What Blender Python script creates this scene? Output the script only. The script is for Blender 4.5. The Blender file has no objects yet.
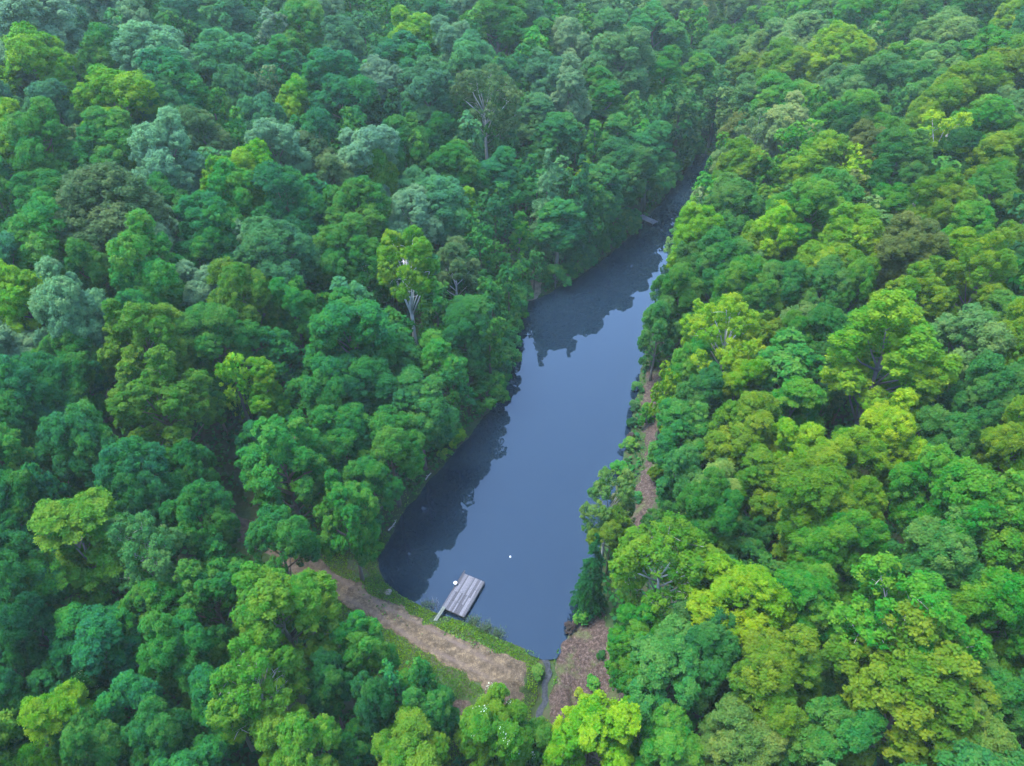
import bpy, math, random
import numpy as np
from mathutils import Vector
R_ = math.radians
scene = bpy.context.scene
COL = scene.collection
PI = math.pi

# ------------------------------------------------------------------ camera
cam_data = bpy.data.cameras.new("camera")
cam = bpy.data.objects.new("camera", cam_data)
COL.objects.link(cam)
cam.location = (0, 0, 70)
cam.rotation_euler = (R_(90 - 40), 0, 0)
cam_data.sensor_width = 36
cam_data.lens = 36 * 700 / 1024
cam_data.clip_start = 0.5
cam_data.clip_end = 3000
scene.camera = cam

# ------------------------------------------------------------------ sky, sun, exposure
SUN_EL, SUN_AZ = R_(70), R_(-80)          # azimuth measured from +Y towards +X: soft light from the left
world = bpy.data.worlds.new("World")
scene.world = world
world.use_nodes = True
wn = world.node_tree
bg = wn.nodes["Background"]
sky = wn.nodes.new("ShaderNodeTexSky")
sky.sky_type = 'NISHITA'
sky.sun_disc = False
sky.sun_elevation = SUN_EL
sky.sun_rotation = SUN_AZ
sky.altitude = 200
sky.air_density = 1.0
sky.dust_density = 0.1
sky.ozone_density = 4.5
wn.links.new(sky.outputs[0], bg.inputs[0])
bg.inputs[1].default_value = 0.15
sun_data = bpy.data.lights.new("sun", 'SUN')
sun_data.energy = 1.6
sun_data.angle = R_(30)
sun_data.color = (1.0, 0.95, 0.86)
sun = bpy.data.objects.new("sun", sun_data)
COL.objects.link(sun)
sd = Vector((math.sin(SUN_AZ) * math.cos(SUN_EL), math.cos(SUN_AZ) * math.cos(SUN_EL), math.sin(SUN_EL)))
sun.rotation_euler = sd.to_track_quat('Z', 'Y').to_euler()
sun.location = sd * 200
vs = scene.view_settings
vs.view_transform = 'Standard'
vs.look = 'None'
vs.exposure = 3.38
vs.gamma = 1.0
scene.cycles.max_bounces = 8
scene.cycles.diffuse_bounces = 5
scene.cycles.glossy_bounces = 2
scene.cycles.transmission_bounces = 3
scene.cycles.volume_bounces = 0
scene.cycles.use_denoising = True

# ------------------------------------------------------------------ terrain
LEFT_SHORE = [(3.5,38.4),(-1.3,40.2),(-4.6,42.1),(-10.3,44.0),(-12.8,45.5),(-14.7,47.0),(-16.1,50.5),(-15.5,52.7),(-14.1,56.5),(-10.9,63.3),(-7.9,68.5),(-3.3,76.7),(-0.4,86.1),(0.0,93.3),(1.6,101.1),(3.2,106.2),(8.1,110.2),(15.0,117.3),(22.4,127.1),(27.2,135.5),(32.4,144.3),(38.4,156.5),(44.5,168),(49,175)]
RIGHT_SHORE = [(4.3,38.4),(5.7,40.2),(7.0,42.8),(8.4,46.4),(9.8,50.5),(11.2,55.0),(13.0,59.8),(15.1,66.6),(17.0,72.9),(18.9,80.6),(21.9,91.9),(25.4,103.6),(30.1,117.3),(37.2,130.6),(43.8,144.5),(48.5,155),(51.5,168)]
LAKE = np.array(LEFT_SHORE + RIGHT_SHORE[::-1])
CREEK = np.array([(4.0,39.2),(3.55,37.9),(3.9,36.7),(3.35,35.4),(3.45,34.2),(2.7,32.9),(2.5,31.5),(1,25),(-1,15),(-4,0),(-10,-45)])
CREEK_Z = np.array([-0.15,-0.16,-0.5,-0.95,-1.4,-1.9,-2.4,-4.2,-5.0,-5.6,-6.5])
NORTH = np.array([(50.5,174),(62,205),(76,240),(95,300),(115,430)])
TRACK = np.array([(-60,66),(-40,57),(-26.7,49.9),(-19.5,45.8),(-14.6,43.0),(-9.9,40.3),(-5.5,37.9),(-1.2,35.6),(0.6,34.9)])
TRACK_Z = np.array([8.0,4.4,2.2,1.5,1.25,1.15,1.1,1.05,1.0])

def poly_dist(x, y, pts, vals=None):
    """distance to a polyline, and the value carried along it at the nearest point"""
    best = np.full(np.shape(x), 1e9); bv = np.zeros(np.shape(x))
    for i in range(len(pts) - 1):
        ax, ay = pts[i]; bx, by = pts[i + 1]
        dx, dy = bx - ax, by - ay
        t = np.clip(((x - ax) * dx + (y - ay) * dy) / (dx * dx + dy * dy), 0, 1)
        d = np.hypot(x - ax - t * dx, y - ay - t * dy)
        m = d < best
        best = np.where(m, d, best)
        if vals is not None:
            bv = np.where(m, vals[i] + t * (vals[i + 1] - vals[i]), bv)
    return best, bv

def inside(x, y, poly):
    r = np.zeros(np.shape(x), bool)
    n = len(poly)
    for i in range(n):
        x1, y1 = poly[i]; x2, y2 = poly[(i + 1) % n]
        c = ((y1 > y) != (y2 > y)) & (x < (x2 - x1) * (y - y1) / (y2 - y1 + 1e-12) + x1)
        r ^= c
    return r

_w = np.random.RandomState(5)
_WV = [(_w.uniform(0, 2 * np.pi), _w.uniform(0.6, 1.7), _w.uniform(0, 6.28)) for _ in range(9)]
def wob(x, y, f):
    s = 0
    for a, k, p in _WV:
        s = s + np.sin((x * np.cos(a) + y * np.sin(a)) * k * f + p + 1.3 * np.sin((x * np.sin(a) - y * np.cos(a)) * k * f * .63 + p * 2))
    return s / 4.0

def sstep(a, b, v):
    t = np.clip((v - a) / (b - a), 0, 1)
    return t * t * (3 - 2 * t)

def lake_dist(x, y):
    d, _ = poly_dist(x, y, np.vstack([LAKE, LAKE[:1]]))
    return np.where(inside(x, y, LAKE), -d, d) + 0.22 * wob(x, y, 0.9)

def terrain(x, y):
    x = np.asarray(x, float); y = np.asarray(y, float)
    dl = lake_dist(x, y)
    dc, cz = poly_dist(x, y, CREEK, CREEK_Z)
    dn, _ = poly_dist(x, y, NORTH)
    dt, tz = poly_dist(x, y, TRACK, TRACK_Z)
    dv = np.minimum(np.minimum(dl, dc - 1.0), dn - 3)
    floor = -5.0 * (1 - sstep(24, 40, y)) + np.clip(0.035 * (y - 185), 0, 8)
    rise = np.clip(dv - 2.0, 0, None)
    T = floor + 20 * (1 - np.exp(-rise / 42.0)) + 0.10 * np.clip(dv, 0, 4)
    T = T + 1.6 * wob(x, y, 0.035) * sstep(12, 60, dv) + 0.12 * wob(x, y, .5) * sstep(0, 3, dv)
    # the earth dam under the track
    tz = tz - .30 * np.clip(3.6 - dc, 0, None) * (y > 25)
    dam = tz - 0.42 * np.clip(dt - 2.4, 0, None)
    T = np.where(x < 6, np.maximum(T, dam), T)
    k = 1 - sstep(1.8, 6.0, dt)
    T = T * (1 - k) + np.minimum(T, tz + .1 * np.clip(dt - 2, 0, None)) * k
    # spillway channel
    T = np.minimum(T, np.where(y < 39.5, cz + .85 * np.clip(dc - 0.22, 0, None), 99))
    # banks and lake bed
    bank = np.where(dl > 0, 0.05 + 0.55 * dl, np.maximum(-2.2, 0.6 * dl + .02))
    T = np.where((dl < 6) & ~((y < 39.2) & (dc < 3)), np.minimum(T, bank), T)
    return T

LITTER = np.array([(6.9,42.4),(5.0,38.3),(4.0,34.2),(3.6,31.0),(7.0,28.5),(12.5,30),(12.2,36.0),(10.6,40.4),(10.2,43),(8.6,43.5)])
STRIP = np.array([(13.8,52.0),(15.2,55.8),(17.3,60.5),(19.1,66),(19.8,72),(20.9,79.5),(22.8,88)])
# ------------------------------------------------------------------ helpers
def nmat(name):
    m = bpy.data.materials.new(name); m.use_nodes = True
    nt = m.node_tree; nt.nodes.clear()
    out = nt.nodes.new("ShaderNodeOutputMaterial")
    return m, nt, out

def node(nt, typ, **kw):
    n = nt.nodes.new(typ)
    for k, v in kw.items():
        setattr(n, k, v)
    return n

def principled(nt, rough=.6, spec=.3):
    p = nt.nodes.new("ShaderNodeBsdfPrincipled")
    p.inputs['Roughness'].default_value = rough
    p.inputs['Specular IOR Level'].default_value = spec
    return p

def mathn(nt, op, a, b=None):
    n = node(nt, "ShaderNodeMath", operation=op)
    for i, v in enumerate((a, b)):
        if v is None: continue
        if isinstance(v, (int, float)): n.inputs[i].default_value = v
        else: nt.links.new(v, n.inputs[i])
    return n.outputs[0]

def ramp(nt, fac, stops):
    r = node(nt, "ShaderNodeValToRGB")
    els = r.color_ramp.elements
    while len(els) < len(stops): els.new(.5)
    for e, (p, c) in zip(els, stops):
        e.position = p; e.color = (*c, 1)
    nt.links.new(fac, r.inputs[0])
    return r.outputs[0]

def noise(nt, scale, detail=4, rough=.55, coord='Object'):
    tc = node(nt, "ShaderNodeTexCoord")
    n = node(nt, "ShaderNodeTexNoise")
    n.inputs['Scale'].default_value = scale; n.inputs['Detail'].default_value = detail; n.inputs['Roughness'].default_value = rough
    nt.links.new(tc.outputs[coord], n.inputs['Vector'])
    return n.outputs['Fac']

def mixc(nt, fac, a, b, mode='MIX'):
    m = node(nt, "ShaderNodeMix", data_type='RGBA', blend_type=mode)
    if isinstance(fac, (int, float)): m.inputs[0].default_value = fac
    else: nt.links.new(fac, m.inputs[0])
    for i, v in ((6, a), (7, b)):
        if isinstance(v, tuple): m.inputs[i].default_value = (*v, 1)
        else: nt.links.new(v, m.inputs[i])
    return m.outputs[2]

def leaf_material(name, source):
    """leaf tissue: own colour from the object (or a colour attribute), varied leaf by leaf and spray by spray"""
    m, nt, out = nmat(name)
    if source == 'object':
        col = node(nt, "ShaderNodeObjectInfo").outputs['Color']
    else:
        col = node(nt, "ShaderNodeAttribute", attribute_name='col').outputs['Color']
    var = node(nt, "ShaderNodeAttribute", attribute_name='var').outputs['Fac']
    tip = node(nt, "ShaderNodeAttribute", attribute_name='tip').outputs['Fac']
    hsv = node(nt, "ShaderNodeHueSaturation")
    nt.links.new(mathn(nt, 'ADD', mathn(nt, 'MULTIPLY', tip, -0.085), 0.530), hsv.inputs['Hue'])
    nt.links.new(mathn(nt, 'ADD', mathn(nt, 'MULTIPLY', var, 0.70), 0.65), hsv.inputs['Value'])
    nt.links.new(col, hsv.inputs['Color'])
    c = hsv.outputs[0]
    p = principled(nt, .75, .05)
    nt.links.new(c, p.inputs['Base Color'])
    tr = node(nt, "ShaderNodeBsdfTranslucent")
    nt.links.new(mixc(nt, .55, c, (1.0, 1.0, .30), 'MULTIPLY'), tr.inputs[0])
    mx = node(nt, "ShaderNodeMixShader"); mx.inputs[0].default_value = .44
    nt.links.new(p.outputs[0], mx.inputs[1]); nt.links.new(tr.outputs[0], mx.inputs[2])
    nt.links.new(mx.outputs[0], out.inputs[0])
    return m

LEAF = leaf_material("leaf_tissue", 'object')
LEAF_FAR = leaf_material("far_leaf_tissue", 'attr')

def simple(name, colour_fn, rough=.85, spec=.2, bump=None):
    m, nt, out = nmat(name)
    p = principled(nt, rough, spec)
    c = colour_fn(nt)
    if isinstance(c, tuple): p.inputs['Base Color'].default_value = (*c, 1)
    else: nt.links.new(c, p.inputs['Base Color'])
    if bump:
        b = node(nt, "ShaderNodeBump"); b.inputs['Strength'].default_value = bump[1]; b.inputs['Distance'].default_value = bump[2]
        nt.links.new(noise(nt, bump[0], 6, .65), b.inputs['Height'])
        nt.links.new(b.outputs[0], p.inputs['Normal'])
    nt.links.new(p.outputs[0], out.inputs[0])
    return m

def bark_colour(nt):
    c = node(nt, "ShaderNodeObjectInfo").outputs['Color']
    return mixc(nt, noise(nt, 1.3, 5), mixc(nt, .7, c, (.45, .42, .38), 'MULTIPLY'), c)
BARK = simple("bark", bark_colour, .9, .1, (6, .5, .05))
M_GROUND = simple("forest_floor", lambda nt: ramp(nt, noise(nt, .35, 8, .7), [(.30, (.010, .024, .008)), (.48, (.022, .040, .012)), (.60, (.034, .034, .018)), (.75, (.020, .045, .012))]), .95, .1, (3, .8, .2))
M_TRACK = simple("trodden_dirt", lambda nt: mixc(nt, mathn(nt, 'MULTIPLY', node(nt, "ShaderNodeAttribute", attribute_name='rut').outputs['Fac'], .85), mixc(nt, noise(nt, 7, 6, .8), ramp(nt, noise(nt, 1.5, 10, .78), [(.36, (.036, .029, .023)), (.47, (.076, .059, .042)), (.55, (.116, .090, .064)), (.66, (.20, .156, .105))]), (.16, .15, .10), 'OVERLAY'), (.075, .058, .050)), .95, .1, (5, .9, .12))
M_LITTER = simple("dry_leaf_litter", lambda nt: mixc(nt, ramp(nt, noise(nt, .55, 6, .7), [(.52, (0, 0, 0)), (.66, (.75, .75, .75))]), ramp(nt, noise(nt, 3.2, 9, .85), [(.36, (.012, .009, .008)), (.47, (.028, .0195, .016)), (.55, (.054, .0385, .032)), (.68, (.13, .098, .083))]), (.045, .062, .020)), .95, .1, (6, .9, .12))
M_SAND = simple("sandy_bank", lambda nt: ramp(nt, noise(nt, 1.1, 7, .7), [(.35, (.06, .055, .035)), (.6, (.14, .115, .08))]), .95, .1)
M_WOOD = None

def attr_tint(nt, a, b, attr='var'):
    return mixc(nt, node(nt, "ShaderNodeAttribute", attribute_name=attr).outputs['Fac'], a, b)
M_PLANK = simple("weathered_planks", lambda nt: mixc(nt, .75, attr_tint(nt, (.030, .030, .037), (.13, .132, .152)), ramp(nt, noise(nt, 9, 9, .85), [(.38, (.18, .17, .18)), (.5, (.7, .7, .7)), (.62, (1, 1, 1))]), 'MULTIPLY'), .85, .2)
M_BEAM = simple("dark_wet_timber", lambda nt: ramp(nt, noise(nt, 4, 5), [(.3, (.030, .028, .028)), (.7, (.075, .07, .065))]), .8, .3)
M_GANG = simple("mossy_plank", lambda nt: ramp(nt, noise(nt, 4, 5), [(.3, (.055, .065, .055)), (.7, (.11, .125, .105))]), .85, .2)
M_WHITE = simple("white_plastic", lambda nt: ramp(nt, noise(nt, 6, 3), [(.3, (.50, .51, .52)), (.6, (.66, .67, .68))]), .45, .5)
M_METAL = simple("grey_wire", lambda nt: (.25, .25, .26), .4, .5)
M_DARK = simple("dark_float_base", lambda nt: (.025, .027, .03), .5, .4)
M_ROCK = simple("pale_rock", lambda nt: ramp(nt, noise(nt, 2.2, 7, .7), [(.3, (.07, .06, .045)), (.7, (.17, .15, .115))]), .9, .2, (5, .6, .1))
M_TWIG = simple("dead_wood", lambda nt: ramp(nt, noise(nt, 3, 5), [(.3, (.14, .12, .11)), (.7, (.36, .33, .31))]), .9, .1)

def water_material():
    m, nt, out = nmat("still_water")
    p = principled(nt, .0, .5)
    p.inputs['Base Color'].default_value = (.004, .009, .016, 1)
    p.inputs['IOR'].default_value = 1.47
    nt.links.new(p.outputs[0], out.inputs[0])
    return m
M_WATER = water_material()
M_CREEK = simple("shallow_rippled_water", lambda nt: ramp(nt, noise(nt, 4, 5, .7), [(.35, (.010, .013, .016)), (.7, (.034, .038, .046))]), .65, .03, (9, .4, .05))

def raw_mesh(name, V, F, attrs=None, mat=None, smooth=False):
    """mesh from numpy: V (n,3), F (m,k) of one polygon size; attrs {name: per-face floats or (m,4) colours}"""
    V = np.ascontiguousarray(V, np.float32); F = np.ascontiguousarray(F, np.int32)
    me = bpy.data.meshes.new(name)
    m, k = F.shape
    me.vertices.add(len(V)); me.vertices.foreach_set('co', V.ravel())
    me.loops.add(m * k); me.loops.foreach_set('vertex_index', F.ravel())
    me.polygons.add(m); me.polygons.foreach_set('loop_start', np.arange(0, m * k, k, dtype=np.int32))
    if smooth: me.polygons.foreach_set('use_smooth', np.ones(m, bool))
    for n, a in (attrs or {}).items():
        a = np.ascontiguousarray(a, np.float32)
        if a.ndim == 2:
            me.attributes.new(n, 'FLOAT_COLOR', 'FACE').data.foreach_set('color', a.ravel())
        else:
            me.attributes.new(n, 'FLOAT', 'FACE').data.foreach_set('value', a)
    me.update(calc_edges=True)
    if mat: me.materials.append(mat)
    return me

def link(name, me, parent=None, loc=None):
    o = bpy.data.objects.new(name, me); COL.objects.link(o)
    if parent is not None: o.parent = parent
    if loc is not None: o.location = loc
    return o

def tag(o, label=None, cat=None, group=None, kind=None):
    for k, v in (('label', label), ('category', cat), ('group', group), ('kind', kind)):
        if v: o[k] = v
    return o

def thing(name, label, cat, loc=(0, 0, 0), rz=0, group=None):
    o = link(name, None, None, loc); o.rotation_euler = (0, 0, rz); o.empty_display_size = .5
    return tag(o, label, cat, group)

class MB:
    """collects boxes and tubes into one mesh"""
    def __init__(s): s.V = []; s.F = []; s.A = []
    def add(s, vs_, fs, a=.5):
        n = len(s.V); s.V += [tuple(v) for v in vs_]; s.F += [tuple(i + n for i in f) for f in fs]; s.A += [a] * len(fs)
    def box(s, c, h, a=.5, rot=0, tilt=0):
        cx, cy, cz = c; hx, hy, hz = h; vs_ = []
        for z in (-1, 1):
            for x, y in ((-1, -1), (1, -1), (1, 1), (-1, 1)):
                k = .96 if z > 0 else 1
                X, Y = x * hx * k, y * hy * k
                vs_.append((cx + X * math.cos(rot) - Y * math.sin(rot), cy + X * math.sin(rot) + Y * math.cos(rot), cz + z * hz + tilt * y * hy))
        s.add(vs_, [(3, 2, 1, 0), (4, 5, 6, 7), (0, 1, 5, 4), (1, 2, 6, 5), (2, 3, 7, 6), (3, 0, 4, 7)], a)
    def tube(s, pts, rad, n=6, a=.5, cap=True):
        pts = [Vector(p) for p in pts]; rings = []; base = len(s.V)
        for i, p in enumerate(pts):
            t = (pts[min(i + 1, len(pts) - 1)] - pts[max(i - 1, 0)]).normalized()
            u = t.cross(Vector((.31, .17, .93)) if abs(t.z) < .9 else Vector((1, .2, 0))).normalized(); w = t.cross(u)
            for k in range(n):
                q = 2 * PI * k / n
                s.V.append(tuple(p + (u * math.cos(q) + w * math.sin(q)) * rad[i]))
        for i in range(len(pts) - 1):
            for k in range(n):
                s.F.append((base + i * n + k, base + i * n + (k + 1) % n, base + (i + 1) * n + (k + 1) % n, base + (i + 1) * n + k)); s.A.append(a)
        if cap:
            s.F.append(tuple(base + (len(pts) - 1) * n + k for k in range(n))); s.A.append(a)
            s.F.append(tuple(base + k for k in range(n))[::-1]); s.A.append(a)
    def lathe(s, prof, n=18, a=.5):
        base = len(s.V)
        for r, z in prof:
            for k in range(n): s.V.append((r * math.cos(2 * PI * k / n), r * math.sin(2 * PI * k / n), z))
        for i in range(len(prof) - 1):
            for k in range(n):
                s.F.append((base + i * n + k, base + i * n + (k + 1) % n, base + (i + 1) * n + (k + 1) % n, base + (i + 1) * n + k)); s.A.append(a)
        s.F.append(tuple(base + (len(prof) - 1) * n + k for k in range(n))); s.A.append(a)
        s.F.append(tuple(base + k for k in range(n))[::-1]); s.A.append(a)
    def mesh(s, name, mat, smooth=False):
        me = bpy.data.meshes.new(name); me.from_pydata(s.V, [], s.F)
        me.attributes.new('var', 'FLOAT', 'FACE').data.foreach_set('value', np.array(s.A, np.float32))
        if smooth: me.polygons.foreach_set('use_smooth', np.ones(len(s.F), bool))
        me.materials.append(mat); return me
    def build(s, name, mat, parent=None, loc=None, smooth=False):
        return link(name, s.mesh(name, mat, smooth), parent, loc)

# ------------------------------------------------------------------ ground, water, track
def axis(segs):
    out = []
    for a, b, st in segs:
        out += list(np.arange(a, b - st * .5, st))
    return np.array(out + [segs[-1][1]])
gx = axis([(-420, -130, 15), (-130, -34, 3), (-34, 36, .45), (36, 66, .9), (66, 160, 3), (160, 420, 15)])
gy = axis([(-120, 8, 4), (8, 28, 1), (28, 122, .45), (122, 200, .9), (200, 360, 4), (360, 620, 15)])
GX, GY = np.meshgrid(gx, gy)
GZ = terrain(GX, GY)
nx, ny = len(gx), len(gy)
ii = np.arange(nx * ny).reshape(ny, nx)
GF = np.stack([ii[:-1, :-1], ii[:-1, 1:], ii[1:, 1:], ii[1:, :-1]], -1).reshape(-1, 4)
tag(link("ground", raw_mesh("ground", np.stack([GX, GY, GZ], -1).reshape(-1, 3), GF, None, M_GROUND, True)), "dark forest floor of the wooded valley", "ground", None, 'structure')

def grown(poly, g):
    P = np.array(poly); n = len(P); out = []
    area = .5 * sum(P[i][0] * P[(i + 1) % n][1] - P[(i + 1) % n][0] * P[i][1] for i in range(n))
    sgn = 1 if area > 0 else -1
    for i in range(n):
        t = P[(i + 1) % n] - P[i - 1]; t = t / (np.linalg.norm(t) + 1e-9)
        out.append(P[i] + sgn * g * np.array([t[1], -t[0]]))
    return np.array(out)
WP = grown(LAKE, .55)
wm = bpy.data.meshes.new("pond_water")
wm.from_pydata([(x, y, 0) for x, y in WP], [], [tuple(range(len(WP)))])
wm.materials.append(M_WATER)
if wm.polygons[0].normal.z < 0: wm.flip_normals()
tag(link("pond_water", wm), "still dark blue pond between wooded banks", "pond", None, 'structure')
cv, cf = [], []
ck = [np.append(CREEK[i] + (CREEK[i + 1] - CREEK[i]) * f, CREEK_Z[i] + (CREEK_Z[i + 1] - CREEK_Z[i]) * f) for i in range(7) for f in (0, .25, .5, .75)]
for i in range(len(ck)):
    t = (ck[min(i + 1, len(ck) - 1)] - ck[max(i - 1, 0)])[:2]; t = t / np.linalg.norm(t)
    for k in (-1, 1):
        w = .31 + .08 * math.sin(i * 1.7 + k)
        cv.append((ck[i][0] + k * w * t[1], ck[i][1] - k * w * t[0], ck[i][2] + .135))
    if i: cf.append((2 * i - 2, 2 * i - 1, 2 * i + 1, 2 * i))
cm = bpy.data.meshes.new("creek_water"); cm.from_pydata(cv, [], cf); cm.materials.append(M_CREEK)
tag(link("creek_water", cm), "narrow spillway creek leaving the near corner of the pond", "creek", None, 'structure')

def sheet(name, x0, x1, y0, y1, res, depth, off, mat, rut=None):
    """a ground cover laid on the terrain where depth(x, y) > 0, feathering under the ground at its rim"""
    xs = np.arange(x0, x1, res); ys = np.arange(y0, y1, res)
    X, Y = np.meshgrid(xs, ys); D = depth(X, Y)
    Z = terrain(X, Y) + np.where(D > 0, np.minimum(off, D * .25), np.maximum(-.35, D * .6))
    I = np.arange(X.size).reshape(X.shape)
    F = np.stack([I[:-1, :-1], I[:-1, 1:], I[1:, 1:], I[1:, :-1]], -1).reshape(-1, 4)
    F = F[(D.ravel()[F] > -.3).any(1)]
    used, inv = np.unique(F, return_inverse=True)
    V = np.stack([X, Y, Z], -1).reshape(-1, 3)[used]
    C = V[inv.reshape(F.shape)].mean(1)
    at = {'rut': rut(C[:, 0], C[:, 1])} if rut else None
    return link(name, raw_mesh(name, V, inv.reshape(F.shape), at, mat, True))

def track_depth(x, y):
    d, _ = poly_dist(x, y, TRACK)
    w = 1.40 + .40 * sstep(-16, -6, x) + .55 * sstep(-5, 0, x)
    dc, _ = poly_dist(x, y, CREEK)
    a, b = w - d, dc - 1.9
    return -.55 * np.log(np.exp(-a / .55) + np.exp(-np.clip(b, -9, 20) / .55)) + .32 * wob(x, y, 1.1) + .22 * wob(x + 9, y, 3.1)
def wheel_ruts(x, y):
    d, _ = poly_dist(x, y, TRACK)
    d = d + .13 * wob(x, y, .6)
    return np.clip(np.exp(-((d - .78) / .26) ** 2) * (.75 + .4 * wob(x, y, 1.7)), 0, 1) * (1 - .7 * sstep(-6, 0, x))
tag(sheet("dirt_path", -45, 4, 30, 62, .16, track_depth, .07, M_TRACK, wheel_ruts), "worn dirt track across the grassy dam at the near end", "dirt track", None, 'structure')

def litter_depth(x, y):
    P = np.vstack([LITTER, LITTER[:1]])
    d, _ = poly_dist(x, y, P)
    a = np.where(inside(x, y, LITTER), d, -d)
    s, _ = poly_dist(x, y, STRIP)
    b = 1.0 + .3 * (y < 66) - s + .35 * wob(x, y + 30, .5)
    return np.maximum(a, b) + .3 * wob(x, y, 1.3) + .2 * wob(x, y + 5, 3.3)
tag(sheet("leaf_litter", 1, 25, 26, 92, .25, litter_depth, .07, M_LITTER), "pinkish brown leaf litter covering the bare slope right of the pond", "leaf litter", None, 'structure')
BEACH = np.array([(3.4, 107.6), (4.2, 109.4), (4.6, 112), (4.4, 115)])
def beach_depth(x, y):
    s, _ = poly_dist(x, y, BEACH)
    return 1.15 - s + .35 * wob(x, y, 1.6)
tag(sheet("sandy_bank", -1, 12, 103, 119, .3, beach_depth, .08, M_SAND), "small bare sandy landing on the far left shore", "landing", None, 'structure')
def patch_depth(x, y):
    return .95 - np.hypot((x + 5.0) * .8, y - 32.3) + .3 * wob(x, y, 1.4)
tag(sheet("bare_earth", -8, -2, 29, 35, .2, patch_depth, .07, M_LITTER), "bare purplish earth patch below the track on the grassy dam", "bare patch", None, 'structure')

# ------------------------------------------------------------------ leaf geometry
def leaf_quads(P, N, size, rs, aspect=.72):
    """one pointed leaf-spray face per point, facing N"""
    n = len(P)
    T = rs.normal(size=(n, 3)); T -= (T * N).sum(1, keepdims=True) * N
    T /= np.linalg.norm(T, axis=1, keepdims=True) + 1e-9
    B = np.cross(N, T)
    s = (size * rs.uniform(.65, 1.3, n))[:, None]
    V = np.stack([P - T * s * .55, P + B * s * .5 * aspect - N * s * .08, P + T * s * .55, P - B * s * .5 * aspect - N * s * .08], 1)
    return V.reshape(-1, 3)

def unit(v): return v / (np.linalg.norm(v, axis=-1, keepdims=True) + 1e-9)

def crown_arrays(seed, R, H, shape, n_lobe, n_clump, n_leaf, size):
    """leaf faces of one crown: limbs' lobes, each of many sprays, each of many leaves"""
    rs = np.random.RandomState(seed)
    base = {'w': .52, 'r': .13, 'k': .14, 's': .30, 'f': .14, 't': .16, 'v': .10, 'c': .10, 'b': .06}[shape]
    rz = (1 - base) * H / 2; cz = base * H + rz
    lobes = []
    ecc = rs.uniform(.82, 1.15)
    ga = 2.39996
    for i in range(n_lobe):
        u = (i + .5) / n_lobe
        el = math.asin(np.clip(-.62 + 1.58 * u + rs.uniform(-.08, .08), -1, 1)) if n_lobe > 3 else rs.uniform(.2, 1)
        az = i * ga + rs.uniform(-.35, .35)
        taper = 1.0
        if n_lobe > 9 and rs.uniform() < .12: continue
        lr = rs.uniform(.27, .50) if shape not in 'ksw' else rs.uniform(.22, .38)
        if shape == 'f': lr = rs.uniform(.34, .46)
        k = rs.uniform(.48, .84) if shape not in 'ksw' else rs.uniform(.55, .90)
        x = R * k * math.cos(el) * math.cos(az) * ecc; y = R * k * math.cos(el) * math.sin(az); z = cz + rz * (k + .06) * math.sin(el)
        if shape in 'tv':
            lr *= 1.15
            w = 1.05 - .55 * max(0, (z - cz) / rz)
            x *= w * .8; y *= w * .8
        if shape in 'rk' and z < cz: x *= 1.0; y *= 1.0
        lobes.append((np.array([x, y, z]), R * lr))
    if shape not in 'sw': lobes.append((np.array([0, 0, cz + rz * .45]), R * .45))
    Ps, Ns, var, tip = [], [], [], []
    for li, (lc, lr) in enumerate(lobes):
        lt = rs.uniform(0, 1)
        for ci in range(n_clump):
            d = unit(rs.normal(size=3) + np.array([0, 0, .55]) + .55 * unit(lc - np.array([0, 0, cz])))
            zs = .85 * min(1.4, rz / R * .8 + .2)
            c = lc + d * lr * rs.uniform(.70, 1.0) * np.array([1, 1, zs])
            if any(np.linalg.norm((c - oc) / orr) < .72 for oj, (oc, orr) in enumerate(lobes) if oj != li): continue
            cr = lr * rs.uniform(.17, .36) * (1.35 if shape == 'f' else 1)
            n = max(4, int(n_leaf * (cr / (.35 * .42 * R)) ** 2 * rs.uniform(.75, 1.2)))
            n = min(n, n_leaf * 2)
            dd = unit(rs.normal(size=(n, 3)) + .75 * d + np.array([0, 0, .25]))
            flat = .34 if shape == 'f' else .8
            p = c + dd * cr * (rs.uniform(.45, 1.0, n) ** .7 * rs.choice([1, 1, 1, 1.3], n))[:, None] * np.array([1, 1, flat])
            if shape == 'f': p[:, 2] -= .25 * (np.hypot(p[:, 0] - c[0], p[:, 1] - c[1])) ** 2 / cr * .5
            nn = unit(.55 * dd * np.array([1, 1, 1.2 if shape != 'f' else .4]) + np.array([0, 0, .72]) + .42 * rs.normal(size=(n, 3)))
            Ps.append(p); Ns.append(nn)
            cvv = rs.uniform(0, 1)
            var.append(np.clip(.38 * cvv + .32 * lt + .30 * rs.uniform(0, 1, n), 0, 1)); tip.append(np.clip(.5 * lt + .5 * cvv + rs.uniform(-.2, .2, n), 0, 1))
        # the twiggy inside of the lobe
        n = int(n_leaf * n_clump * .10)
        p = lc + unit(rs.normal(size=(n, 3))) * lr * rs.uniform(.3, .8, n)[:, None]
        Ps.append(p); Ns.append(unit(rs.normal(size=(n, 3)) + np.array([0, 0, .6]))); var.append(rs.uniform(0, .8, n)); tip.append(rs.uniform(0, .5, n))
    P = np.concatenate(Ps); N = np.concatenate(Ns)
    V = leaf_quads(P, N, size, rs)
    return V, np.concatenate(var), np.concatenate(tip), lobes

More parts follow.
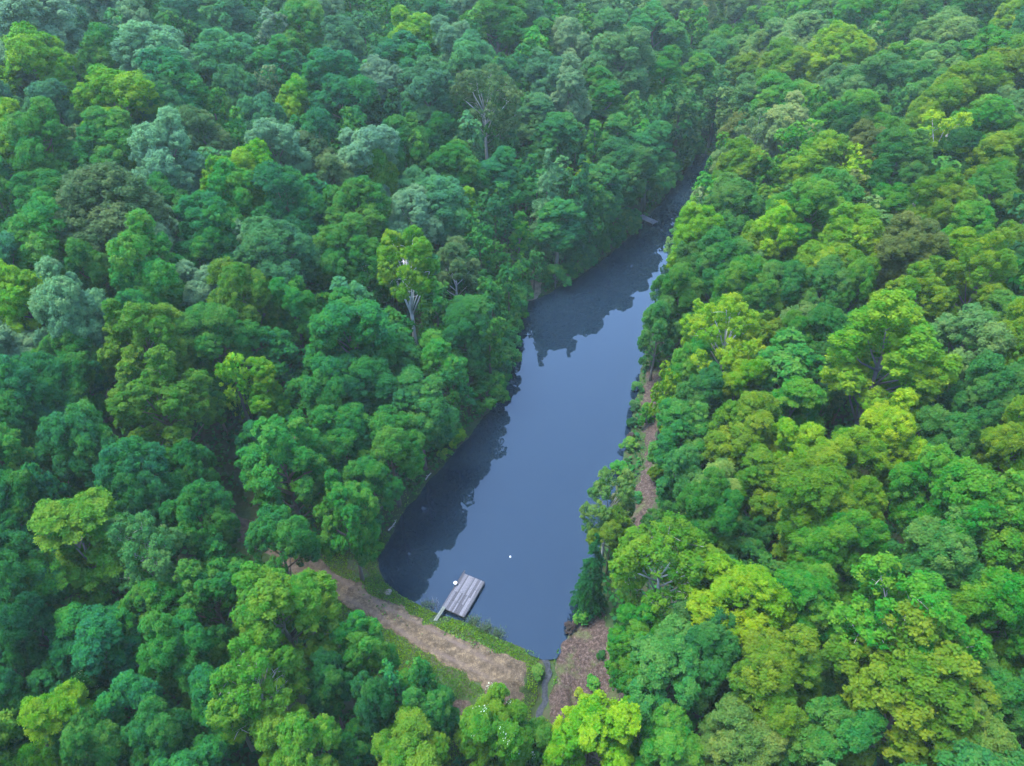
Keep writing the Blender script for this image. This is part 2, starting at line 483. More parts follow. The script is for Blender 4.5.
def conifer_arrays(seed, R, H, n_layer, n_br, n_leaf, size):
    rs = np.random.RandomState(seed)
    Ps, Ns, var, tip = [], [], [], []
    for i in range(n_layer):
        u = (i + .3) / n_layer
        z = H * (.10 + .90 * u); r = R * (1.02 - u) ** .75 * rs.uniform(.85, 1.1) + .12
        for b in range(max(4, int(n_br * (1 - .5 * u)))):
            az = b * 2 * PI / n_br + i * 1.1 + rs.uniform(-.25, .25)
            rr = r * rs.uniform(.75, 1.1); n = int(n_leaf * (.6 + rr / R))
            s = np.sqrt(rs.uniform(.02, 1, n))
            w = rs.normal(size=n) * .16 * rr * (1.15 - s)+ rs.normal(size=n) * .06
            x = np.cos(az) * s * rr - np.sin(az) * w; y = np.sin(az) * s * rr + np.cos(az) * w
            zz = z + .10 * rr * s - .42 * rr * s ** 2 + rs.normal(size=n) * .10
            Ps.append(np.stack([x, y, zz], 1))
            Ns.append(unit(np.stack([np.cos(az) * .5 + 0 * x, np.sin(az) * .5 + 0 * x, .9 + 0 * x], 1) + .45 * rs.normal(size=(n, 3))))
            cvv = rs.uniform(); var.append(np.clip(.4 * cvv + .6 * rs.uniform(0, 1, n), 0, 1)); tip.append(np.full(n, .5 * cvv))
    P = np.concatenate(Ps); N = np.concatenate(Ns)
    return leaf_quads(P, N, size, rs, .55), np.concatenate(var), np.concatenate(tip), []

def quads_mesh(name, V, var, tip, mat, extra=None):
    at = {'var': var, 'tip': tip}
    if extra: at.update(extra)
    return raw_mesh(name, V, np.arange(len(V)).reshape(-1, 4), at, mat)

def trunk_mesh(seed, R, H, lobes, shape):
    rs = random.Random(seed); mb = MB()
    top = H * (.62 if shape == 'c' else .82 if shape == 'v' else .80 if shape == 'w' else .62)
    r0 = .018 * H if shape != 'b' else .03 * H
    bend = [(rs.uniform(-.02, .02) * H, rs.uniform(-.02, .02) * H) for _ in range(6)]
    pts = [(bend[i][0] * (i / 5), bend[i][1] * (i / 5), -.4 + (top + .4) * i / 5) for i in range(6)]
    mb.tube(pts, [r0 * (1.35 - .2 * min(i, 1) - .17 * i) for i in range(6)], 7)
    for (c, lr) in lobes:
        zb = min(max(c[2] - R * rs.uniform(.5, .9), H * .18), top * .98) if shape != 'w' else H * rs.uniform(.3, .72)
        f = zb / top; b0 = Vector((pts[3][0] * f, pts[3][1] * f, zb)); e = Vector(c)
        if shape == 's': e = e + (e - Vector((0, 0, H * .5))).normalized() * lr * .55
        m = b0.lerp(e, .5) + Vector((rs.uniform(-.3, .3), rs.uniform(-.3, .3), -.08 * R * rs.random()))
        rr = r0 * (.38 if shape != 's' else .32)
        mb.tube([b0, m, e], [rr, rr * .62, rr * .22], 5)
        for q in range(3 if shape in 'sw' else 2):
            a = m.lerp(e, rs.uniform(.1, .8)); d = Vector((rs.gauss(0, 1), rs.gauss(0, 1), rs.uniform(-.1, 1))).normalized() * lr * rs.uniform(.7, 1.2)
            mb.tube([a, a + d * .5 + Vector((0, 0, .1)), a + d], [rr * .42, rr * .26, rr * .10], 4)
    return mb.mesh("trunk", BARK, True)
TREES = []
def T(*a): TREES.append(a)
T(25.57,55.55,5.05,3.74,16.97,"Y","r",'large olive-yellow round tree, nearest one in front of the small vivid green dome')
T(-18.74,66.42,3.37,3.50,16.50,"E","r",'mid-green round tree, nearest one in front of the large mid-green tree')
T(-86.20,149.71,20.52,4.10,17.71,"M","r",'muted grey-green round tree, nearest one behind the broad lime-topped tree')
T(21.63,132.14,0.80,5.77,21.03,"T","r",'dark teal-green round tree, nearest one right of the vine-clad slim tree')
T(59.74,158.19,4.00,6.59,22.69,"G","r",'vivid green round tree, nearest one left of the lime-topped upper right tree')
T(-15.87,29.54,2.32,2.05,13.60,"E","r",'mid-green round tree, nearest one in front of the vivid green bank-foot tree')
T(98.11,153.31,13.86,7.30,24.10,"G","r",'large vivid green round tree, nearest one behind the forked-trunk lime tree')
T(96.90,185.80,11.80,6.22,21.94,"E","r",'mid-green round tree, nearest one right of the lime-topped upper right tree')
T(48.29,53.54,11.69,3.47,16.43,"T","r",'large dark teal-green round tree, nearest one right of the largest olive-yellow clumpy tree')
T(40.29,59.48,9.21,5.64,20.78,"Y","k",'largest olive-yellow clumpy tree in the middle of the right slope')
T(-34.49,24.08,4.72,2.80,15.09,"L","f",'glowing lime-green feathery tree in the bottom left corner')
T(-7.27,27.86,-1.48,2.28,14.06,"E","r",'mid-green round tree, nearest one left of the white-specked tree')
T(11.61,34.35,1.23,2.39,14.29,"G","r",'vivid green round tree, nearest one in front of the wide white-limbed olive tree')
T(28.81,97.47,1.74,3.66,16.83,"E","r",'mid-green round tree, nearest one in front of the far dock')
T(-33.16,77.52,9.17,2.68,14.86,"Y","r",'olive-yellow round tree, nearest one behind the fork-topped lime pair')
T(-34.81,27.72,4.86,2.04,13.58,"D","r",'small dark green tree dotted with white blossom at lower left')
T(-16.13,53.99,0.17,2.58,14.66,"E","r",'mid-green round tree, nearest one behind the light green ball-shaped tree')
T(-34.42,75.59,9.26,4.04,17.59,"Y","r",'large olive-yellow round tree, nearest one behind the fork-topped lime pair')
T(33.03,42.78,8.80,2.14,13.78,"Y","r",'olive-yellow round tree, nearest one behind the wide pale-limbed lower right tree')
T(77.42,130.53,11.51,4.77,19.04,"Y","r",'olive-yellow round tree, nearest one behind the forked-trunk lime tree')
T(13.73,30.40,0.59,3.45,16.40,"E","r",'large mid-green round tree, nearest one right of the leaf-littered slope')
T(26.06,34.64,6.42,2.96,15.42,"G","r",'large vivid green round tree, nearest one right of the brilliant lime tree')
T(-31.64,23.10,4.63,2.18,13.85,"G","r",'vivid green round tree, nearest one right of the glowing lime corner tree')
T(-77.94,157.69,20.00,4.43,18.37,"P","r",'pale silvery-green round tree, nearest one behind the broad lime-topped tree')
T(-46.12,167.28,17.05,5.26,20.02,"G","r",'vivid green round tree, nearest one left of the bright lime dome tree')
T(-35.07,52.42,3.45,2.48,14.46,"E","r",'mid-green round tree, nearest one in front of the many-clumped yellow-green tree')
T(-34.55,31.50,5.79,3.14,15.77,"T","r",'large dark teal-green round tree, nearest one behind the white-blossomed tree')
T(8.02,111.10,0.04,2.55,5.45,"E","b",'small mid-green low shrub, nearest one right of the sandy landing on the far shore')
T(-52.21,102.17,15.26,4.66,18.83,"P","r",'pale silvery dome-shaped tree below the brownish round tree on the left slope')
T(30.55,25.75,4.79,4.79,19.08,"Y","k",'golden-yellow clumpy tree at lower right')
T(-16.60,114.19,7.85,3.59,16.69,"M","r",'muted grey-green round tree, nearest one right of the rusty-tipped green tree')
T(-22.75,42.22,3.20,3.21,15.92,"E","r",'large mid-green round tree, nearest one behind the large olive-yellow trackside tree')
T(-24.59,52.03,2.39,4.97,19.45,"G","k",'broad vivid green tree with spreading sprays, left of the pond')
T(21.53,83.93,0.12,3.01,15.53,"E","r",'mid-green round tree, nearest one left of the thin-crowned lime tree on the right bank')
T(-24.92,140.05,13.12,5.13,19.76,"P","r",'pale silvery-green round tree, nearest one in front of the bright lime dome tree')
T(-22.30,171.90,14.90,5.45,20.40,"L","r",'bright lime dome tree with glowing yellow rim high on the central slope')
T(-5.00,135.93,9.26,6.30,22.10,"B","s",'pale grey-brown tree with thin bare twigs showing, middle of the upper slope')
T(35.86,71.38,7.02,2.44,14.38,"G","r",'small vivid green dome tree right of the pale-limbed lime tree')
T(11.81,150.96,7.63,5.00,20.99,"P","t",'pale silvery-green tall narrow tree, nearest one behind the vine-clad slim tree')
T(-28.46,76.42,7.82,3.40,16.30,"G","r",'vivid green round tree, nearest one left of the large mid-green tree')
T(38.18,51.15,9.44,2.89,15.28,"L","r",'bright lime-green round tree, nearest one in front of the largest olive-yellow clumpy tree')
T(-35.20,44.19,7.21,1.99,13.48,"E","r",'mid-green round tree, nearest one behind the whitish-twigged tree')
T(-75.61,103.54,17.93,4.30,18.10,"L","r",'bright lime-green round tree, nearest one left of the broad lime-topped tree')
T(46.11,99.36,7.73,4.44,18.39,"G","r",'vivid green round tree, second such left of the broad golden-olive clumpy tree')
T(-20.26,71.24,4.66,5.67,20.85,"E","r",'large mid-green tree with yellowish top, middle of the left slope')
T(42.52,33.34,10.36,1.88,13.26,"Y","r",'olive-yellow round tree, nearest one right of the wide pale-limbed lower right tree')
T(55.52,166.02,1.42,5.61,20.71,"M","r",'muted grey-green round tree, nearest one behind the whitish half-bare tree')
T(-63.39,76.42,14.24,3.52,16.54,"M","r",'muted grey-green round tree, nearest one behind the yellow-rimmed lime dome')
T(36.51,36.35,9.66,3.38,16.27,"E","r",'large mid-green round tree, nearest one behind the wide pale-limbed lower right tree')
T(-45.14,182.51,16.97,5.15,19.80,"P","r",'pale silvery-green round tree, nearest one left of the bright lime dome tree')
T(28.84,42.96,7.55,3.73,16.96,"Y","r",'large olive-yellow round tree, nearest one behind the brilliant lime tree')
T(77.07,175.55,7.91,6.83,23.16,"L","r",'lime-topped broad tree on the upper right slope among grey-green crowns')
T(89.76,126.61,13.51,5.20,19.91,"M","r",'muted grey-green round tree, nearest one right of the forked-trunk lime tree')
T(74.51,198.56,4.62,8.03,25.56,"M","r",'muted grey-green round tree, nearest one left of the lime-topped upper right tree')
T(8.88,137.21,6.34,4.86,20.64,"T","t",'dark teal-green tall narrow tree, nearest one left of the vine-clad slim tree')
T(-36.91,158.19,15.87,5.03,19.55,"M","r",'muted grey-green round tree, nearest one left of the bright lime dome tree')
T(-24.40,89.10,8.42,4.09,17.67,"G","r",'vivid green round tree, nearest one in front of the rusty-tipped green tree')
T(6.73,26.03,-3.26,3.96,17.43,"L","k",'large pale lime tree at the bottom edge in front of the litter slope')
T(36.17,174.35,4.05,5.20,21.52,"G","t",'vivid green tall narrow tree, second such in front of the pale grey bare-looking tree')
T(-47.34,145.45,16.75,5.09,19.68,"T","r",'dark teal-green round tree, nearest one behind the lime pair')
T(107.63,209.51,12.37,5.94,21.38,"G","r",'vivid green round tree, second such right of the lime-topped upper right tree')
T(-64.87,117.19,17.71,5.86,21.22,"L","r",'broad lime-topped tree standing above a vivid green tree on the upper left slope')
T(-38.20,38.25,8.34,3.61,16.71,"Y","f",'yellow-green tree with feathery layered sprays at lower left')
T(-53.26,77.07,12.76,3.02,15.54,"G","r",'vivid green round tree, nearest one in front of the broad brownish olive tree')
T(-29.43,63.75,6.41,2.30,13.97,"L","t",'right upright crown of the fork-topped lime-green pair of trees')
T(6.27,117.42,2.33,4.36,20.84,"P","c",'pale grey-green spire conifer with a pointed top on the far shore slope')
T(-55.21,142.36,17.50,5.85,21.20,"M","r",'muted grey-green round tree, second such right of the broad lime-topped tree')
T(43.32,49.34,10.91,2.80,15.10,"E","r",'mid-green round tree, nearest one in front of the largest olive-yellow clumpy tree')
T(-75.93,136.87,19.59,4.34,18.17,"G","r",'vivid green round tree, nearest one behind the broad lime-topped tree')
T(-46.45,42.49,9.79,2.93,15.36,"E","r",'large mid-green round tree, second such left of the feathery layered tree')
T(-87.60,126.49,19.78,5.02,19.54,"P","r",'pale silvery-green round tree, nearest one left of the broad lime-topped tree')
T(-12.85,161.75,13.34,5.44,20.38,"P","r",'pale silvery-green round tree, nearest one right of the bright lime dome tree')
T(-12.07,28.07,0.58,1.76,13.03,"E","r",'mid-green round tree, second such in front of the vivid green bank-foot tree')
T(-30.41,26.39,4.03,2.29,14.08,"T","r",'dark teal-green round tree, nearest one right of the white-blossomed tree')
T(-23.62,27.38,3.24,2.61,14.72,"T","r",'large dark teal-green round tree, nearest one in front of the large olive-yellow trackside tree')
T(7.42,158.60,9.60,5.19,19.88,"M","r",'muted grey-green round tree, nearest one right of the pale grey-brown twiggy tree')
T(-15.86,103.50,6.62,4.08,17.66,"P","r",'pale silvery-green round tree, nearest one behind the white-trunked lime tree')
T(16.29,122.61,0.38,4.73,20.29,"T","t",'dark teal-green tall narrow tree, nearest one left of the far dock')
T(1.24,111.38,1.86,1.84,13.64,"G","v",'small vivid green slim column tree, nearest one in front of the pale spire conifer')
T(66.55,203.72,0.88,6.68,22.86,"M","r",'muted grey-green round tree, second such right of the pale grey bare-looking tree')
T(50.40,153.73,0.36,4.52,18.55,"B","r",'brownish olive round tree, nearest one behind the whitish half-bare tree')
T(47.45,222.43,7.82,7.02,23.53,"M","r",'muted grey-green round tree, nearest one left of the pale grey bare-looking tree')
T(28.38,141.51,0.24,4.90,20.73,"T","t",'dark teal-green tall narrow tree, nearest one left of the whitish half-bare tree')
T(112.94,187.91,14.34,5.93,21.36,"G","r",'vivid green round tree, second such behind the forked-trunk lime tree')
T(54.86,200.97,0.93,5.96,21.43,"T","r",'dark teal-green round tree, nearest one in front of the pale grey bare-looking tree')
T(-33.96,114.16,12.20,3.50,16.50,"B","r",'brownish olive round tree, nearest one right of the lime pair')
T(25.16,171.81,6.96,7.00,23.49,"M","r",'muted grey-green round tree, second such behind the vine-clad slim tree')
T(-2.53,120.87,5.66,4.20,18.92,"T","t",'dark teal-green tall narrow tree, nearest one behind the slim lime-green tree')
T(-17.13,46.92,1.27,3.20,15.90,"G","k",'distinct light green ball-shaped tree where the dirt track meets the pond')
T(-31.23,82.84,9.54,4.74,18.98,"M","r",'large muted grey-green round tree, nearest one in front of the lime pair')
T(-59.07,66.30,7.88,4.03,17.57,"P","r",'large pale silvery-green round tree, nearest one in front of the yellow-rimmed lime dome')
T(-13.77,127.66,9.41,3.68,16.87,"D","r",'deep green round tree, nearest one left of the pale grey-brown twiggy tree')
T(-52.31,55.51,10.75,3.33,16.17,"T","r",'large dark teal-green round tree, nearest one in front of the yellow-rimmed lime dome')
T(31.78,59.18,6.87,2.95,15.39,"G","f",'vivid green feathery layered tree, nearest one in front of the small vivid green dome')
T(-75.67,170.99,19.55,6.33,22.16,"G","r",'vivid green round tree, second such behind the broad lime-topped tree')
T(-29.41,109.95,10.90,3.80,17.09,"B","r",'brownish olive round tree, nearest one behind the rusty-tipped green tree')
T(10.89,47.97,0.26,2.20,13.89,"Y","r",'olive-yellow round tree, nearest one right of the pale tree over the water')
T(-111.24,177.83,20.95,5.47,20.44,"T","r",'dark teal-green round tree, second such behind the broad lime-topped tree')
T(-52.23,65.92,8.00,3.37,16.24,"G","r",'vivid green round tree, nearest one left of the bright yellow-green clumpy tree')
T(-9.71,73.91,1.52,3.34,16.18,"G","r",'vivid green round tree, second such right of the large mid-green tree')
T(58.36,67.21,12.88,3.28,16.06,"E","r",'mid-green round tree, nearest one right of the broad golden-olive clumpy tree')
T(-8.57,24.43,-1.84,3.29,16.09,"Y","r",'large olive-yellow round tree, nearest one left of the white-specked tree')
T(-11.82,65.26,0.15,4.23,17.95,"E","r",'large mid-green round tree, nearest one in front of the large mid-green tree')
T(-103.38,180.21,20.57,5.55,20.60,"M","r",'muted grey-green round tree, third such behind the broad lime-topped tree')
T(95.31,167.65,12.72,7.44,24.38,"M","r",'large muted grey-green round tree, nearest one right of the lime-topped upper right tree')
T(-37.74,109.70,12.84,4.29,18.08,"P","r",'pale silvery-green round tree, nearest one right of the lime pair')
T(64.26,89.25,12.42,3.98,17.46,"G","r",'vivid green round tree, nearest one behind the broad golden-olive clumpy tree')
T(-19.21,122.46,9.56,4.37,18.24,"G","r",'vivid green round tree, nearest one behind the rusty-tipped green tree')
T(-8.72,151.98,12.05,6.13,21.76,"M","r",'muted grey-green round tree, nearest one behind the pale grey-brown twiggy tree')
T(-45.99,75.79,11.46,4.67,18.84,"G","r",'large vivid green round tree, nearest one behind the bright yellow-green clumpy tree')
T(50.22,73.32,10.80,4.33,18.15,"Y","k",'broad golden-olive clumpy tree on the upper right slope')
T(34.43,22.48,5.93,2.95,15.39,"V","r",'large pale yellow-green round tree, nearest one right of the golden-yellow clumpy tree')
T(-42.74,49.85,8.94,3.42,16.34,"E","r",'large mid-green round tree, nearest one left of the many-clumped yellow-green tree')
T(-39.18,58.22,4.38,5.44,20.37,"Y","k",'tall yellow-green tree with many leaf clumps, left of the fork-topped lime tree')
T(43.98,138.64,0.45,2.99,15.49,"P","s",'whitish half-bare tree leaning over the narrow end of the pond')
T(19.37,74.00,0.29,1.46,3.38,"G","b",'small vivid green low shrub, nearest one behind the pale tree over the water')
T(-20.67,150.41,13.51,6.03,21.57,"T","r",'dark teal-green round tree, nearest one in front of the bright lime dome tree')
T(-8.93,95.38,3.58,3.22,15.94,"B","r",'brownish olive round tree, nearest one right of the white-trunked lime tree')
T(12.38,118.83,0.70,4.44,21.10,"T","c",'dark teal-green spire-shaped conifer, nearest one right of the pale spire conifer')
T(-3.37,185.02,14.29,7.25,24.01,"G","r",'vivid green round tree, nearest one right of the bright lime dome tree')
T(22.46,63.33,3.04,3.28,16.06,"E","r",'mid-green round tree, nearest one in front of the thin-crowned lime tree on the right bank')
T(62.73,121.80,9.34,4.16,17.81,"B","r",'brownish olive round tree, nearest one left of the forked-trunk lime tree')
T(55.47,141.73,4.55,4.83,19.15,"P","r",'pale silvery-green round tree, nearest one in front of the lime-topped upper right tree')
T(57.37,238.97,7.36,4.89,19.28,"P","s",'pale grey bare-looking tree near the top edge between green crowns')
T(37.04,25.78,6.59,2.63,14.76,"E","r",'large mid-green round tree, nearest one right of the golden-yellow clumpy tree')
T(-42.80,99.74,13.42,3.80,17.10,"L","r",'left lime tree of the touching lime pair, yellow along its top edge')
T(63.94,78.08,13.19,3.18,15.85,"T","r",'dark teal-green round tree, nearest one right of the broad golden-olive clumpy tree')
T(-59.02,119.74,17.16,3.92,17.34,"M","r",'muted grey-green round tree, nearest one behind the pale silvery dome tree')
T(4.70,144.81,8.52,4.34,19.28,"M","t",'muted grey-green tall narrow tree, nearest one right of the pale grey-brown twiggy tree')
T(-20.83,87.60,7.31,3.28,16.05,"G","r",'vivid green round tree, nearest one left of the white-trunked lime tree')
T(-24.25,113.99,9.83,5.81,21.13,"P","r",'large pale silvery-green round tree, nearest one behind the rusty-tipped green tree')
T(-52.84,186.30,17.51,5.10,19.70,"M","r",'muted grey-green round tree, second such left of the bright lime dome tree')
T(34.94,82.41,5.65,3.94,17.39,"G","r",'vivid green round tree, second such behind the small vivid green dome')
T(25.72,189.82,9.35,5.52,20.54,"M","r",'muted grey-green round tree, second such left of the pale grey bare-looking tree')
T(46.70,183.87,1.34,5.22,21.57,"G","t",'vivid green tall narrow tree, nearest one in front of the pale grey bare-looking tree')
T(-26.48,35.09,5.11,3.30,16.09,"G","k",'vivid bright green tree left of the olive tree by the dirt track')
T(81.78,119.73,12.81,5.95,21.39,"G","r",'large vivid green round tree, nearest one right of the forked-trunk lime tree')
T(-16.80,24.38,1.20,3.18,15.86,"Y","r",'large olive-yellow round tree, nearest one in front of the vivid green bank-foot tree')
T(-40.15,104.88,13.14,3.43,16.37,"L","r",'right lime tree of the touching lime pair, taller and less yellow')
T(-49.97,113.07,15.59,3.77,17.05,"B","r",'brownish olive round tree, nearest one right of the pale silvery dome tree')
T(27.82,28.36,4.47,1.70,12.90,"D","r",'deep green round tree, nearest one left of the golden-yellow clumpy tree')
T(37.34,203.20,7.84,6.83,23.17,"T","r",'dark teal-green round tree, nearest one left of the pale grey bare-looking tree')
T(-14.92,73.40,3.15,2.99,15.49,"E","r",'mid-green round tree, nearest one right of the large mid-green tree')
T(-50.23,132.38,16.48,3.76,17.02,"M","r",'muted grey-green round tree, nearest one right of the pale silvery dome tree')
T(-43.17,123.66,14.82,3.48,16.46,"M","r",'muted grey-green round tree, nearest one behind the lime pair')
T(22.09,87.35,0.15,1.98,4.37,"E","b",'small mid-green low shrub, nearest one left of the thin-crowned lime tree on the right bank')
T(-31.31,131.12,12.93,4.96,19.42,"T","r",'dark teal-green round tree, second such behind the rusty-tipped green tree')
T(53.72,84.07,10.86,4.30,18.10,"B","r",'large brownish olive round tree, nearest one behind the broad golden-olive clumpy tree')
T(39.79,69.95,8.13,3.48,16.46,"E","r",'mid-green round tree, nearest one right of the small vivid green dome')
T(27.28,79.21,3.42,3.14,15.78,"L","s",'bright lime-green thin-crowned tree with bare limbs, nearest one left of the small vivid green dome')
T(60.15,188.87,0.23,5.69,20.89,"Y","r",'olive-yellow round tree, nearest one in front of the pale grey bare-looking tree')
T(46.76,83.35,9.33,3.12,15.74,"Y","r",'olive-yellow round tree, nearest one left of the broad golden-olive clumpy tree')
T(-58.80,70.69,12.09,3.67,16.85,"L","r",'yellow-rimmed lime dome tree near the left edge')
T(-87.06,139.93,20.37,7.55,24.59,"P","r",'large pale silvery-green round tree, nearest one left of the broad lime-topped tree')
T(51.00,104.34,8.53,4.59,18.68,"E","r",'mid-green round tree, nearest one behind the broad golden-olive clumpy tree')
T(-27.57,24.02,3.82,2.22,13.95,"E","r",'mid-green round tree, nearest one right of the white-blossomed tree')
T(72.11,249.51,3.31,7.82,25.14,"M","r",'muted grey-green round tree, nearest one right of the pale grey bare-looking tree')
T(77.42,107.30,12.89,5.44,20.38,"Y","r",'large olive-yellow round tree, nearest one right of the forked-trunk lime tree')
T(72.34,162.06,7.95,5.33,20.16,"M","r",'muted grey-green round tree, nearest one in front of the lime-topped upper right tree')
T(18.48,61.31,1.87,1.29,3.06,"Y","b",'small olive-yellow low shrub, nearest one right of the pale tree over the water')
T(37.05,82.75,6.35,3.17,15.84,"E","r",'mid-green round tree, nearest one behind the small vivid green dome')
T(-42.11,64.55,9.55,4.30,18.10,"Y","k",'bright yellow-green clumpy tree in front of an emerald tree on the left')
T(-36.53,68.66,8.70,4.09,17.68,"G","r",'large vivid green round tree, nearest one right of the bright yellow-green clumpy tree')
T(20.86,28.18,2.54,3.74,16.98,"Y","r",'large olive-yellow round tree, nearest one in front of the brilliant lime tree')
T(73.95,112.03,12.24,4.19,17.88,"D","r",'deep green round tree, nearest one right of the forked-trunk lime tree')
T(-20.72,27.82,2.85,3.71,16.93,"Y","s",'large olive-yellow thin-crowned tree with bare limbs, nearest one left of the vivid green bank-foot tree')
T(84.08,145.27,11.70,4.76,19.02,"T","r",'dark teal-green round tree, nearest one behind the forked-trunk lime tree')
T(1.62,27.24,-3.57,2.21,13.92,"G","r",'vivid green round tree, nearest one right of the white-specked tree')
T(-39.54,76.85,10.37,3.35,16.21,"P","r",'pale silvery-green round tree, nearest one right of the bright yellow-green clumpy tree')
T(-42.21,86.54,12.15,4.65,18.80,"E","r",'large mid-green round tree, nearest one in front of the lime pair')
T(-10.27,193.68,15.84,5.48,20.45,"P","r",'pale silvery-green round tree, second such right of the bright lime dome tree')
T(39.49,38.51,10.79,3.91,17.31,"G","r",'large vivid green round tree, second such behind the wide pale-limbed lower right tree')
T(109.17,195.89,13.43,7.09,23.68,"M","r",'muted grey-green round tree, second such right of the lime-topped upper right tree')
T(11.16,31.47,-0.07,1.95,13.39,"G","r",'vivid green round tree, nearest one right of the leaf-littered slope')
T(-14.68,85.11,5.12,4.42,18.34,"L","w",'lime-yellow tree with a bare white trunk and white side limbs')
T(46.03,87.34,8.74,4.95,19.39,"Y","r",'large olive-yellow round tree, nearest one left of the broad golden-olive clumpy tree')
T(30.59,104.50,1.62,3.48,16.46,"L","r",'bright lime-green round tree, nearest one right of the far dock')
T(-26.27,65.81,5.61,1.02,2.54,"W","b",'small white-flowering vine clump hanging between green trees left of the pond')
T(19.89,34.81,4.40,3.70,16.89,"L","r",'brilliant lime tree right of the bare white limbs')
T(42.77,126.17,2.75,4.86,19.22,"Y","r",'olive-yellow round tree, nearest one right of the whitish half-bare tree')
T(-32.60,95.02,10.96,5.02,19.54,"T","r",'large dark teal-green round tree, nearest one right of the lime pair')
T(51.06,144.41,2.57,4.23,17.95,"P","s",'pale silvery-green thin-crowned tree with bare limbs, nearest one right of the whitish half-bare tree')
T(-50.19,94.11,14.44,3.77,17.03,"E","r",'mid-green round tree, nearest one in front of the pale silvery dome tree')
T(25.80,48.97,5.97,2.91,15.33,"Y","r",'olive-yellow round tree, nearest one behind the brilliant lime tree')
T(2.50,191.74,14.52,5.45,20.41,"M","r",'muted grey-green round tree, second such behind the pale grey-brown twiggy tree')
T(-21.95,62.43,3.76,3.11,15.71,"E","r",'mid-green round tree, nearest one right of the fork-topped lime pair')
T(-52.09,68.13,11.25,3.74,16.98,"P","r",'large pale silvery-green round tree, nearest one right of the yellow-rimmed lime dome')
T(-40.30,26.28,5.51,1.99,13.47,"E","r",'mid-green round tree, nearest one left of the glowing lime corner tree')
T(-69.16,163.12,19.18,5.34,20.17,"M","r",'muted grey-green round tree, second such behind the broad lime-topped tree')
T(-1.52,159.02,11.39,4.66,18.81,"T","r",'dark teal-green round tree, nearest one behind the pale grey-brown twiggy tree')
T(47.21,46.20,12.23,2.98,15.47,"Y","r",'large olive-yellow round tree, nearest one right of the largest olive-yellow clumpy tree')
T(59.54,81.96,12.16,3.75,17.00,"L","r",'bright lime-green round tree, nearest one right of the broad golden-olive clumpy tree')
T(-39.95,131.04,14.71,3.66,16.82,"L","r",'bright lime-green round tree, nearest one left of the bright lime dome tree')
T(8.38,113.92,0.36,4.47,19.61,"T","t",'dark teal-green tall narrow tree, nearest one right of the sandy landing on the far shore')
T(-50.56,59.99,6.18,3.86,17.22,"E","r",'large mid-green round tree, nearest one left of the bright yellow-green clumpy tree')
T(-31.63,34.70,6.14,2.58,14.66,"G","r",'vivid green round tree, nearest one in front of the whitish-twigged tree')
T(-42.29,34.80,8.36,2.90,15.30,"E","r",'large mid-green round tree, nearest one left of the feathery layered tree')
T(-6.56,82.26,1.63,4.03,18.49,"E","t",'mid-green tall narrow tree, nearest one right of the white-trunked lime tree')
T(23.76,72.87,2.57,2.70,14.90,"G","r",'vivid green round tree, nearest one left of the thin-crowned lime tree on the right bank')
T(21.79,143.44,3.34,4.41,19.47,"E","t",'mid-green tall narrow tree, nearest one right of the vine-clad slim tree')
T(-39.39,31.50,6.70,2.38,14.25,"D","r",'deep green round tree, nearest one in front of the feathery layered tree')
T(67.90,126.37,9.97,4.27,18.04,"G","r",'vivid green round tree, nearest one left of the forked-trunk lime tree')
T(-65.31,135.38,18.58,6.59,22.68,"P","r",'large pale silvery-green round tree, nearest one behind the broad lime-topped tree')
T(45.68,79.21,9.21,2.72,14.94,"G","r",'vivid green round tree, nearest one left of the broad golden-olive clumpy tree')
T(53.53,118.35,7.41,4.70,18.91,"Y","r",'olive-yellow round tree, nearest one in front of the lime-topped upper right tree')
T(93.77,222.57,8.67,8.02,25.54,"M","r",'muted grey-green round tree, nearest one behind the lime-topped upper right tree')
T(29.64,51.76,6.87,2.63,14.75,"L","r",'bright lime-green round tree, nearest one in front of the small vivid green dome')
T(-39.68,95.31,12.65,3.85,17.20,"G","r",'vivid green round tree, nearest one in front of the lime pair')
T(-15.89,137.94,11.43,5.22,19.94,"M","r",'muted grey-green round tree, nearest one left of the pale grey-brown twiggy tree')
T(13.15,25.21,-0.69,2.83,15.17,"G","r",'large vivid green round tree, nearest one right of the large bottom-edge lime tree')
T(-84.96,172.87,20.20,6.63,22.77,"T","r",'dark teal-green round tree, nearest one behind the broad lime-topped tree')
T(39.07,31.12,8.60,3.20,15.91,"G","r",'large vivid green round tree, nearest one right of the wide pale-limbed lower right tree')
T(37.10,108.11,3.74,4.85,19.21,"E","r",'mid-green round tree, nearest one in front of the whitish half-bare tree')
T(-27.52,30.61,4.39,2.87,15.24,"G","r",'large vivid green round tree, nearest one in front of the vivid green lower left tree')
T(-67.16,175.18,18.76,6.76,23.02,"M","r",'muted grey-green round tree, fourth such behind the broad lime-topped tree')
T(-41.34,29.36,6.27,2.05,13.60,"E","r",'mid-green round tree, nearest one behind the glowing lime corner tree')
T(42.18,80.66,8.09,3.52,16.55,"E","r",'mid-green round tree, nearest one behind the largest olive-yellow clumpy tree')
T(25.01,88.43,1.32,3.60,16.69,"G","r",'vivid green round tree, nearest one in front of the far dock')
T(51.44,63.94,11.72,3.83,17.16,"M","r",'large muted grey-green round tree, nearest one right of the broad golden-olive clumpy tree')
T(27.07,71.70,3.83,4.62,18.74,"L","s",'broad thin-crowned lime tree with several pale limbs showing on the right bank')
T(-44.90,69.93,10.63,3.15,15.80,"E","r",'mid-green round tree, nearest one behind the bright yellow-green clumpy tree')
T(87.58,229.62,6.20,6.18,21.86,"G","r",'vivid green round tree, second such behind the lime-topped upper right tree')
T(-34.51,137.91,14.34,5.57,20.64,"T","r",'dark teal-green round tree, nearest one left of the bright lime dome tree')
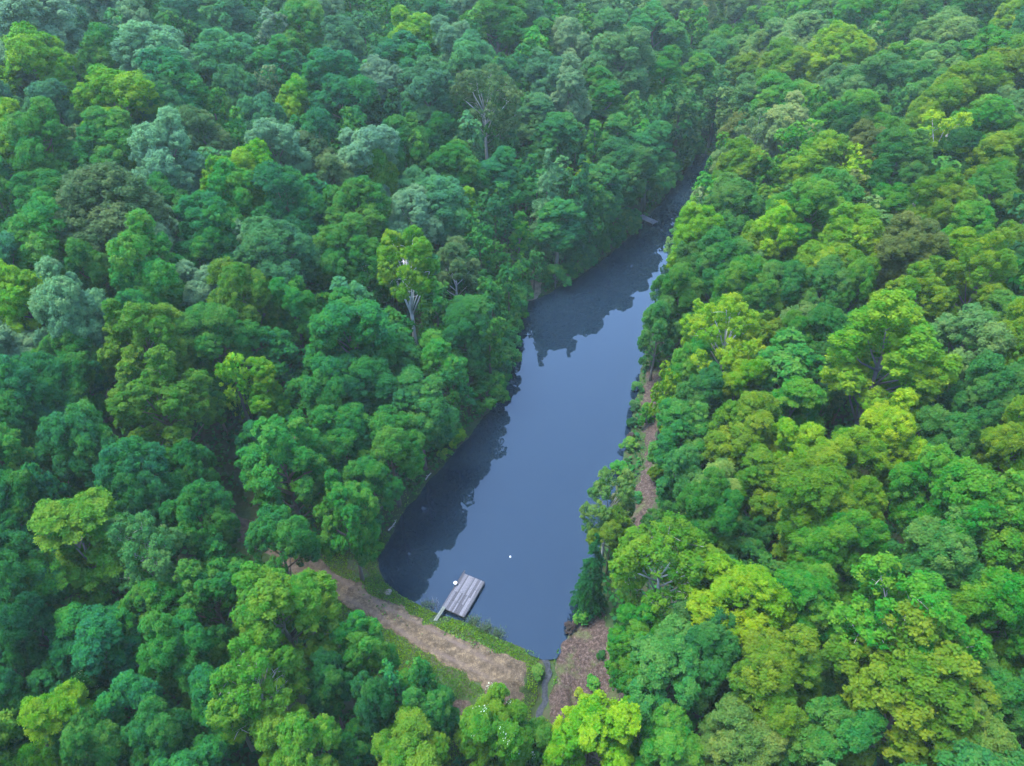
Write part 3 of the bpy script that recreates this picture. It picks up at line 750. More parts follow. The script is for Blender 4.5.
T(39.06,97.92,5.62,3.24,15.98,"Y","r",'olive-yellow round tree, nearest one in front of the whitish half-bare tree')
T(75.54,151.35,9.37,6.19,21.87,"T","r",'dark teal-green round tree, nearest one right of the lime-topped upper right tree')
T(111.57,167.65,15.24,5.31,20.13,"T","r",'dark teal-green round tree, second such behind the forked-trunk lime tree')
T(71.16,97.75,12.98,4.25,17.99,"G","r",'vivid green round tree, nearest one right of the forked-trunk lime tree')
T(44.42,39.30,12.00,2.47,14.45,"D","r",'deep green round tree, nearest one right of the wide pale-limbed lower right tree')
T(13.75,177.04,10.72,5.42,20.35,"P","r",'pale silvery-green round tree, nearest one behind the vine-clad slim tree')
T(72.07,116.87,11.76,5.30,20.10,"L","s",'lime-topped tree above a dark gap with forked pale trunk showing')
T(-59.52,123.39,17.48,5.93,21.37,"T","r",'large dark teal-green round tree, nearest one right of the broad lime-topped tree')
T(-51.86,51.41,10.80,2.30,14.11,"E","r",'mid-green round tree, nearest one in front of the yellow-rimmed lime dome')
T(19.75,44.06,4.49,3.13,15.76,"G","r",'large vivid green round tree, nearest one right of the wide white-limbed olive tree')
T(117.21,178.89,15.48,5.64,20.77,"L","r",'bright lime-green round tree, nearest one behind the forked-trunk lime tree')
T(32.99,48.60,8.11,3.40,16.30,"Y","r",'large olive-yellow round tree, nearest one in front of the largest olive-yellow clumpy tree')
T(-13.55,32.93,2.46,2.33,14.15,"G","r",'vivid green leafy tree at the foot of the dirt track bank')
T(63.60,112.16,10.46,4.80,19.10,"E","r",'mid-green round tree, nearest one left of the forked-trunk lime tree')
T(-7.90,69.53,0.05,1.72,3.87,"L","b",'small bright lime-green low shrub, nearest one right of the light green ball-shaped tree')
T(-12.06,108.45,5.85,4.43,18.36,"M","r",'muted grey-green round tree, nearest one left of the slim lime-green tree')
T(19.46,157.33,6.48,5.21,21.53,"G","t",'vivid green tall narrow tree, nearest one behind the vine-clad slim tree')
T(16.67,138.51,4.14,2.51,16.05,"G","v",'vivid green vine-clad slim tree against dark trees left of the inlet')
T(17.12,31.83,2.26,2.50,14.49,"E","r",'mid-green round tree, nearest one in front of the brilliant lime tree')
T(31.75,92.45,3.55,4.00,17.50,"E","r",'mid-green round tree, nearest one behind the thin-crowned lime tree on the right bank')
T(18.49,51.44,3.01,2.34,14.18,"T","r",'dark teal-green round tree, nearest one behind the wide white-limbed olive tree')
T(-32.88,37.86,7.09,3.34,16.18,"V","s",'pale yellow-green tree with whitish twigs above the vivid green lower left tree')
T(-59.82,80.50,14.07,4.35,18.21,"G","r",'large vivid green round tree, nearest one behind the yellow-rimmed lime dome')
T(86.45,151.92,11.74,6.14,21.78,"M","r",'muted grey-green round tree, nearest one behind the forked-trunk lime tree')
T(13.93,38.53,3.01,5.20,19.90,"Y","s",'wide olive tree with bare white limbs reaching left over the litter slope')
T(-63.28,86.47,15.21,4.69,18.89,"G","r",'large vivid green round tree, second such left of the broad brownish olive tree')
T(58.79,101.03,10.66,3.21,15.93,"G","f",'vivid green feathery layered tree, nearest one in front of the forked-trunk lime tree')
T(16.41,34.30,2.99,2.55,14.61,"T","r",'dark teal-green round tree, nearest one left of the brilliant lime tree')
T(41.12,97.72,6.28,3.57,16.64,"L","r",'bright lime-green round tree, nearest one right of the whitish half-bare tree')
T(8.44,43.67,0.11,2.00,12.81,"D","c",'dark green bushy cedar at the right edge of the pond')
T(76.50,235.80,1.78,6.40,22.30,"G","r",'vivid green round tree, nearest one right of the pale grey bare-looking tree')
T(62.40,93.92,11.94,4.63,18.75,"Y","r",'large olive-yellow round tree, nearest one in front of the forked-trunk lime tree')
T(5.92,178.35,12.47,4.85,20.60,"G","t",'vivid green tall narrow tree, nearest one behind the pale grey-brown twiggy tree')
T(-7.42,110.56,4.43,2.39,15.61,"L","v",'slim lime-green tree with thin bare stem below its crown')
T(92.23,200.07,9.83,7.01,23.53,"G","r",'vivid green round tree, nearest one behind the lime-topped upper right tree')
T(-9.47,119.58,6.84,4.56,18.61,"G","r",'vivid green round tree, nearest one behind the slim lime-green tree')
T(-30.10,43.31,5.88,2.85,15.21,"E","r",'mid-green round tree, nearest one right of the whitish-twigged tree')
T(-1.47,26.37,-1.95,3.09,15.69,"Y","r",'pale yellow-green tree with white specks at the bottom centre')
T(-24.04,99.26,8.94,4.92,19.33,"G","r",'green tree with a rusty tip, upper middle of the left slope')
T(20.92,48.23,4.36,3.05,15.59,"V","r",'pale yellow-green round tree, nearest one behind the wide white-limbed olive tree')
T(94.16,140.43,13.42,6.77,23.05,"Y","r",'large olive-yellow round tree, second such behind the forked-trunk lime tree')
T(68.08,148.86,7.56,4.48,18.45,"M","r",'muted grey-green round tree, nearest one left of the forked-trunk lime tree')
T(33.04,86.19,4.78,3.78,17.05,"G","r",'vivid green round tree, nearest one behind the thin-crowned lime tree on the right bank')
T(62.45,129.03,8.51,3.95,17.40,"D","r",'deep green round tree, nearest one in front of the lime-topped upper right tree')
T(24.69,23.84,3.12,3.09,15.68,"E","r",'large mid-green round tree, nearest one left of the golden-yellow clumpy tree')
T(-14.46,58.76,0.06,3.73,16.96,"G","r",'large vivid green round tree, nearest one behind the light green ball-shaped tree')
T(84.14,134.51,12.26,6.57,22.64,"Y","r",'large olive-yellow round tree, nearest one behind the forked-trunk lime tree')
T(-19.92,33.57,3.48,4.52,18.54,"Y","k",'large olive-yellow tree beside the left end of the dirt track')
T(18.34,24.27,1.11,3.18,15.86,"V","r",'large pale yellow-green round tree, nearest one in front of the brilliant lime tree')
T(-37.21,47.08,7.53,3.36,16.22,"T","r",'large dark teal-green round tree, nearest one in front of the many-clumped yellow-green tree')
T(65.50,178.98,3.66,6.51,22.51,"Y","r",'olive-yellow round tree, nearest one left of the lime-topped upper right tree')
T(67.64,85.30,13.26,3.08,15.67,"Y","r",'olive-yellow round tree, nearest one in front of the forked-trunk lime tree')
T(-86.33,165.82,20.45,5.38,20.27,"P","r",'pale silvery-green round tree, second such behind the broad lime-topped tree')
T(-69.93,102.18,17.39,4.44,18.37,"G","r",'vivid green round tree, nearest one left of the broad lime-topped tree')
T(-60.49,103.73,16.44,5.68,20.85,"G","r",'large vivid green round tree, nearest one in front of the broad lime-topped tree')
T(-82.61,116.74,18.97,3.80,17.09,"M","r",'muted grey-green round tree, second such left of the broad lime-topped tree')
T(-6.44,78.08,1.05,3.16,15.82,"E","r",'mid-green round tree, second such left of the sandy landing on the far shore')
T(-34.24,118.64,12.62,3.99,17.49,"T","r",'dark teal-green round tree, nearest one behind the rusty-tipped green tree')
T(67.55,137.45,8.69,5.72,20.94,"G","r",'vivid green round tree, nearest one in front of the lime-topped upper right tree')
T(-47.66,82.67,12.62,3.03,15.56,"P","r",'pale silvery-green round tree, nearest one right of the broad brownish olive tree')
T(10.63,50.23,0.11,2.67,14.84,"V","s",'pale thin feathery tree leaning out over the right side of the pond')
T(-82.11,127.30,19.54,6.60,22.70,"L","r",'bright lime tree with yellow upper edge beside a large pale grey-green tree, upper left')
T(-19.52,58.41,2.22,3.67,16.83,"E","r",'large mid-green round tree, nearest one right of the broad spreading green tree')
T(54.76,61.44,12.53,2.75,15.01,"Y","r",'olive-yellow round tree, nearest one right of the broad golden-olive clumpy tree')
T(-74.68,116.53,18.47,3.98,17.47,"M","r",'muted grey-green round tree, nearest one left of the broad lime-topped tree')
T(39.53,43.39,10.51,3.14,15.78,"G","r",'large vivid green round tree, nearest one in front of the largest olive-yellow clumpy tree')
T(-22.53,113.56,9.35,3.74,16.98,"L","r",'bright lime-green round tree, nearest one behind the rusty-tipped green tree')
T(84.61,159.16,11.26,6.41,22.32,"G","r",'vivid green round tree, nearest one right of the lime-topped upper right tree')
T(56.69,73.13,12.14,3.88,17.26,"Y","k",'large olive-yellow clumpy tree, nearest one right of the broad golden-olive clumpy tree')
T(27.22,64.51,4.71,3.01,15.51,"L","r",'bright lime-green round tree, nearest one left of the small vivid green dome')
T(19.74,58.69,2.53,3.16,15.82,"E","r",'mid-green round tree, nearest one right of the pale tree over the water')
T(29.26,38.57,7.98,3.04,15.59,"G","r",'large vivid green round tree, nearest one behind the wide pale-limbed lower right tree')
T(18.73,200.20,12.77,5.71,20.93,"M","r",'muted grey-green round tree, third such behind the pale grey-brown twiggy tree')
T(-53.05,84.85,13.62,6.26,22.01,"B","r",'very broad brownish olive tree on the left slope')
T(-17.41,185.18,15.37,5.26,20.02,"T","r",'dark teal-green round tree, nearest one right of the bright lime dome tree')
T(31.22,30.01,6.09,4.98,19.46,"G","s",'wide grey-green thin-crowned tree with pale limbs, lower right')
T(59.94,217.13,2.11,5.98,21.45,"G","r",'vivid green round tree, nearest one in front of the pale grey bare-looking tree')
FOREST = [(-89.5,171.4,20.5,2.2,13.6,"G",2),
(-55.7,137.9,17.6,2.9,15.3,"G",2),
(-85.4,126.2,19.6,2.9,15.2,"P",2),
(-46.6,117.7,15.0,2.6,14.7,"G",2),
(-62.9,182.3,18.3,3.7,17.7,"G",2),
(-64.8,168.6,18.9,4.0,17.4,"M",2),
(-68.6,157.7,19.3,3.7,16.9,"G",2),
(-79.2,151.2,20.0,3.8,17.1,"M",2),
(-100.6,172.3,21.1,4.3,18.0,"M",2),
(-96.8,153.2,21.0,3.1,16.1,"G",2),
(-52.5,125.4,16.7,2.9,15.3,"G",2),
(-77.5,128.5,19.2,3.1,15.7,"D",2),
(-41.4,199.4,17.2,4.1,17.7,"G",2),
(-31.7,196.1,16.7,4.3,18.1,"G",2),
(-25.9,198.1,16.7,3.4,16.4,"M",2),
(-9.5,178.0,14.2,4.0,17.5,"G",2),
(-33.6,173.3,16.0,3.9,17.2,"M",2),
(-51.9,165.1,17.7,4.2,17.8,"P",2),
(-38.2,136.5,14.8,2.5,14.4,"G",2),
(-42.6,146.0,16.1,2.1,13.6,"G",2),
(-45.8,134.1,15.9,3.3,16.1,"B",2),
(-28.4,125.2,12.0,3.0,15.4,"G",2),
(-16.4,121.6,8.7,3.1,15.8,"G",2),
(-18.8,133.8,11.4,2.9,15.3,"E",2),
(-9.7,139.5,10.8,2.8,15.3,"G",2),
(-8.3,130.1,9.0,3.5,16.6,"M",2),
(-2.3,135.4,8.7,3.4,16.4,"E",2),
(-23.1,133.5,11.8,3.3,16.2,"D",2),
(8.4,194.3,14.1,4.9,19.4,"G",2),
(18.4,193.7,12.0,3.7,17.7,"G",2),
(26.6,208.6,11.8,5.0,19.4,"M",2),
(4.6,171.9,11.8,4.4,18.4,"G",2),
(50.5,212.8,5.1,5.1,21.4,"G",2),
(1.8,161.0,11.2,3.9,17.4,"T",2),
(27.5,156.7,3.9,3.2,16.3,"E",2),
(33.4,158.1,1.9,3.8,17.8,"T",2),
(38.6,162.3,0.3,4.4,19.5,"M",2),
(52.9,171.3,0.1,4.4,18.2,"M",2),
(44.6,141.4,0.3,3.5,16.5,"G",2),
(46.7,123.6,4.4,3.3,16.0,"G",2),
(81.7,240.8,2.3,5.7,21.0,"G",2),
(87.2,216.5,7.3,4.2,18.8,"G",2),
(128.3,211.6,15.1,5.0,19.4,"G",2),
(85.4,181.6,9.6,4.4,18.4,"M",2),
(77.9,143.5,10.4,3.3,16.2,"T",2),
(63.8,147.8,6.3,4.2,18.0,"G",2),
(58.1,113.9,9.1,3.2,15.8,"L",2),
(55.3,133.2,5.8,3.9,17.3,"G",2),
(-48.8,89.1,13.6,2.4,14.3,"P",2),
(-71.6,91.2,16.5,2.4,14.3,"G",2),
(-37.1,87.2,11.3,2.4,14.3,"P",2),
(-10.6,82.4,3.4,2.8,15.0,"G",2),
(-3.0,88.7,0.6,2.9,15.4,"E",2),
(-5.3,103.6,2.5,2.9,15.3,"E",2),
(-2.9,110.7,2.9,3.4,16.9,"T",2),
(-3.2,80.5,0.1,2.6,14.7,"G",2),
(14.8,120.6,0.4,3.2,16.0,"E",2),
(-0.5,95.5,0.1,2.2,13.9,"E",2),
(36.0,120.5,1.2,3.7,16.9,"G",2),
(33.1,117.9,0.4,2.8,15.1,"P",2),
(-32.6,63.4,7.4,2.1,13.6,"L",2),
(-44.4,44.8,9.3,1.6,12.8,"T",2),
(-7.8,71.0,0.1,2.3,14.0,"E",2),
(20.2,69.4,1.4,1.8,13.0,"L",2),
(-10.3,29.9,0.8,1.7,12.9,"T",2),
(-7.9,30.6,0.2,1.7,13.0,"E",2),
(37.9,161.0,0.3,4.6,20.1,"D",2),
(50.5,176.9,0.0,4.8,19.0,"T",2),
(49.9,188.2,0.7,4.7,20.3,"T",2),
(50.1,153.0,0.4,3.8,17.9,"T",2),
(10.9,265.2,18.5,3.6,16.6,"D",0),
(131.3,240.7,13.9,3.0,15.5,"M",0),
(-84.7,205.9,19.7,2.9,15.3,"T",0),
(-11.1,200.8,16.4,3.0,12.5,"D",2),
(54.5,318.0,17.1,4.5,18.6,"Y",0),
(-62.3,191.0,18.3,3.0,12.5,"T",2),
(36.1,279.3,16.3,3.6,16.7,"T",0),
(-19.2,259.9,19.9,3.0,15.5,"E",0),
(95.8,311.3,4.4,3.4,16.3,"E",0),
(-53.5,243.1,19.8,3.3,16.1,"E",0),
(-27.8,160.4,15.2,3.9,14.1,"M",2),
(157.4,293.8,19.5,3.5,16.5,"T",0),
(116.4,203.3,14.1,4.5,15.1,"E",2),
(-121.0,256.8,23.2,4.1,17.7,"Y",0),
(-58.1,203.4,18.0,4.1,17.6,"G",0),
(-122.5,172.2,21.3,4.1,17.8,"B",0),
(67.1,191.3,2.7,3.1,12.6,"M",2),
(-32.3,209.8,17.6,4.4,18.3,"D",0),
(-42.9,192.9,16.9,3.1,12.6,"E",2),
(-77.4,265.5,22.3,2.8,15.0,"G",0),
(54.9,54.4,13.0,3.7,16.9,"E",3),
(78.0,316.1,10.6,3.3,16.0,"T",0),
(37.9,310.0,19.0,3.5,16.5,"M",0),
(-102.2,225.9,20.9,4.3,18.2,"G",0),
(-118.5,242.2,22.2,4.4,18.3,"E",0),
(-109.3,168.4,21.3,4.0,14.1,"T",2),
(64.7,277.6,10.3,4.5,18.4,"D",0),
(1.3,262.2,19.2,3.7,16.8,"E",0),
(58.0,295.6,14.1,3.4,16.4,"G",0),
(49.6,278.4,13.9,2.7,14.8,"G",0),
(-34.7,243.1,19.5,2.8,15.2,"E",0),
(4.0,230.1,17.5,3.4,16.3,"B",0),
(2.8,127.7,6.0,2.8,12.1,"T",2),
(131.1,317.4,15.1,3.5,16.5,"T",0),
(-134.5,208.3,20.5,3.4,16.2,"G",0),
(80.2,324.2,10.7,3.6,16.7,"Y",0),
(55.1,256.1,10.3,2.8,15.0,"M",0),
(-63.4,245.9,20.3,2.7,14.8,"T",0),
(55.5,263.3,11.1,3.3,16.1,"M",0),
(-127.9,243.5,22.4,3.3,16.2,"Y",0),
(20.3,184.0,10.1,4.4,14.8,"E",2),
(113.8,252.5,11.7,3.3,16.1,"T",0),
(-96.4,122.7,19.9,3.9,17.2,"Y",0),
(126.3,242.7,13.5,4.4,18.3,"G",0),
(127.2,250.0,13.6,2.9,15.3,"M",0),
(154.0,299.6,19.5,4.6,18.6,"Y",0),
(-59.6,56.4,12.0,3.4,16.3,"E",1),
(-82.0,96.6,17.7,3.3,16.1,"T",0),
(112.0,286.8,9.9,3.3,16.2,"T",0),
(-50.9,230.4,18.9,4.2,17.9,"M",0),
(19.9,238.1,16.1,3.8,17.1,"M",0),
(-77.3,245.5,20.8,4.5,18.4,"E",0),
(154.1,285.2,18.1,4.0,17.5,"T",0),
(-41.9,270.8,21.2,2.6,14.7,"T",0),
(148.8,222.8,16.5,3.6,16.7,"E",0),
(70.7,284.7,9.4,4.6,18.6,"Y",0),
(12.8,250.8,17.6,4.4,18.3,"Y",0),
(-100.8,254.7,22.7,3.5,16.5,"G",0),
(158.1,272.0,17.4,3.8,17.1,"T",0),
(-125.9,208.2,20.4,3.7,17.0,"E",0),
(-126.2,253.6,22.9,3.1,15.8,"E",0),
(6.8,262.3,18.8,2.9,15.4,"E",0),
(33.7,272.0,16.1,3.6,16.7,"B",0),
(-73.5,85.7,16.1,3.9,17.3,"T",0),
(-98.8,269.0,23.5,3.6,16.6,"T",0),
(64.0,258.8,8.1,3.0,15.5,"M",0),
(100.5,247.0,8.9,3.5,16.6,"Y",0),
(32.1,234.5,13.6,4.4,18.3,"T",0),
(68.9,327.5,14.4,2.8,15.1,"Y",0),
(-11.6,285.2,21.1,3.7,17.0,"D",0),
(-107.7,217.9,20.5,4.5,18.4,"M",0),
(106.7,177.2,14.1,4.5,15.0,"M",2),
(144.8,207.7,17.3,3.3,16.1,"G",0),
(-63.2,214.3,18.7,4.0,17.6,"M",0),
(-18.6,246.7,19.3,2.8,15.0,"D",0),
(-57.2,170.4,18.1,3.0,12.5,"E",2),
(49.3,299.3,16.0,2.8,15.0,"Y",0),
(-3.3,228.3,17.9,3.5,16.5,"Y",0),
(-95.7,230.1,20.8,3.4,16.3,"T",0),
(111.0,319.1,8.6,2.9,15.2,"D",0),
(62.9,311.4,14.6,4.4,18.3,"G",0),
(95.7,261.8,6.2,4.4,18.3,"T",0),
(-114.3,255.3,23.1,4.4,18.3,"Y",0),
(-80.6,194.8,19.5,3.4,16.3,"T",0),
(-41.2,212.9,17.8,4.1,17.8,"E",0),
(-132.1,220.3,21.1,4.2,17.8,"M",0),
(-58.5,161.0,18.2,2.9,12.2,"D",2),
(133.7,292.6,15.3,4.1,17.6,"G",0),
(121.7,250.5,13.0,4.1,17.7,"T",0),
(-113.8,268.9,23.7,4.1,17.7,"E",0),
(-110.2,198.9,20.4,3.6,16.7,"M",0),
(41.8,270.3,14.6,3.8,17.1,"B",0),
(62.6,329.4,16.3,4.1,17.6,"Y",0),
(48.8,260.5,12.2,3.7,16.9,"E",0),
(31.7,248.5,14.8,4.0,17.6,"D",0),
(67.7,70.2,14.1,2.8,15.0,"D",0),
(-121.8,224.2,21.1,3.9,17.4,"B",0),
(-149.3,209.0,20.6,4.1,17.8,"T",0),
(109.5,219.9,12.1,3.2,12.9,"E",2),
(130.8,299.8,14.8,4.3,18.1,"E",0),
(-25.6,251.6,19.7,2.8,15.0,"G",0),
(84.6,287.8,4.7,3.4,16.3,"E",0),
(145.3,271.5,16.0,3.4,16.3,"Y",0),
(-134.5,197.8,20.3,3.8,17.2,"D",0),
(83.4,278.4,3.4,3.2,15.9,"G",0),
(85.2,317.7,8.3,3.5,16.5,"B",0),
(21.4,262.6,17.2,4.2,17.8,"E",0),
(139.9,189.7,17.9,3.9,17.2,"Y",0),
(-41.3,283.0,21.8,2.9,15.2,"T",0),
(-58.0,269.1,21.7,4.5,18.4,"B",0),
(88.0,112.1,13.7,3.3,16.2,"M",0),
(135.2,327.2,16.4,2.9,15.2,"G",0),
(137.8,273.5,15.3,3.8,17.2,"T",0),
(-35.5,255.5,20.0,3.7,17.0,"G",0),
(16.3,271.9,18.4,3.6,16.7,"B",0),
(-16.4,241.2,19.0,4.4,18.4,"D",0),
(-6.4,240.4,18.5,4.3,18.0,"G",0),
(-42.4,230.1,18.9,3.3,16.1,"G",0),
(-6.5,219.1,17.5,3.6,16.8,"G",0),
(-104.4,146.5,21.1,3.6,16.6,"D",0),
(59.9,284.8,12.3,3.0,15.5,"M",0),
(-100.5,213.4,20.4,3.4,16.2,"T",0),
(83.5,268.3,2.9,3.1,12.6,"T",2),
(9.4,203.3,14.9,3.3,13.0,"E",2),
(-94.0,186.0,20.1,4.2,14.6,"T",2),
(118.8,293.9,11.7,2.7,14.9,"M",0),
(69.8,296.4,11.2,2.8,15.2,"E",0),
(131.9,233.6,14.2,4.2,17.8,"E",0),
(-116.0,217.0,20.8,3.0,15.5,"M",0),
(-127.9,225.0,21.2,4.1,17.8,"Y",0),
(-26.6,257.9,20.1,4.1,17.7,"D",0),
(-95.6,199.3,20.1,4.1,17.8,"T",0),
(97.0,123.3,14.3,4.5,18.5,"M",0),
(-12.9,275.2,20.5,2.9,15.2,"E",0),
(4.4,152.3,9.7,2.8,12.2,"E",2),
(-48.2,207.8,17.8,2.6,14.8,"M",0),
(-56.9,284.4,22.4,3.2,15.8,"D",0),
(112.9,245.4,11.8,3.1,15.7,"E",0),
(-98.2,247.0,22.2,3.8,17.1,"G",0),
(-15.9,223.1,18.1,4.2,17.8,"G",0),
(134.4,309.1,15.8,3.2,15.9,"Y",0),
(16.5,286.7,19.4,4.1,17.8,"T",0),
(-124.9,271.7,23.6,3.8,17.1,"T",0),
(141.7,262.9,15.2,3.8,17.0,"D",0),
(133.8,255.7,14.1,4.4,18.4,"M",0),
(-100.4,202.7,20.1,2.9,15.4,"M",0),
(72.1,212.3,2.0,3.4,13.2,"T",2),
(86.4,256.7,2.7,3.1,12.7,"E",2),
(68.5,318.8,13.9,3.3,16.0,"G",0),
(100.2,202.3,11.5,3.2,12.8,"G",2),
(115.7,310.0,10.3,3.9,17.3,"E",0),
(-26.0,192.5,16.4,2.9,12.4,"T",2),
(137.9,286.8,15.9,3.8,17.2,"T",0),
(90.1,306.7,4.8,3.0,15.4,"M",0),
(-147.7,230.0,21.7,3.0,15.4,"D",0),
(-71.6,78.7,15.3,3.5,16.4,"G",0),
(-4.5,282.3,20.5,3.4,16.4,"M",0),
(49.5,287.9,14.7,3.5,16.4,"G",0),
(-67.4,145.1,18.9,4.2,14.6,"Y",2),
(-1.7,203.7,16.2,3.0,12.5,"D",2),
(-104.9,235.9,21.4,4.3,18.0,"D",0),
(109.6,261.8,10.5,4.1,17.8,"Y",0),
(44.3,72.9,9.3,2.6,11.8,"E",1),
(69.8,274.0,8.2,3.9,17.4,"Y",0),
(-75.1,122.5,18.9,2.6,11.9,"G",2),
(-67.1,271.9,22.2,3.0,15.6,"G",0),
(15.9,229.4,16.2,4.4,18.4,"M",0),
(76.1,258.9,3.1,2.9,12.4,"E",2),
(-16.5,215.6,17.6,3.4,16.2,"M",0),
(94.0,328.1,5.3,3.0,15.4,"E",0),
(86.1,296.0,5.3,3.6,16.8,"M",0),
(-74.9,183.6,19.2,2.8,12.2,"E",2),
(-118.4,187.8,20.6,3.7,16.8,"M",0),
(-18.8,228.0,18.4,3.1,15.7,"G",0),
(-46.0,265.2,21.0,2.8,15.0,"G",0),
(-100.9,138.1,20.7,3.4,16.2,"D",0),
(91.6,244.1,6.2,3.0,12.5,"M",2),
(-125.5,185.2,20.6,4.3,18.1,"E",0),
(118.6,227.8,12.9,4.5,18.4,"T",0),
(27.1,241.2,15.1,3.8,17.0,"D",0),
(-10.2,229.9,18.2,3.4,16.3,"E",0),
(-62.0,256.6,21.0,4.4,18.4,"M",0),
(-134.3,248.0,22.7,4.4,18.3,"D",0),
(136.5,302.5,16.2,2.6,14.7,"G",0),
(106.4,300.0,7.3,4.4,18.2,"M",0),
(26.8,196.9,10.2,3.1,12.7,"M",2),
(-129.3,178.4,20.9,2.7,14.9,"M",0),
(-91.3,122.1,19.7,2.8,15.1,"E",0),
(143.7,286.7,16.9,3.8,17.1,"G",0),
(-144.0,218.9,21.0,3.1,15.6,"E",0),
(130.0,323.4,14.7,2.9,15.3,"E",0),
(70.8,223.4,1.3,2.9,12.4,"E",2),
(54.3,300.3,15.2,3.6,16.7,"M",0),
(-80.4,220.8,19.8,4.2,17.8,"Y",0),
(-103.7,270.9,23.8,2.8,15.1,"D",0),
(45.6,252.0,12.3,4.3,18.1,"D",0),
(158.2,227.0,16.8,3.3,16.1,"G",0),
(-19.6,268.2,20.4,4.1,17.7,"E",0),
(9.9,238.5,17.3,3.0,15.4,"E",0),
(-54.3,216.6,18.3,3.4,16.2,"G",0),
(141.7,230.2,15.4,3.1,15.8,"D",0),
(-138.0,275.1,23.3,2.9,15.3,"Y",0),
(80.8,96.9,14.0,3.6,16.8,"B",0),
(-143.3,227.9,21.6,3.9,17.2,"Y",0),
(57.1,271.7,11.5,2.8,15.1,"M",0),
(72.2,90.6,13.5,2.8,15.2,"T",0),
(-43.5,222.8,18.5,4.4,18.2,"D",0),
(76.2,301.7,10.0,2.8,15.1,"D",0),
(-33.8,227.4,18.5,4.0,17.5,"Y",0),
(-56.9,195.6,17.9,4.2,14.5,"M",2),
(39.1,250.8,13.7,3.7,17.0,"E",0),
(66.2,230.3,2.1,3.9,14.1,"E",2),
(-69.2,224.6,19.4,3.1,15.7,"E",0),
(152.5,228.5,16.4,4.0,17.5,"Y",0),
(124.4,312.4,13.2,3.0,15.5,"M",0),
(13.8,164.7,9.0,3.6,13.5,"G",2),
(-3.8,250.6,19.0,3.0,15.5,"T",0),
(-107.9,154.1,21.4,3.3,16.2,"T",0),
(153.4,268.9,16.7,2.9,15.3,"M",0),
(46.6,308.9,17.7,2.7,14.8,"Y",0),
(-23.7,179.1,15.5,2.6,11.9,"M",2),
(133.7,204.6,16.3,4.1,14.4,"E",2),
(127.3,267.6,13.7,3.4,16.4,"E",0),
(128.4,187.4,16.5,3.8,17.0,"G",0),
(162.6,283.6,19.0,3.6,16.7,"E",0),
(-72.1,261.0,21.6,3.0,15.6,"M",0),
(141.0,222.4,15.8,4.6,18.6,"D",0),
(102.3,271.5,7.9,4.1,17.7,"E",0),
(-95.7,258.9,22.7,3.2,16.0,"M",0),
(-91.7,236.2,21.1,4.6,18.7,"M",0),
(60.3,252.2,8.3,3.3,16.2,"T",0),
(110.6,138.2,15.6,3.8,17.2,"M",0),
(56.2,308.8,15.9,2.9,15.3,"E",0),
(59.3,322.9,16.3,2.9,15.4,"T",0),
(-21.2,191.1,16.1,3.0,12.5,"Y",2),
(38.9,241.2,12.6,3.3,16.1,"T",0),
(54.2,244.8,9.2,3.0,15.4,"M",0),
(-27.3,279.5,21.1,3.2,15.8,"B",0),
(46.4,237.2,10.2,3.3,13.1,"D",2),
(0.7,209.8,16.5,3.6,16.8,"T",0),
(-89.5,180.8,20.3,2.7,12.0,"M",2),
(-113.4,151.2,21.4,4.6,18.7,"G",0),
(-66.6,201.6,18.7,3.2,15.8,"E",0),
(-74.2,214.9,19.4,3.0,15.4,"E",0),
(-61.4,237.8,19.7,3.5,16.4,"T",0),
(145.5,255.1,15.1,4.3,18.2,"G",0),
(-17.0,198.0,16.5,3.5,13.4,"M",2),
(-42.1,245.6,19.7,4.6,18.6,"D",0),
(3.9,199.8,15.2,3.0,12.4,"Y",2),
(-123.3,193.5,20.5,4.3,18.2,"M",0),
(160.9,238.1,16.5,3.1,15.7,"T",0),
(-104.1,242.4,21.9,4.0,17.5,"E",0),
(65.0,323.4,15.2,3.2,15.9,"D",0),
(-23.8,220.1,18.1,3.2,15.9,"G",0),
(132.8,198.2,16.7,3.9,17.3,"M",0),
(-65.6,229.0,19.5,3.2,16.0,"E",0),
(103.2,312.3,5.3,4.3,18.2,"D",0),
(35.7,213.3,9.9,3.0,12.6,"B",2),
(-131.4,258.0,23.1,4.2,18.0,"G",0),
(48.2,112.6,6.8,3.2,12.8,"T",2),
(131.4,263.3,14.3,2.8,15.1,"M",0),
(-118.5,206.7,20.5,3.8,17.1,"T",0),
(-40.3,174.4,16.6,3.4,13.2,"B",2),
(-31.9,217.7,18.0,2.6,14.8,"G",0),
(101.6,260.9,8.5,2.8,15.2,"M",0),
(37.6,17.6,7.2,2.8,15.1,"G",3),
(11.0,227.4,16.7,2.8,15.0,"T",0),
(-93.9,169.4,20.6,2.7,11.9,"D",2),
(-34.1,184.7,16.2,3.8,13.8,"E",2),
(152.0,258.1,15.8,4.2,17.8,"G",0),
(52.1,48.4,13.1,3.3,16.1,"M",3),
(-25.8,245.8,19.4,2.9,15.3,"D",0),
(138.8,295.3,16.5,3.2,15.8,"Y",0),
(-21.9,282.2,21.2,2.8,15.1,"B",0),
(-117.7,231.1,21.4,2.9,15.3,"M",0),
(150.3,305.3,19.2,3.2,15.9,"E",0),
(99.3,328.4,5.0,3.8,17.2,"D",0),
(84.1,302.7,7.2,3.8,17.0,"Y",0),
(95.9,299.9,4.0,2.8,15.1,"G",0),
(116.7,275.0,11.8,3.9,17.2,"T",0),
(-137.1,230.3,21.6,3.3,16.1,"G",0),
(135.5,214.7,15.7,4.1,17.7,"G",0),
(141.1,197.6,17.5,4.1,17.7,"M",0),
(76.4,306.5,10.4,3.3,16.1,"M",0),
(123.8,192.4,15.7,4.6,15.2,"E",2),
(25.4,235.2,15.0,3.3,16.0,"G",0),
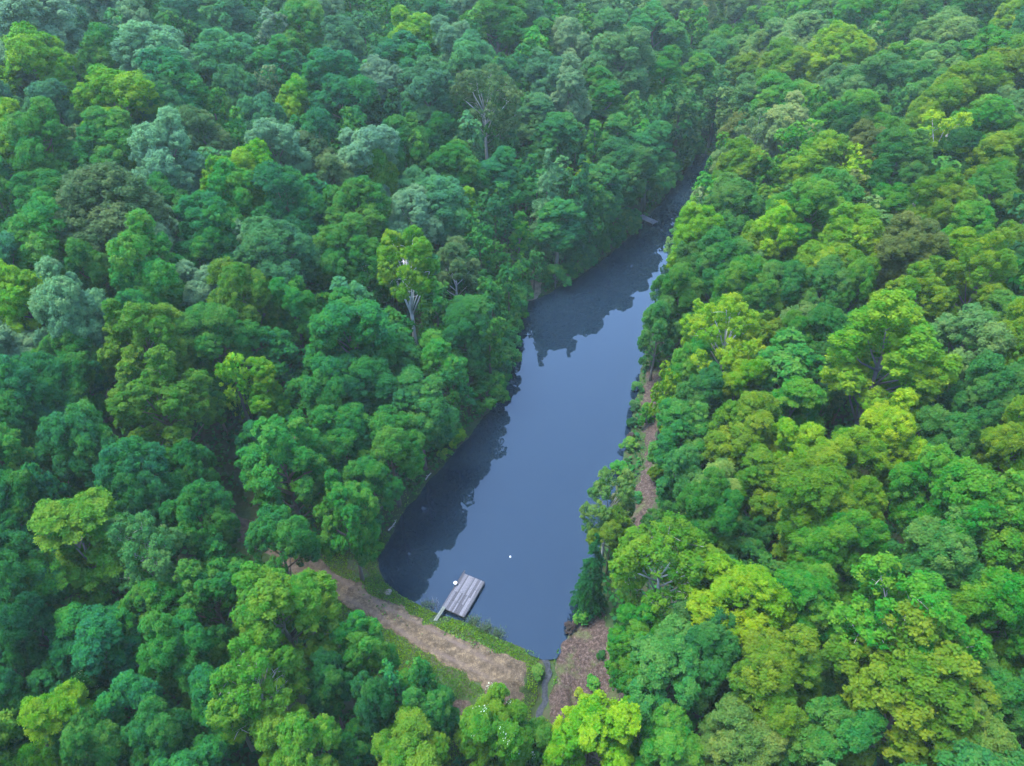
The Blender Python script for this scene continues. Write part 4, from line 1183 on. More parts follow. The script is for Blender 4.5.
(22.1,294.8,19.7,2.6,14.8,"G",0),
(-88.9,266.7,22.9,3.2,15.9,"E",0),
(123.4,200.6,15.4,3.2,12.8,"T",2),
(-118.8,162.8,21.5,3.5,16.6,"E",0),
(27.7,299.5,19.4,4.2,17.9,"Y",0),
(159.4,220.5,17.5,2.6,14.8,"B",0),
(-135.8,214.2,20.8,4.5,18.5,"T",0),
(-86.5,225.7,20.2,4.5,18.5,"T",0),
(-90.3,221.1,20.2,3.5,16.6,"E",0),
(156.5,242.6,16.2,3.8,17.0,"D",0),
(34.6,182.6,5.6,3.1,12.6,"E",2),
(92.2,159.9,12.6,2.9,12.4,"E",2),
(-94.1,213.0,20.3,3.1,15.7,"B",0),
(-7.8,249.9,19.0,2.7,14.9,"T",0),
(43.2,245.9,12.2,3.1,15.7,"D",0),
(-0.2,277.5,20.1,4.5,18.6,"M",0),
(106.6,276.0,9.0,3.9,17.3,"B",0),
(13.2,275.7,19.1,3.1,15.6,"B",0),
(-142.7,265.2,23.2,4.5,18.5,"G",0),
(-128.7,265.0,23.4,3.6,16.7,"T",0),
(90.7,269.5,3.2,4.0,14.2,"B",2),
(-37.2,274.2,21.2,3.6,16.8,"E",0),
(-6.8,261.5,19.7,4.4,18.2,"G",0),
(-31.4,16.5,4.6,3.4,16.2,"M",3),
(-1.3,288.7,20.9,2.7,15.0,"G",0),
(-81.0,232.9,20.2,3.1,15.7,"T",0),
(-88.4,253.5,22.2,4.4,18.3,"E",0),
(137.6,234.8,14.7,3.4,16.3,"M",0),
(-121.4,248.9,22.7,3.1,15.7,"T",0),
(18.6,209.7,13.9,2.6,11.8,"M",2),
(163.1,292.6,20.0,4.5,18.5,"M",0),
(26.5,291.7,18.8,3.4,16.4,"M",0),
(-143.8,197.3,20.3,3.8,17.2,"T",0),
(51.2,232.8,8.2,3.8,13.9,"T",2),
(105.7,325.4,6.1,4.2,18.0,"E",0),
(129.8,175.9,17.3,3.1,15.7,"G",0),
(-75.7,252.7,21.4,4.2,17.9,"G",0),
(-143.2,247.8,22.7,3.0,15.6,"T",0),
(-11.1,244.2,18.9,3.7,16.8,"G",0),
(-139.7,188.1,20.4,4.2,17.9,"T",0),
(118.8,323.2,11.3,2.9,15.2,"E",0),
(43.4,110.3,5.6,3.1,12.6,"D",2),
(51.1,194.8,1.5,3.0,12.5,"E",2),
(-110.1,190.5,20.5,3.0,15.4,"D",0),
(127.4,283.4,13.9,2.7,14.9,"Y",0),
(156.1,265.0,16.7,3.5,16.5,"E",0),
(119.3,279.4,12.3,3.0,15.6,"T",0),
(-54.2,237.1,19.5,3.1,15.7,"E",0),
(115.9,258.1,12.0,2.9,15.2,"E",0),
(-0.9,255.6,18.9,3.9,17.3,"T",0),
(-136.1,224.8,21.1,3.4,16.3,"M",0),
(-38.4,265.0,20.7,3.7,16.8,"E",0),
(114.5,326.4,9.8,2.8,15.2,"D",0),
(97.8,286.1,4.7,3.6,16.7,"D",0),
(-10.6,18.3,-1.5,3.1,15.7,"M",3),
(-79.2,276.3,23.1,3.5,16.6,"T",0),
(-35.6,166.3,16.1,3.9,13.9,"M",2),
(93.7,289.3,3.6,2.8,15.2,"E",0),
(6.7,248.8,18.1,4.4,18.3,"E",0),
(-145.6,275.3,23.3,4.1,17.7,"D",0),
(6.2,267.8,19.2,3.7,16.9,"E",0),
(135.6,321.1,16.4,4.2,17.8,"M",0),
(-52.5,149.9,17.5,3.0,12.5,"D",2),
(-148.9,256.1,22.9,2.7,14.9,"D",0),
(141.7,300.7,17.4,2.9,15.4,"M",0),
(97.0,236.3,8.5,2.8,12.1,"M",2),
(-84.4,268.0,22.8,3.0,15.4,"E",0),
(121.4,287.3,12.5,4.4,18.4,"G",0),
(-119.3,268.7,23.7,3.1,15.8,"G",0),
(-6.0,270.0,20.0,3.1,15.8,"T",0),
(12.5,207.1,14.8,2.6,11.8,"E",2),
(-76.1,233.3,20.1,3.5,16.5,"E",0),
(-129.2,172.9,21.1,4.0,17.4,"Y",0),
(-101.7,160.1,21.2,3.5,13.4,"T",2),
(113.6,161.1,15.9,3.6,16.8,"E",0),
(-36.7,234.5,19.1,4.1,17.7,"T",0),
(128.3,276.6,14.1,3.7,17.0,"M",0),
(155.3,276.5,17.5,3.4,16.3,"E",0),
(-96.7,135.3,20.5,3.0,15.6,"T",0),
(20.5,224.2,14.9,2.9,15.4,"Y",0),
(43.2,26.0,8.1,4.5,18.5,"T",3),
(-80.4,213.0,19.5,3.2,15.9,"E",0),
(-36.4,15.3,5.6,2.7,14.8,"G",3),
(-56.0,176.3,18.0,3.7,13.6,"E",2),
(29.8,222.2,12.8,4.4,14.9,"M",2),
(-32.2,276.6,21.1,3.4,16.2,"M",0),
(-31.7,246.3,19.6,2.9,15.4,"B",0),
(43.7,305.9,17.8,2.7,14.8,"Y",0),
(100.6,293.2,5.3,3.9,17.3,"M",0),
(119.5,208.7,14.2,3.3,12.9,"D",2),
(-69.5,256.5,21.3,3.1,15.6,"D",0),
(-48.7,192.0,17.3,2.8,12.1,"B",2),
(40.8,262.2,14.3,4.2,18.0,"T",0),
(160.8,257.0,16.6,3.3,16.1,"Y",0),
(-144.9,204.4,20.5,4.1,17.7,"T",0),
(93.0,294.1,3.8,3.0,15.5,"E",0),
(-88.2,210.9,19.8,4.5,18.5,"T",0),
(77.7,225.8,2.7,4.5,15.1,"T",2),
(3.8,222.5,17.1,2.9,15.2,"T",0),
(-85.2,277.1,23.3,2.9,15.3,"T",0),
(-126.7,232.7,21.7,4.3,18.2,"Y",0),
(-65.1,282.0,22.7,3.9,17.2,"G",0),
(-110.1,229.2,21.1,4.5,18.6,"E",0),
(91.5,253.6,5.4,4.2,14.5,"G",2),
(-45.6,203.1,17.7,2.6,14.7,"G",0),
(38.7,225.8,10.7,3.1,12.7,"M",2),
(113.2,151.5,15.9,4.5,18.5,"E",0),
(-24.8,213.5,17.8,3.0,15.6,"E",0),
(-143.2,253.8,22.8,3.1,15.6,"M",0),
(-0.1,240.6,18.3,4.3,18.0,"G",0),
(-36.3,286.4,21.8,3.1,15.7,"Y",0),
(58.0,276.8,11.9,3.0,15.5,"G",0),
(-138.6,255.5,22.9,2.9,15.4,"E",0),
(31.8,17.6,5.6,4.3,18.0,"T",3),
(79.1,297.6,8.4,4.1,17.7,"T",0),
(21.8,19.0,2.5,3.1,15.8,"M",3),
(13.0,296.5,20.6,3.3,16.2,"M",0),
(-22.5,81.1,7.2,3.4,13.2,"M",1),
(-75.5,95.4,17.1,4.2,17.9,"E",0),
(-13.2,267.3,20.0,3.4,16.2,"T",0),
(106.7,307.7,7.1,3.1,15.6,"T",0),
(-88.2,157.7,20.6,2.8,12.1,"B",2),
(-19.3,164.0,14.2,2.9,12.3,"E",2),
(-74.1,274.4,22.7,3.7,16.9,"G",0),
(-149.7,262.2,23.1,4.2,17.9,"E",0),
(97.0,280.6,5.0,4.0,17.6,"D",0),
(142.5,279.0,16.1,3.3,16.2,"T",0),
(-30.6,103.6,10.9,3.7,13.7,"T",2),
(142.8,311.8,17.9,3.9,17.3,"T",0),
(140.2,244.5,14.6,3.3,16.1,"M",0),
(139.3,209.1,16.7,3.5,16.5,"G",0),
(51.5,308.5,16.8,3.3,16.1,"M",0),
(147.8,298.0,18.3,4.0,17.5,"G",0),
(41.6,196.0,5.4,3.2,12.8,"G",2),
(-126.6,248.1,22.6,3.4,16.3,"M",0),
(46.8,34.6,11.7,3.6,16.7,"T",3),
(-90.0,204.7,20.0,3.3,16.1,"E",0),
(88.8,118.9,13.7,2.9,15.4,"G",0),
(87.1,323.4,8.0,4.4,18.2,"E",0),
(149.0,247.5,15.4,4.4,18.3,"D",0),
(-2.2,221.4,17.4,3.0,15.4,"Y",0),
(132.2,180.7,17.2,2.9,15.4,"M",0),
(-106.6,138.1,20.9,2.6,14.7,"G",0),
(73.9,325.3,12.9,3.8,17.1,"T",0),
(115.2,265.6,11.7,4.1,17.7,"E",0),
(-17.8,281.6,20.9,3.0,15.5,"D",0),
(-100.3,274.7,23.7,3.3,16.1,"B",0),
(-4.0,168.6,12.8,2.8,12.1,"Y",2),
(77.8,217.1,3.8,3.7,13.8,"T",2),
(-62.0,263.1,21.4,3.6,16.7,"M",0),
(-91.7,275.4,23.5,3.3,16.0,"E",0),
(123.8,271.9,13.4,3.1,15.7,"E",0),
(-93.8,243.3,21.6,3.5,16.6,"E",0),
(-142.5,242.4,22.3,3.6,16.8,"E",0),
(-131.6,274.2,23.6,3.1,15.6,"D",0),
(143.2,234.7,15.2,3.1,15.7,"T",0),
(-67.7,193.9,18.6,4.3,14.7,"D",2),
(120.2,156.4,16.6,4.2,18.0,"T",0),
(-82.0,260.7,22.3,4.2,17.9,"M",0),
(-74.9,202.4,19.2,4.0,17.4,"T",0),
(30.2,258.6,15.6,2.9,15.2,"E",0),
(-59.9,111.5,16.8,2.8,12.2,"T",2),
(-123.4,214.3,20.6,3.6,16.6,"D",0),
(18.9,217.8,14.8,2.7,14.9,"E",0),
(-16.1,176.7,14.8,3.2,12.8,"M",2),
(-124.5,261.9,23.4,3.1,15.8,"M",0),
(96.1,323.4,4.8,4.1,17.7,"T",0),
(71.0,278.8,8.3,2.6,14.7,"G",0),
(73.3,290.8,9.5,4.5,18.5,"Y",0),
(-63.0,155.3,18.7,3.4,13.2,"E",2),
(78.3,270.9,4.4,3.4,16.2,"B",0),
(62.3,300.4,13.7,3.5,16.6,"T",0),
(-0.5,151.7,10.4,3.2,12.8,"G",2),
(-83.9,273.0,23.1,2.9,15.3,"G",0),
(123.9,222.3,13.8,3.8,17.1,"B",0),
(-51.9,250.2,20.1,3.3,16.1,"M",0),
(5.3,238.6,17.8,2.8,15.2,"T",0),
(-93.8,251.5,22.3,3.1,15.7,"B",0),
(-41.8,253.1,20.1,4.0,17.4,"B",0),
(23.4,228.8,14.7,4.4,18.4,"E",0),
(156.0,253.1,16.2,3.3,16.2,"D",0),
(-23.0,235.3,19.0,3.9,17.3,"T",0),
(120.4,238.0,13.0,4.4,18.2,"D",0),
(-111.2,243.8,22.1,3.9,17.3,"M",0),
(110.6,144.6,15.6,4.3,18.1,"E",0),
(-47.6,271.8,21.3,4.2,18.0,"M",0),
(99.6,266.2,7.2,3.4,16.3,"G",0),
(-60.1,230.3,19.3,3.4,16.3,"E",0),
(-96.2,224.5,20.7,3.5,16.6,"Y",0),
(103.3,127.2,15.0,3.4,16.3,"E",0),
(124.9,325.7,13.2,3.6,16.7,"G",0),
(149.8,237.0,15.8,3.0,15.5,"G",0),
(103.2,143.9,14.7,3.2,15.9,"D",0),
(104.8,254.6,9.7,3.1,15.6,"T",0),
(16.6,292.8,20.2,3.0,15.6,"M",0),
(-77.1,208.4,19.3,4.1,17.6,"E",0),
(-125.2,177.2,21.0,2.8,15.1,"E",0),
(-11.8,236.3,18.7,3.8,17.1,"M",0),
(124.5,164.7,17.0,4.0,17.5,"T",0),
(-86.5,243.8,21.5,3.5,16.5,"B",0),
(-80.4,203.1,19.5,2.7,15.0,"B",0),
(-117.1,212.7,20.5,2.9,15.2,"M",0),
(-50.1,261.4,20.8,4.4,18.2,"M",0),
(-141.5,209.3,20.6,4.0,17.5,"D",0),
(-71.1,238.2,20.2,3.3,16.0,"Y",0),
(80.3,209.4,5.6,4.0,14.2,"G",2),
(154.5,235.2,16.2,2.9,15.3,"M",0),
(-118.0,200.0,20.5,3.6,16.7,"G",0),
(-35.9,204.5,17.4,3.1,15.6,"G",0),
(30.4,277.2,17.0,4.5,18.5,"M",0),
(41.6,232.9,11.0,3.6,13.5,"M",2),
(17.0,257.2,17.5,4.5,18.5,"Y",0),
(147.8,212.8,17.1,3.1,15.6,"B",0),
(-0.9,215.1,16.9,3.0,15.4,"G",0),
(-38.4,19.5,5.9,3.6,16.7,"Y",3),
(-20.4,17.0,1.8,3.9,17.3,"B",3),
(-70.9,280.4,22.8,3.8,17.1,"E",0),
(60.2,261.6,9.6,3.3,16.0,"T",0),
(38.2,218.5,10.0,3.8,13.9,"E",2),
(-101.8,191.9,20.4,3.3,16.1,"M",0),
(37.8,289.6,16.9,4.3,18.2,"B",0),
(42.4,189.3,4.0,3.4,13.2,"B",2),
(164.4,244.6,16.6,3.7,16.9,"M",0),
(57.0,290.0,13.5,4.0,17.5,"E",0),
(-52.9,159.3,17.7,2.7,12.0,"M",2),
(139.5,306.5,17.1,2.6,14.7,"B",0),
(-81.6,181.9,19.7,2.8,12.1,"B",2),
(-81.1,240.3,20.9,2.7,14.9,"D",0),
(-91.0,114.5,19.2,3.6,16.6,"M",0),
(0.7,247.7,18.5,3.9,17.4,"E",0),
(59.2,60.9,13.4,2.7,14.9,"E",1),
(-10.0,255.0,19.4,4.1,17.6,"G",0),
(-69.8,206.8,18.8,2.6,14.7,"M",0),
(71.9,80.3,14.1,3.7,17.0,"E",0),
(-62.1,95.7,15.9,3.1,12.7,"B",1),
(41.3,297.3,17.2,3.2,15.9,"D",0),
(-44.1,153.9,16.5,3.4,13.2,"T",2),
(-55.3,279.4,22.1,4.0,17.5,"D",0),
(102.3,230.3,10.3,4.6,15.2,"E",2),
(87.7,102.9,14.1,3.5,16.6,"G",0),
(158.0,215.5,17.6,2.8,15.1,"E",0),
(82.8,188.9,8.2,2.7,12.0,"E",2),
(100.0,212.9,10.7,3.3,13.0,"M",2),
(-51.9,171.9,17.6,3.0,12.4,"G",2),
(-13.2,172.8,14.2,2.8,12.2,"G",2),
(-138.3,238.3,22.1,3.5,16.5,"M",0),
(-8.6,291.8,21.5,4.4,18.3,"Y",0),
(-95.8,263.8,23.2,3.1,15.6,"D",0),
(8.4,209.9,15.7,3.4,13.1,"G",2),
(60.7,266.5,10.1,3.0,15.6,"B",0),
(35.4,300.5,18.3,4.3,18.2,"G",0),
(48.1,246.7,11.2,3.2,15.9,"M",0),
(81.7,167.8,9.7,3.2,12.7,"Y",2),
(23.0,282.9,18.4,4.2,17.9,"B",0),
(4.7,123.2,4.5,2.9,12.3,"T",2),
(119.1,168.8,16.1,4.3,18.1,"M",0),
(-26.8,230.2,18.7,3.9,17.2,"E",0),
(68.5,266.2,7.5,2.7,14.9,"G",0),
(43.7,175.2,1.2,3.0,12.4,"T",2),
(98.4,194.3,11.6,2.6,11.8,"T",2),
(116.1,302.0,10.7,2.7,14.9,"M",0),
(76.4,94.4,13.7,2.8,15.0,"E",0),
(-18.2,276.0,20.8,4.4,18.3,"G",0),
(-73.8,143.2,19.5,3.0,12.5,"B",2),
(-69.5,151.8,19.4,2.8,12.1,"G",2),
(-82.6,102.3,18.2,4.2,17.8,"M",0),
(36.6,193.4,6.7,3.7,13.6,"E",2),
(109.3,157.2,15.3,4.2,18.0,"T",0),
(152.4,206.5,17.9,3.3,16.2,"E",0),
(56.0,108.6,9.3,3.5,13.3,"B",2),
(-106.7,258.5,23.2,2.7,14.9,"Y",0),
(27.5,181.2,7.8,4.3,14.8,"D",2),
(-15.8,168.9,14.2,2.9,12.3,"E",2),
(-142.7,235.4,22.0,3.2,15.9,"T",0),
(69.2,239.7,2.8,2.8,12.1,"T",2),
(76.4,90.3,13.8,2.8,15.2,"T",0),
(90.4,176.4,11.0,4.1,14.3,"B",2),
(56.5,226.8,5.4,3.7,13.7,"E",2),
(-57.9,208.6,18.2,3.0,15.5,"G",0),
(148.4,232.1,15.8,3.1,15.7,"Y",0),
(-89.2,260.9,22.6,3.1,15.8,"E",0),
(144.2,292.7,17.2,3.2,15.9,"E",0),
(71.4,169.0,6.9,2.7,12.0,"D",2),
(130.2,312.0,15.0,3.2,15.8,"G",0),
(-124.3,164.8,21.3,4.1,17.7,"T",0),
(126.6,292.2,13.8,3.1,15.7,"B",0),
(24.5,256.7,16.5,4.0,17.6,"M",0),
(-72.6,269.0,22.3,3.2,15.9,"E",0),
(104.6,216.0,11.4,2.7,12.0,"T",2),
(108.8,232.3,11.3,3.9,14.0,"Y",2),
(128.7,228.1,14.1,3.2,16.0,"B",0),
(23.0,272.0,17.5,4.0,17.5,"T",0),
(13.0,184.7,11.9,4.0,14.2,"B",2),
(-124.0,202.9,20.4,3.1,15.7,"T",0),
(-61.2,221.7,18.8,3.4,16.3,"M",0),
(-114.1,166.1,21.5,2.9,15.3,"G",0),
(-17.2,205.5,17.1,3.9,17.2,"M",0),
(-45.2,287.7,22.1,3.4,16.3,"Y",0),
(114.2,211.5,13.3,2.6,11.8,"E",2),
(-43.3,236.4,19.1,2.9,15.2,"M",0),
(-112.2,236.5,21.8,3.2,15.9,"G",0),
(149.1,266.5,16.2,2.9,15.3,"D",0),
(21.7,302.1,20.4,3.6,16.6,"Y",0),
(64.0,290.6,12.0,3.5,16.5,"E",0),
(-137.6,269.3,23.4,3.9,17.4,"G",0),
(-107.4,268.0,23.6,2.8,15.0,"G",0),
(-83.7,109.8,18.7,2.8,15.0,"E",0),
(34.1,187.8,6.7,3.2,12.8,"M",2),
(134.9,268.0,14.8,4.3,18.2,"Y",0),
(-48.3,198.8,17.6,2.7,12.0,"E",2),
(70.2,304.9,12.1,4.5,18.5,"D",0),
(106.2,183.7,13.6,3.0,12.4,"T",2),
(83.9,203.7,7.3,4.0,14.2,"G",2),
(7.5,275.2,19.5,4.5,18.5,"E",0),
(83.9,247.9,2.5,3.0,12.4,"D",2),
(-94.4,192.8,20.0,3.3,16.2,"M",0),
(126.9,260.7,13.6,3.9,17.3,"E",0),
(113.6,292.4,10.1,4.4,18.4,"T",0),
(-15.3,271.4,20.4,2.9,15.3,"T",0),
(76.9,85.0,14.3,3.3,16.1,"Y",0),
(-130.8,203.9,20.5,3.4,16.4,"G",0),
(-36.9,149.8,15.4,4.3,14.7,"G",2),
(-108.6,142.0,21.1,2.6,14.8,"E",0),
(-50.9,204.1,17.7,3.7,16.8,"Y",0),
(-142.4,258.8,23.0,2.8,15.2,"G",0),
(11.0,290.4,20.4,4.5,18.6,"M",0),
(-99.8,130.7,20.5,2.7,14.9,"G",0),
(44.7,279.7,14.8,3.6,16.7,"G",0),
(-65.3,250.7,20.9,3.1,15.6,"Y",0),
(-37.1,190.1,16.7,3.5,13.3,"D",2),
(-116.6,227.2,21.1,2.6,14.8,"T",0),
(160.6,263.6,17.1,2.6,14.8,"G",0),
(8.6,128.2,4.5,3.3,12.9,"M",2),
(71.3,311.6,12.4,3.9,17.3,"M",0),
(-9.1,213.1,17.2,3.7,17.0,"E",0),
(67.9,104.5,12.0,4.1,14.3,"E",2),
(-113.6,203.8,20.3,3.0,15.5,"T",0),
(-34.6,261.4,20.5,3.1,15.6,"E",0),
(125.5,319.3,13.5,2.8,15.1,"T",0),
(-51.2,225.1,18.7,2.9,15.3,"B",0),
(162.1,275.8,18.3,3.3,16.2,"D",0),
(58.6,88.8,11.7,3.0,12.4,"G",1),
(-106.8,274.1,23.9,2.9,15.2,"E",0),
(45.6,132.8,2.4,4.1,14.4,"D",2),
(34.1,263.3,15.4,3.3,16.0,"G",0),
(64.8,168.9,4.8,3.4,13.1,"G",2),
(104.4,319.7,5.7,3.1,15.8,"M",0),
(16.5,267.0,18.1,3.2,15.9,"T",0),
(-36.8,125.0,13.7,3.4,13.2,"E",2),
(107.0,287.8,8.3,3.6,16.6,"T",0),
(-112.1,262.3,23.4,4.6,18.7,"D",0),
(51.1,253.6,11.2,3.6,16.6,"T",0),
(-75.0,226.0,19.8,3.4,16.2,"M",0),
(-132.6,268.0,23.6,3.0,15.5,"T",0),
(99.2,318.1,4.7,3.2,15.9,"G",0),
(-22.4,288.0,21.5,3.5,16.6,"B",0),
(-30.3,150.8,14.8,4.0,14.2,"E",2),
(132.1,280.1,14.7,2.8,15.1,"E",0),
(-71.0,199.1,19.0,2.8,15.0,"M",0),
(129.3,329.1,14.6,2.6,14.7,"Y",0),
(-53.8,272.8,21.6,3.0,15.5,"E",0),
(29.7,283.4,17.5,3.1,15.7,"E",0),
(-27.2,269.3,20.7,3.4,16.3,"E",0),
(-70.9,230.2,19.8,2.8,15.2,"B",0),
(-29.9,70.7,7.5,2.9,12.3,"E",1),
(-120.0,235.6,21.8,3.0,15.5,"Y",0),
(-126.2,219.4,20.8,3.5,16.4,"T",0),
(108.1,250.9,10.6,3.3,16.1,"G",0),
(135.8,250.3,14.4,2.9,15.3,"T",0),
(6.7,294.5,21.1,3.0,15.5,"B",0),
(92.6,109.9,14.4,3.1,15.7,"G",0),
(-7.7,276.4,20.4,3.4,16.3,"E",0),
(122.1,257.3,13.0,3.0,15.4,"E",0),
(11.2,259.8,18.3,2.9,15.4,"D",0),
(62.4,224.3,2.7,3.1,12.6,"T",2),
(93.1,212.0,9.3,4.5,15.0,"B",2),
(-1.9,267.7,19.6,3.2,15.9,"E",0),
(-67.8,263.7,21.7,2.9,15.4,"E",0),
(126.8,181.6,16.5,3.6,16.6,"M",0),
(154.4,219.3,17.1,3.0,15.6,"G",0),
(84.7,107.2,13.8,2.9,15.3,"T",0),
(-68.1,184.5,18.7,3.0,12.5,"G",2),
(131.4,223.2,14.8,4.3,18.1,"E",0),
(-68.8,244.1,20.6,3.5,16.5,"E",0),
(54.9,126.3,6.7,2.8,12.1,"E",2),
(113.1,236.1,12.1,4.0,17.6,"E",0),
(64.4,238.6,4.6,2.9,12.4,"E",2),
(-22.3,206.2,17.1,3.1,15.7,"T",0),
(76.6,184.0,6.7,3.4,13.2,"T",2),
(-149.2,223.6,21.4,3.9,17.4,"Y",0),
(86.3,172.2,10.6,3.1,12.6,"G",2),
(-47.1,107.0,14.7,3.6,13.5,"M",2),
(47.8,267.8,13.4,4.5,18.4,"E",0),
(145.8,240.7,15.2,3.7,16.9,"T",0),
(95.5,305.4,4.2,4.2,18.0,"E",0),
(-93.3,128.6,20.0,3.0,15.5,"T",0),
(107.6,224.9,11.5,3.1,12.6,"M",2),
(2.0,271.6,19.5,2.8,15.1,"G",0),
(-132.5,227.9,21.3,3.0,15.5,"G",0),
(100.4,252.4,8.5,2.8,15.0,"T",0),
(38.7,75.8,7.6,3.2,12.8,"M",1),
(-31.7,238.9,19.1,3.0,15.5,"Y",0),
(146.0,218.2,16.6,3.3,16.2,"E",0),
(57.1,304.5,15.1,2.6,14.8,"G",0),
(-29.0,235.0,19.0,2.7,14.9,"T",0),
(13.8,19.4,-0.2,2.6,14.7,"T",3),
(-50.0,47.6,10.3,2.7,14.9,"G",3),
(108.3,244.1,11.0,3.2,15.9,"D",0),
(3.9,17.8,-4.2,3.8,17.0,"T",3),
(-48.5,236.9,19.3,3.4,16.3,"B",0),
(-51.1,40.9,10.6,3.0,15.5,"T",3),
(-21.3,106.0,8.5,2.9,12.3,"E",2),
(82.9,312.5,8.8,4.0,17.5,"T",0),
(121.0,300.5,12.2,3.8,17.1,"T",0),
(89.1,275.6,3.2,2.7,14.8,"T",0),
(-17.9,251.8,19.6,3.3,16.0,"T",0),
(28.2,149.9,2.4,4.2,14.6,"G",2),
(54.0,283.4,13.5,3.4,16.2,"T",0),
(150.0,277.1,17.0,3.9,17.3,"B",0),
(32.3,228.4,12.9,2.7,14.9,"G",0),
(31.3,295.1,18.5,3.7,16.8,"D",0),
(96.8,255.9,7.1,3.2,15.9,"D",0),
(-6.6,144.9,10.8,2.9,12.3,"M",2),
(37.3,305.4,18.8,2.7,14.9,"G",0),
(-3.2,195.6,15.5,2.8,12.1,"T",2),
(-108.6,251.7,22.6,2.6,14.7,"G",0),
(-16.4,156.0,13.4,2.7,11.9,"Y",2),
(44.6,285.6,15.5,4.0,17.4,"M",0),
(-97.0,207.9,20.2,2.7,14.9,"Y",0),
(158.8,288.2,19.1,3.5,16.5,"B",0),
(-105.0,206.1,20.4,2.7,14.9,"E",0),
(12.8,214.6,15.4,3.6,16.6,"D",0),
(-71.6,188.0,18.9,2.7,12.0,"E",2),
(-60.6,199.2,18.3,2.7,15.0,"G",0),
(132.7,190.9,16.9,3.9,17.2,"E",0),
(-104.1,248.6,22.4,4.5,18.4,"T",0),
(-24.1,241.5,19.1,3.1,15.8,"T",0),
(16.4,245.4,16.9,4.3,18.1,"M",0),
(-115.3,171.0,21.2,3.4,16.2,"T",0),
(-57.5,252.3,20.5,3.3,16.2,"E",0),
(62.6,72.4,13.3,2.9,15.2,"G",0),
(155.0,247.4,15.8,3.0,15.5,"T",0),
(91.6,318.1,5.4,2.9,15.3,"B",0),
(-49.2,217.1,18.2,3.7,16.9,"M",0),
(-135.3,263.0,23.3,3.0,15.6,"B",0),
(140.7,251.0,14.8,3.0,15.5,"T",0),
(-133.5,240.5,22.2,3.2,16.0,"M",0),
(125.6,233.6,13.7,2.8,15.0,"T",0),
(-111.4,145.6,21.2,2.6,14.7,"G",0),
(-68.9,126.1,18.5,4.0,14.2,"M",2),
(136.5,278.8,15.4,3.4,16.3,"E",0),
(-68.8,213.0,19.0,3.4,16.2,"M",0),
(89.4,188.8,9.9,3.3,13.1,"G",2),
(-100.0,220.5,20.4,2.8,15.1,"G",0),
(-68.8,95.9,16.7,2.7,12.0,"M",1),
(105.3,132.4,15.0,3.2,15.9,"M",0),
(88.9,238.9,5.6,3.5,13.2,"E",2),
(-82.7,250.6,21.6,3.8,17.0,"M",0),
(-48.1,252.8,20.4,2.7,14.9,"E",0),
(-147.4,242.1,22.3,2.9,15.3,"Y",0),
(8.3,254.7,18.2,3.2,16.0,"Y",0),
(56.9,208.2,1.5,2.7,12.0,"G",2),
(-48.8,242.6,19.7,3.1,15.7,"E",0),
(-10.5,271.7,20.3,2.8,15.1,"E",0),
(159.8,246.7,16.2,3.0,15.5,"D",0),
(103.9,238.1,10.2,3.3,13.0,"M",2),
(21.1,251.3,16.7,4.3,18.2,"B",0),
(-88.3,106.9,18.7,4.6,18.7,"M",0),
(29.3,270.0,16.4,2.7,14.8,"Y",0),
(81.6,329.0,10.8,2.9,15.4,"D",0),
(43.2,291.8,16.2,3.0,15.6,"E",0),
(-48.4,279.5,21.9,4.1,17.7,"G",0),
(98.3,177.8,12.7,2.9,12.3,"M",2),
(-131.7,186.7,20.5,2.8,15.1,"D",0),
(-39.6,279.1,21.6,2.9,15.3,"Y",0),
(-28.3,288.2,21.7,2.7,15.0,"Y",0),
(163.0,268.2,17.5,3.4,16.3,"G",0),
(77.0,279.5,6.4,3.6,16.7,"Y",0),
(91.6,281.3,3.4,2.8,15.0,"Y",0),
(-13.7,93.9,5.3,3.0,12.5,"T",2),
(-58.5,226.0,18.9,2.8,15.1,"E",0),
(37.3,93.4,5.6,2.7,12.0,"M",2),
(-83.5,190.2,19.5,2.7,12.0,"M",2),
(81.0,252.9,2.4,3.1,12.6,"T",2),
(91.0,286.3,3.5,2.8,15.2,"D",0),
(88.2,311.3,6.4,3.3,16.1,"M",0),
(-118.0,260.9,23.4,2.6,14.8,"T",0),
(-102.0,150.6,21.2,2.8,15.1,"Y",0),
(54.7,96.9,9.9,3.7,13.6,"M",2),
(39.7,283.2,16.0,2.9,15.2,"E",0),
(-97.6,146.3,21.0,3.6,13.4,"T",2),
(-53.3,209.2,18.1,3.4,16.2,"Y",0),
(144.1,202.4,17.5,3.0,15.5,"E",0),
(133.1,245.0,14.0,2.9,15.2,"G",0),
(138.6,314.1,17.1,2.8,15.1,"Y",0),
(48.9,314.8,17.7,4.1,17.7,"E",0),
(-35.4,221.6,18.4,4.0,17.6,"E",0),
(-115.7,249.9,22.7,3.1,15.7,"G",0),
(151.9,292.9,18.5,2.9,15.3,"E",0),
(44.2,105.3,6.7,3.0,12.4,"D",2),
(107.6,281.5,8.9,2.8,15.2,"T",0),
(66.9,211.7,0.9,2.7,11.9,"G",2),
(-10.8,224.6,18.1,2.8,15.1,"M",0),
(72.3,263.6,5.6,3.3,16.1,"D",0),
(50.9,240.3,9.4,2.7,12.0,"G",2),
(-106.7,211.1,20.4,3.8,17.2,"T",0),
(-117.9,193.6,20.5,2.9,15.3,"T",0),
(-65.7,276.4,22.4,3.4,16.2,"E",0),
(57.3,179.7,0.1,3.1,12.6,"M",2),
(94.4,115.0,14.3,3.3,16.0,"E",0),
(-47.6,35.0,9.3,3.6,16.8,"B",3),
(10.2,282.2,19.6,3.4,16.3,"G",0),
(33.2,76.6,5.6,2.8,12.2,"Y",1),
(63.1,305.4,13.9,2.8,15.1,"E",0),
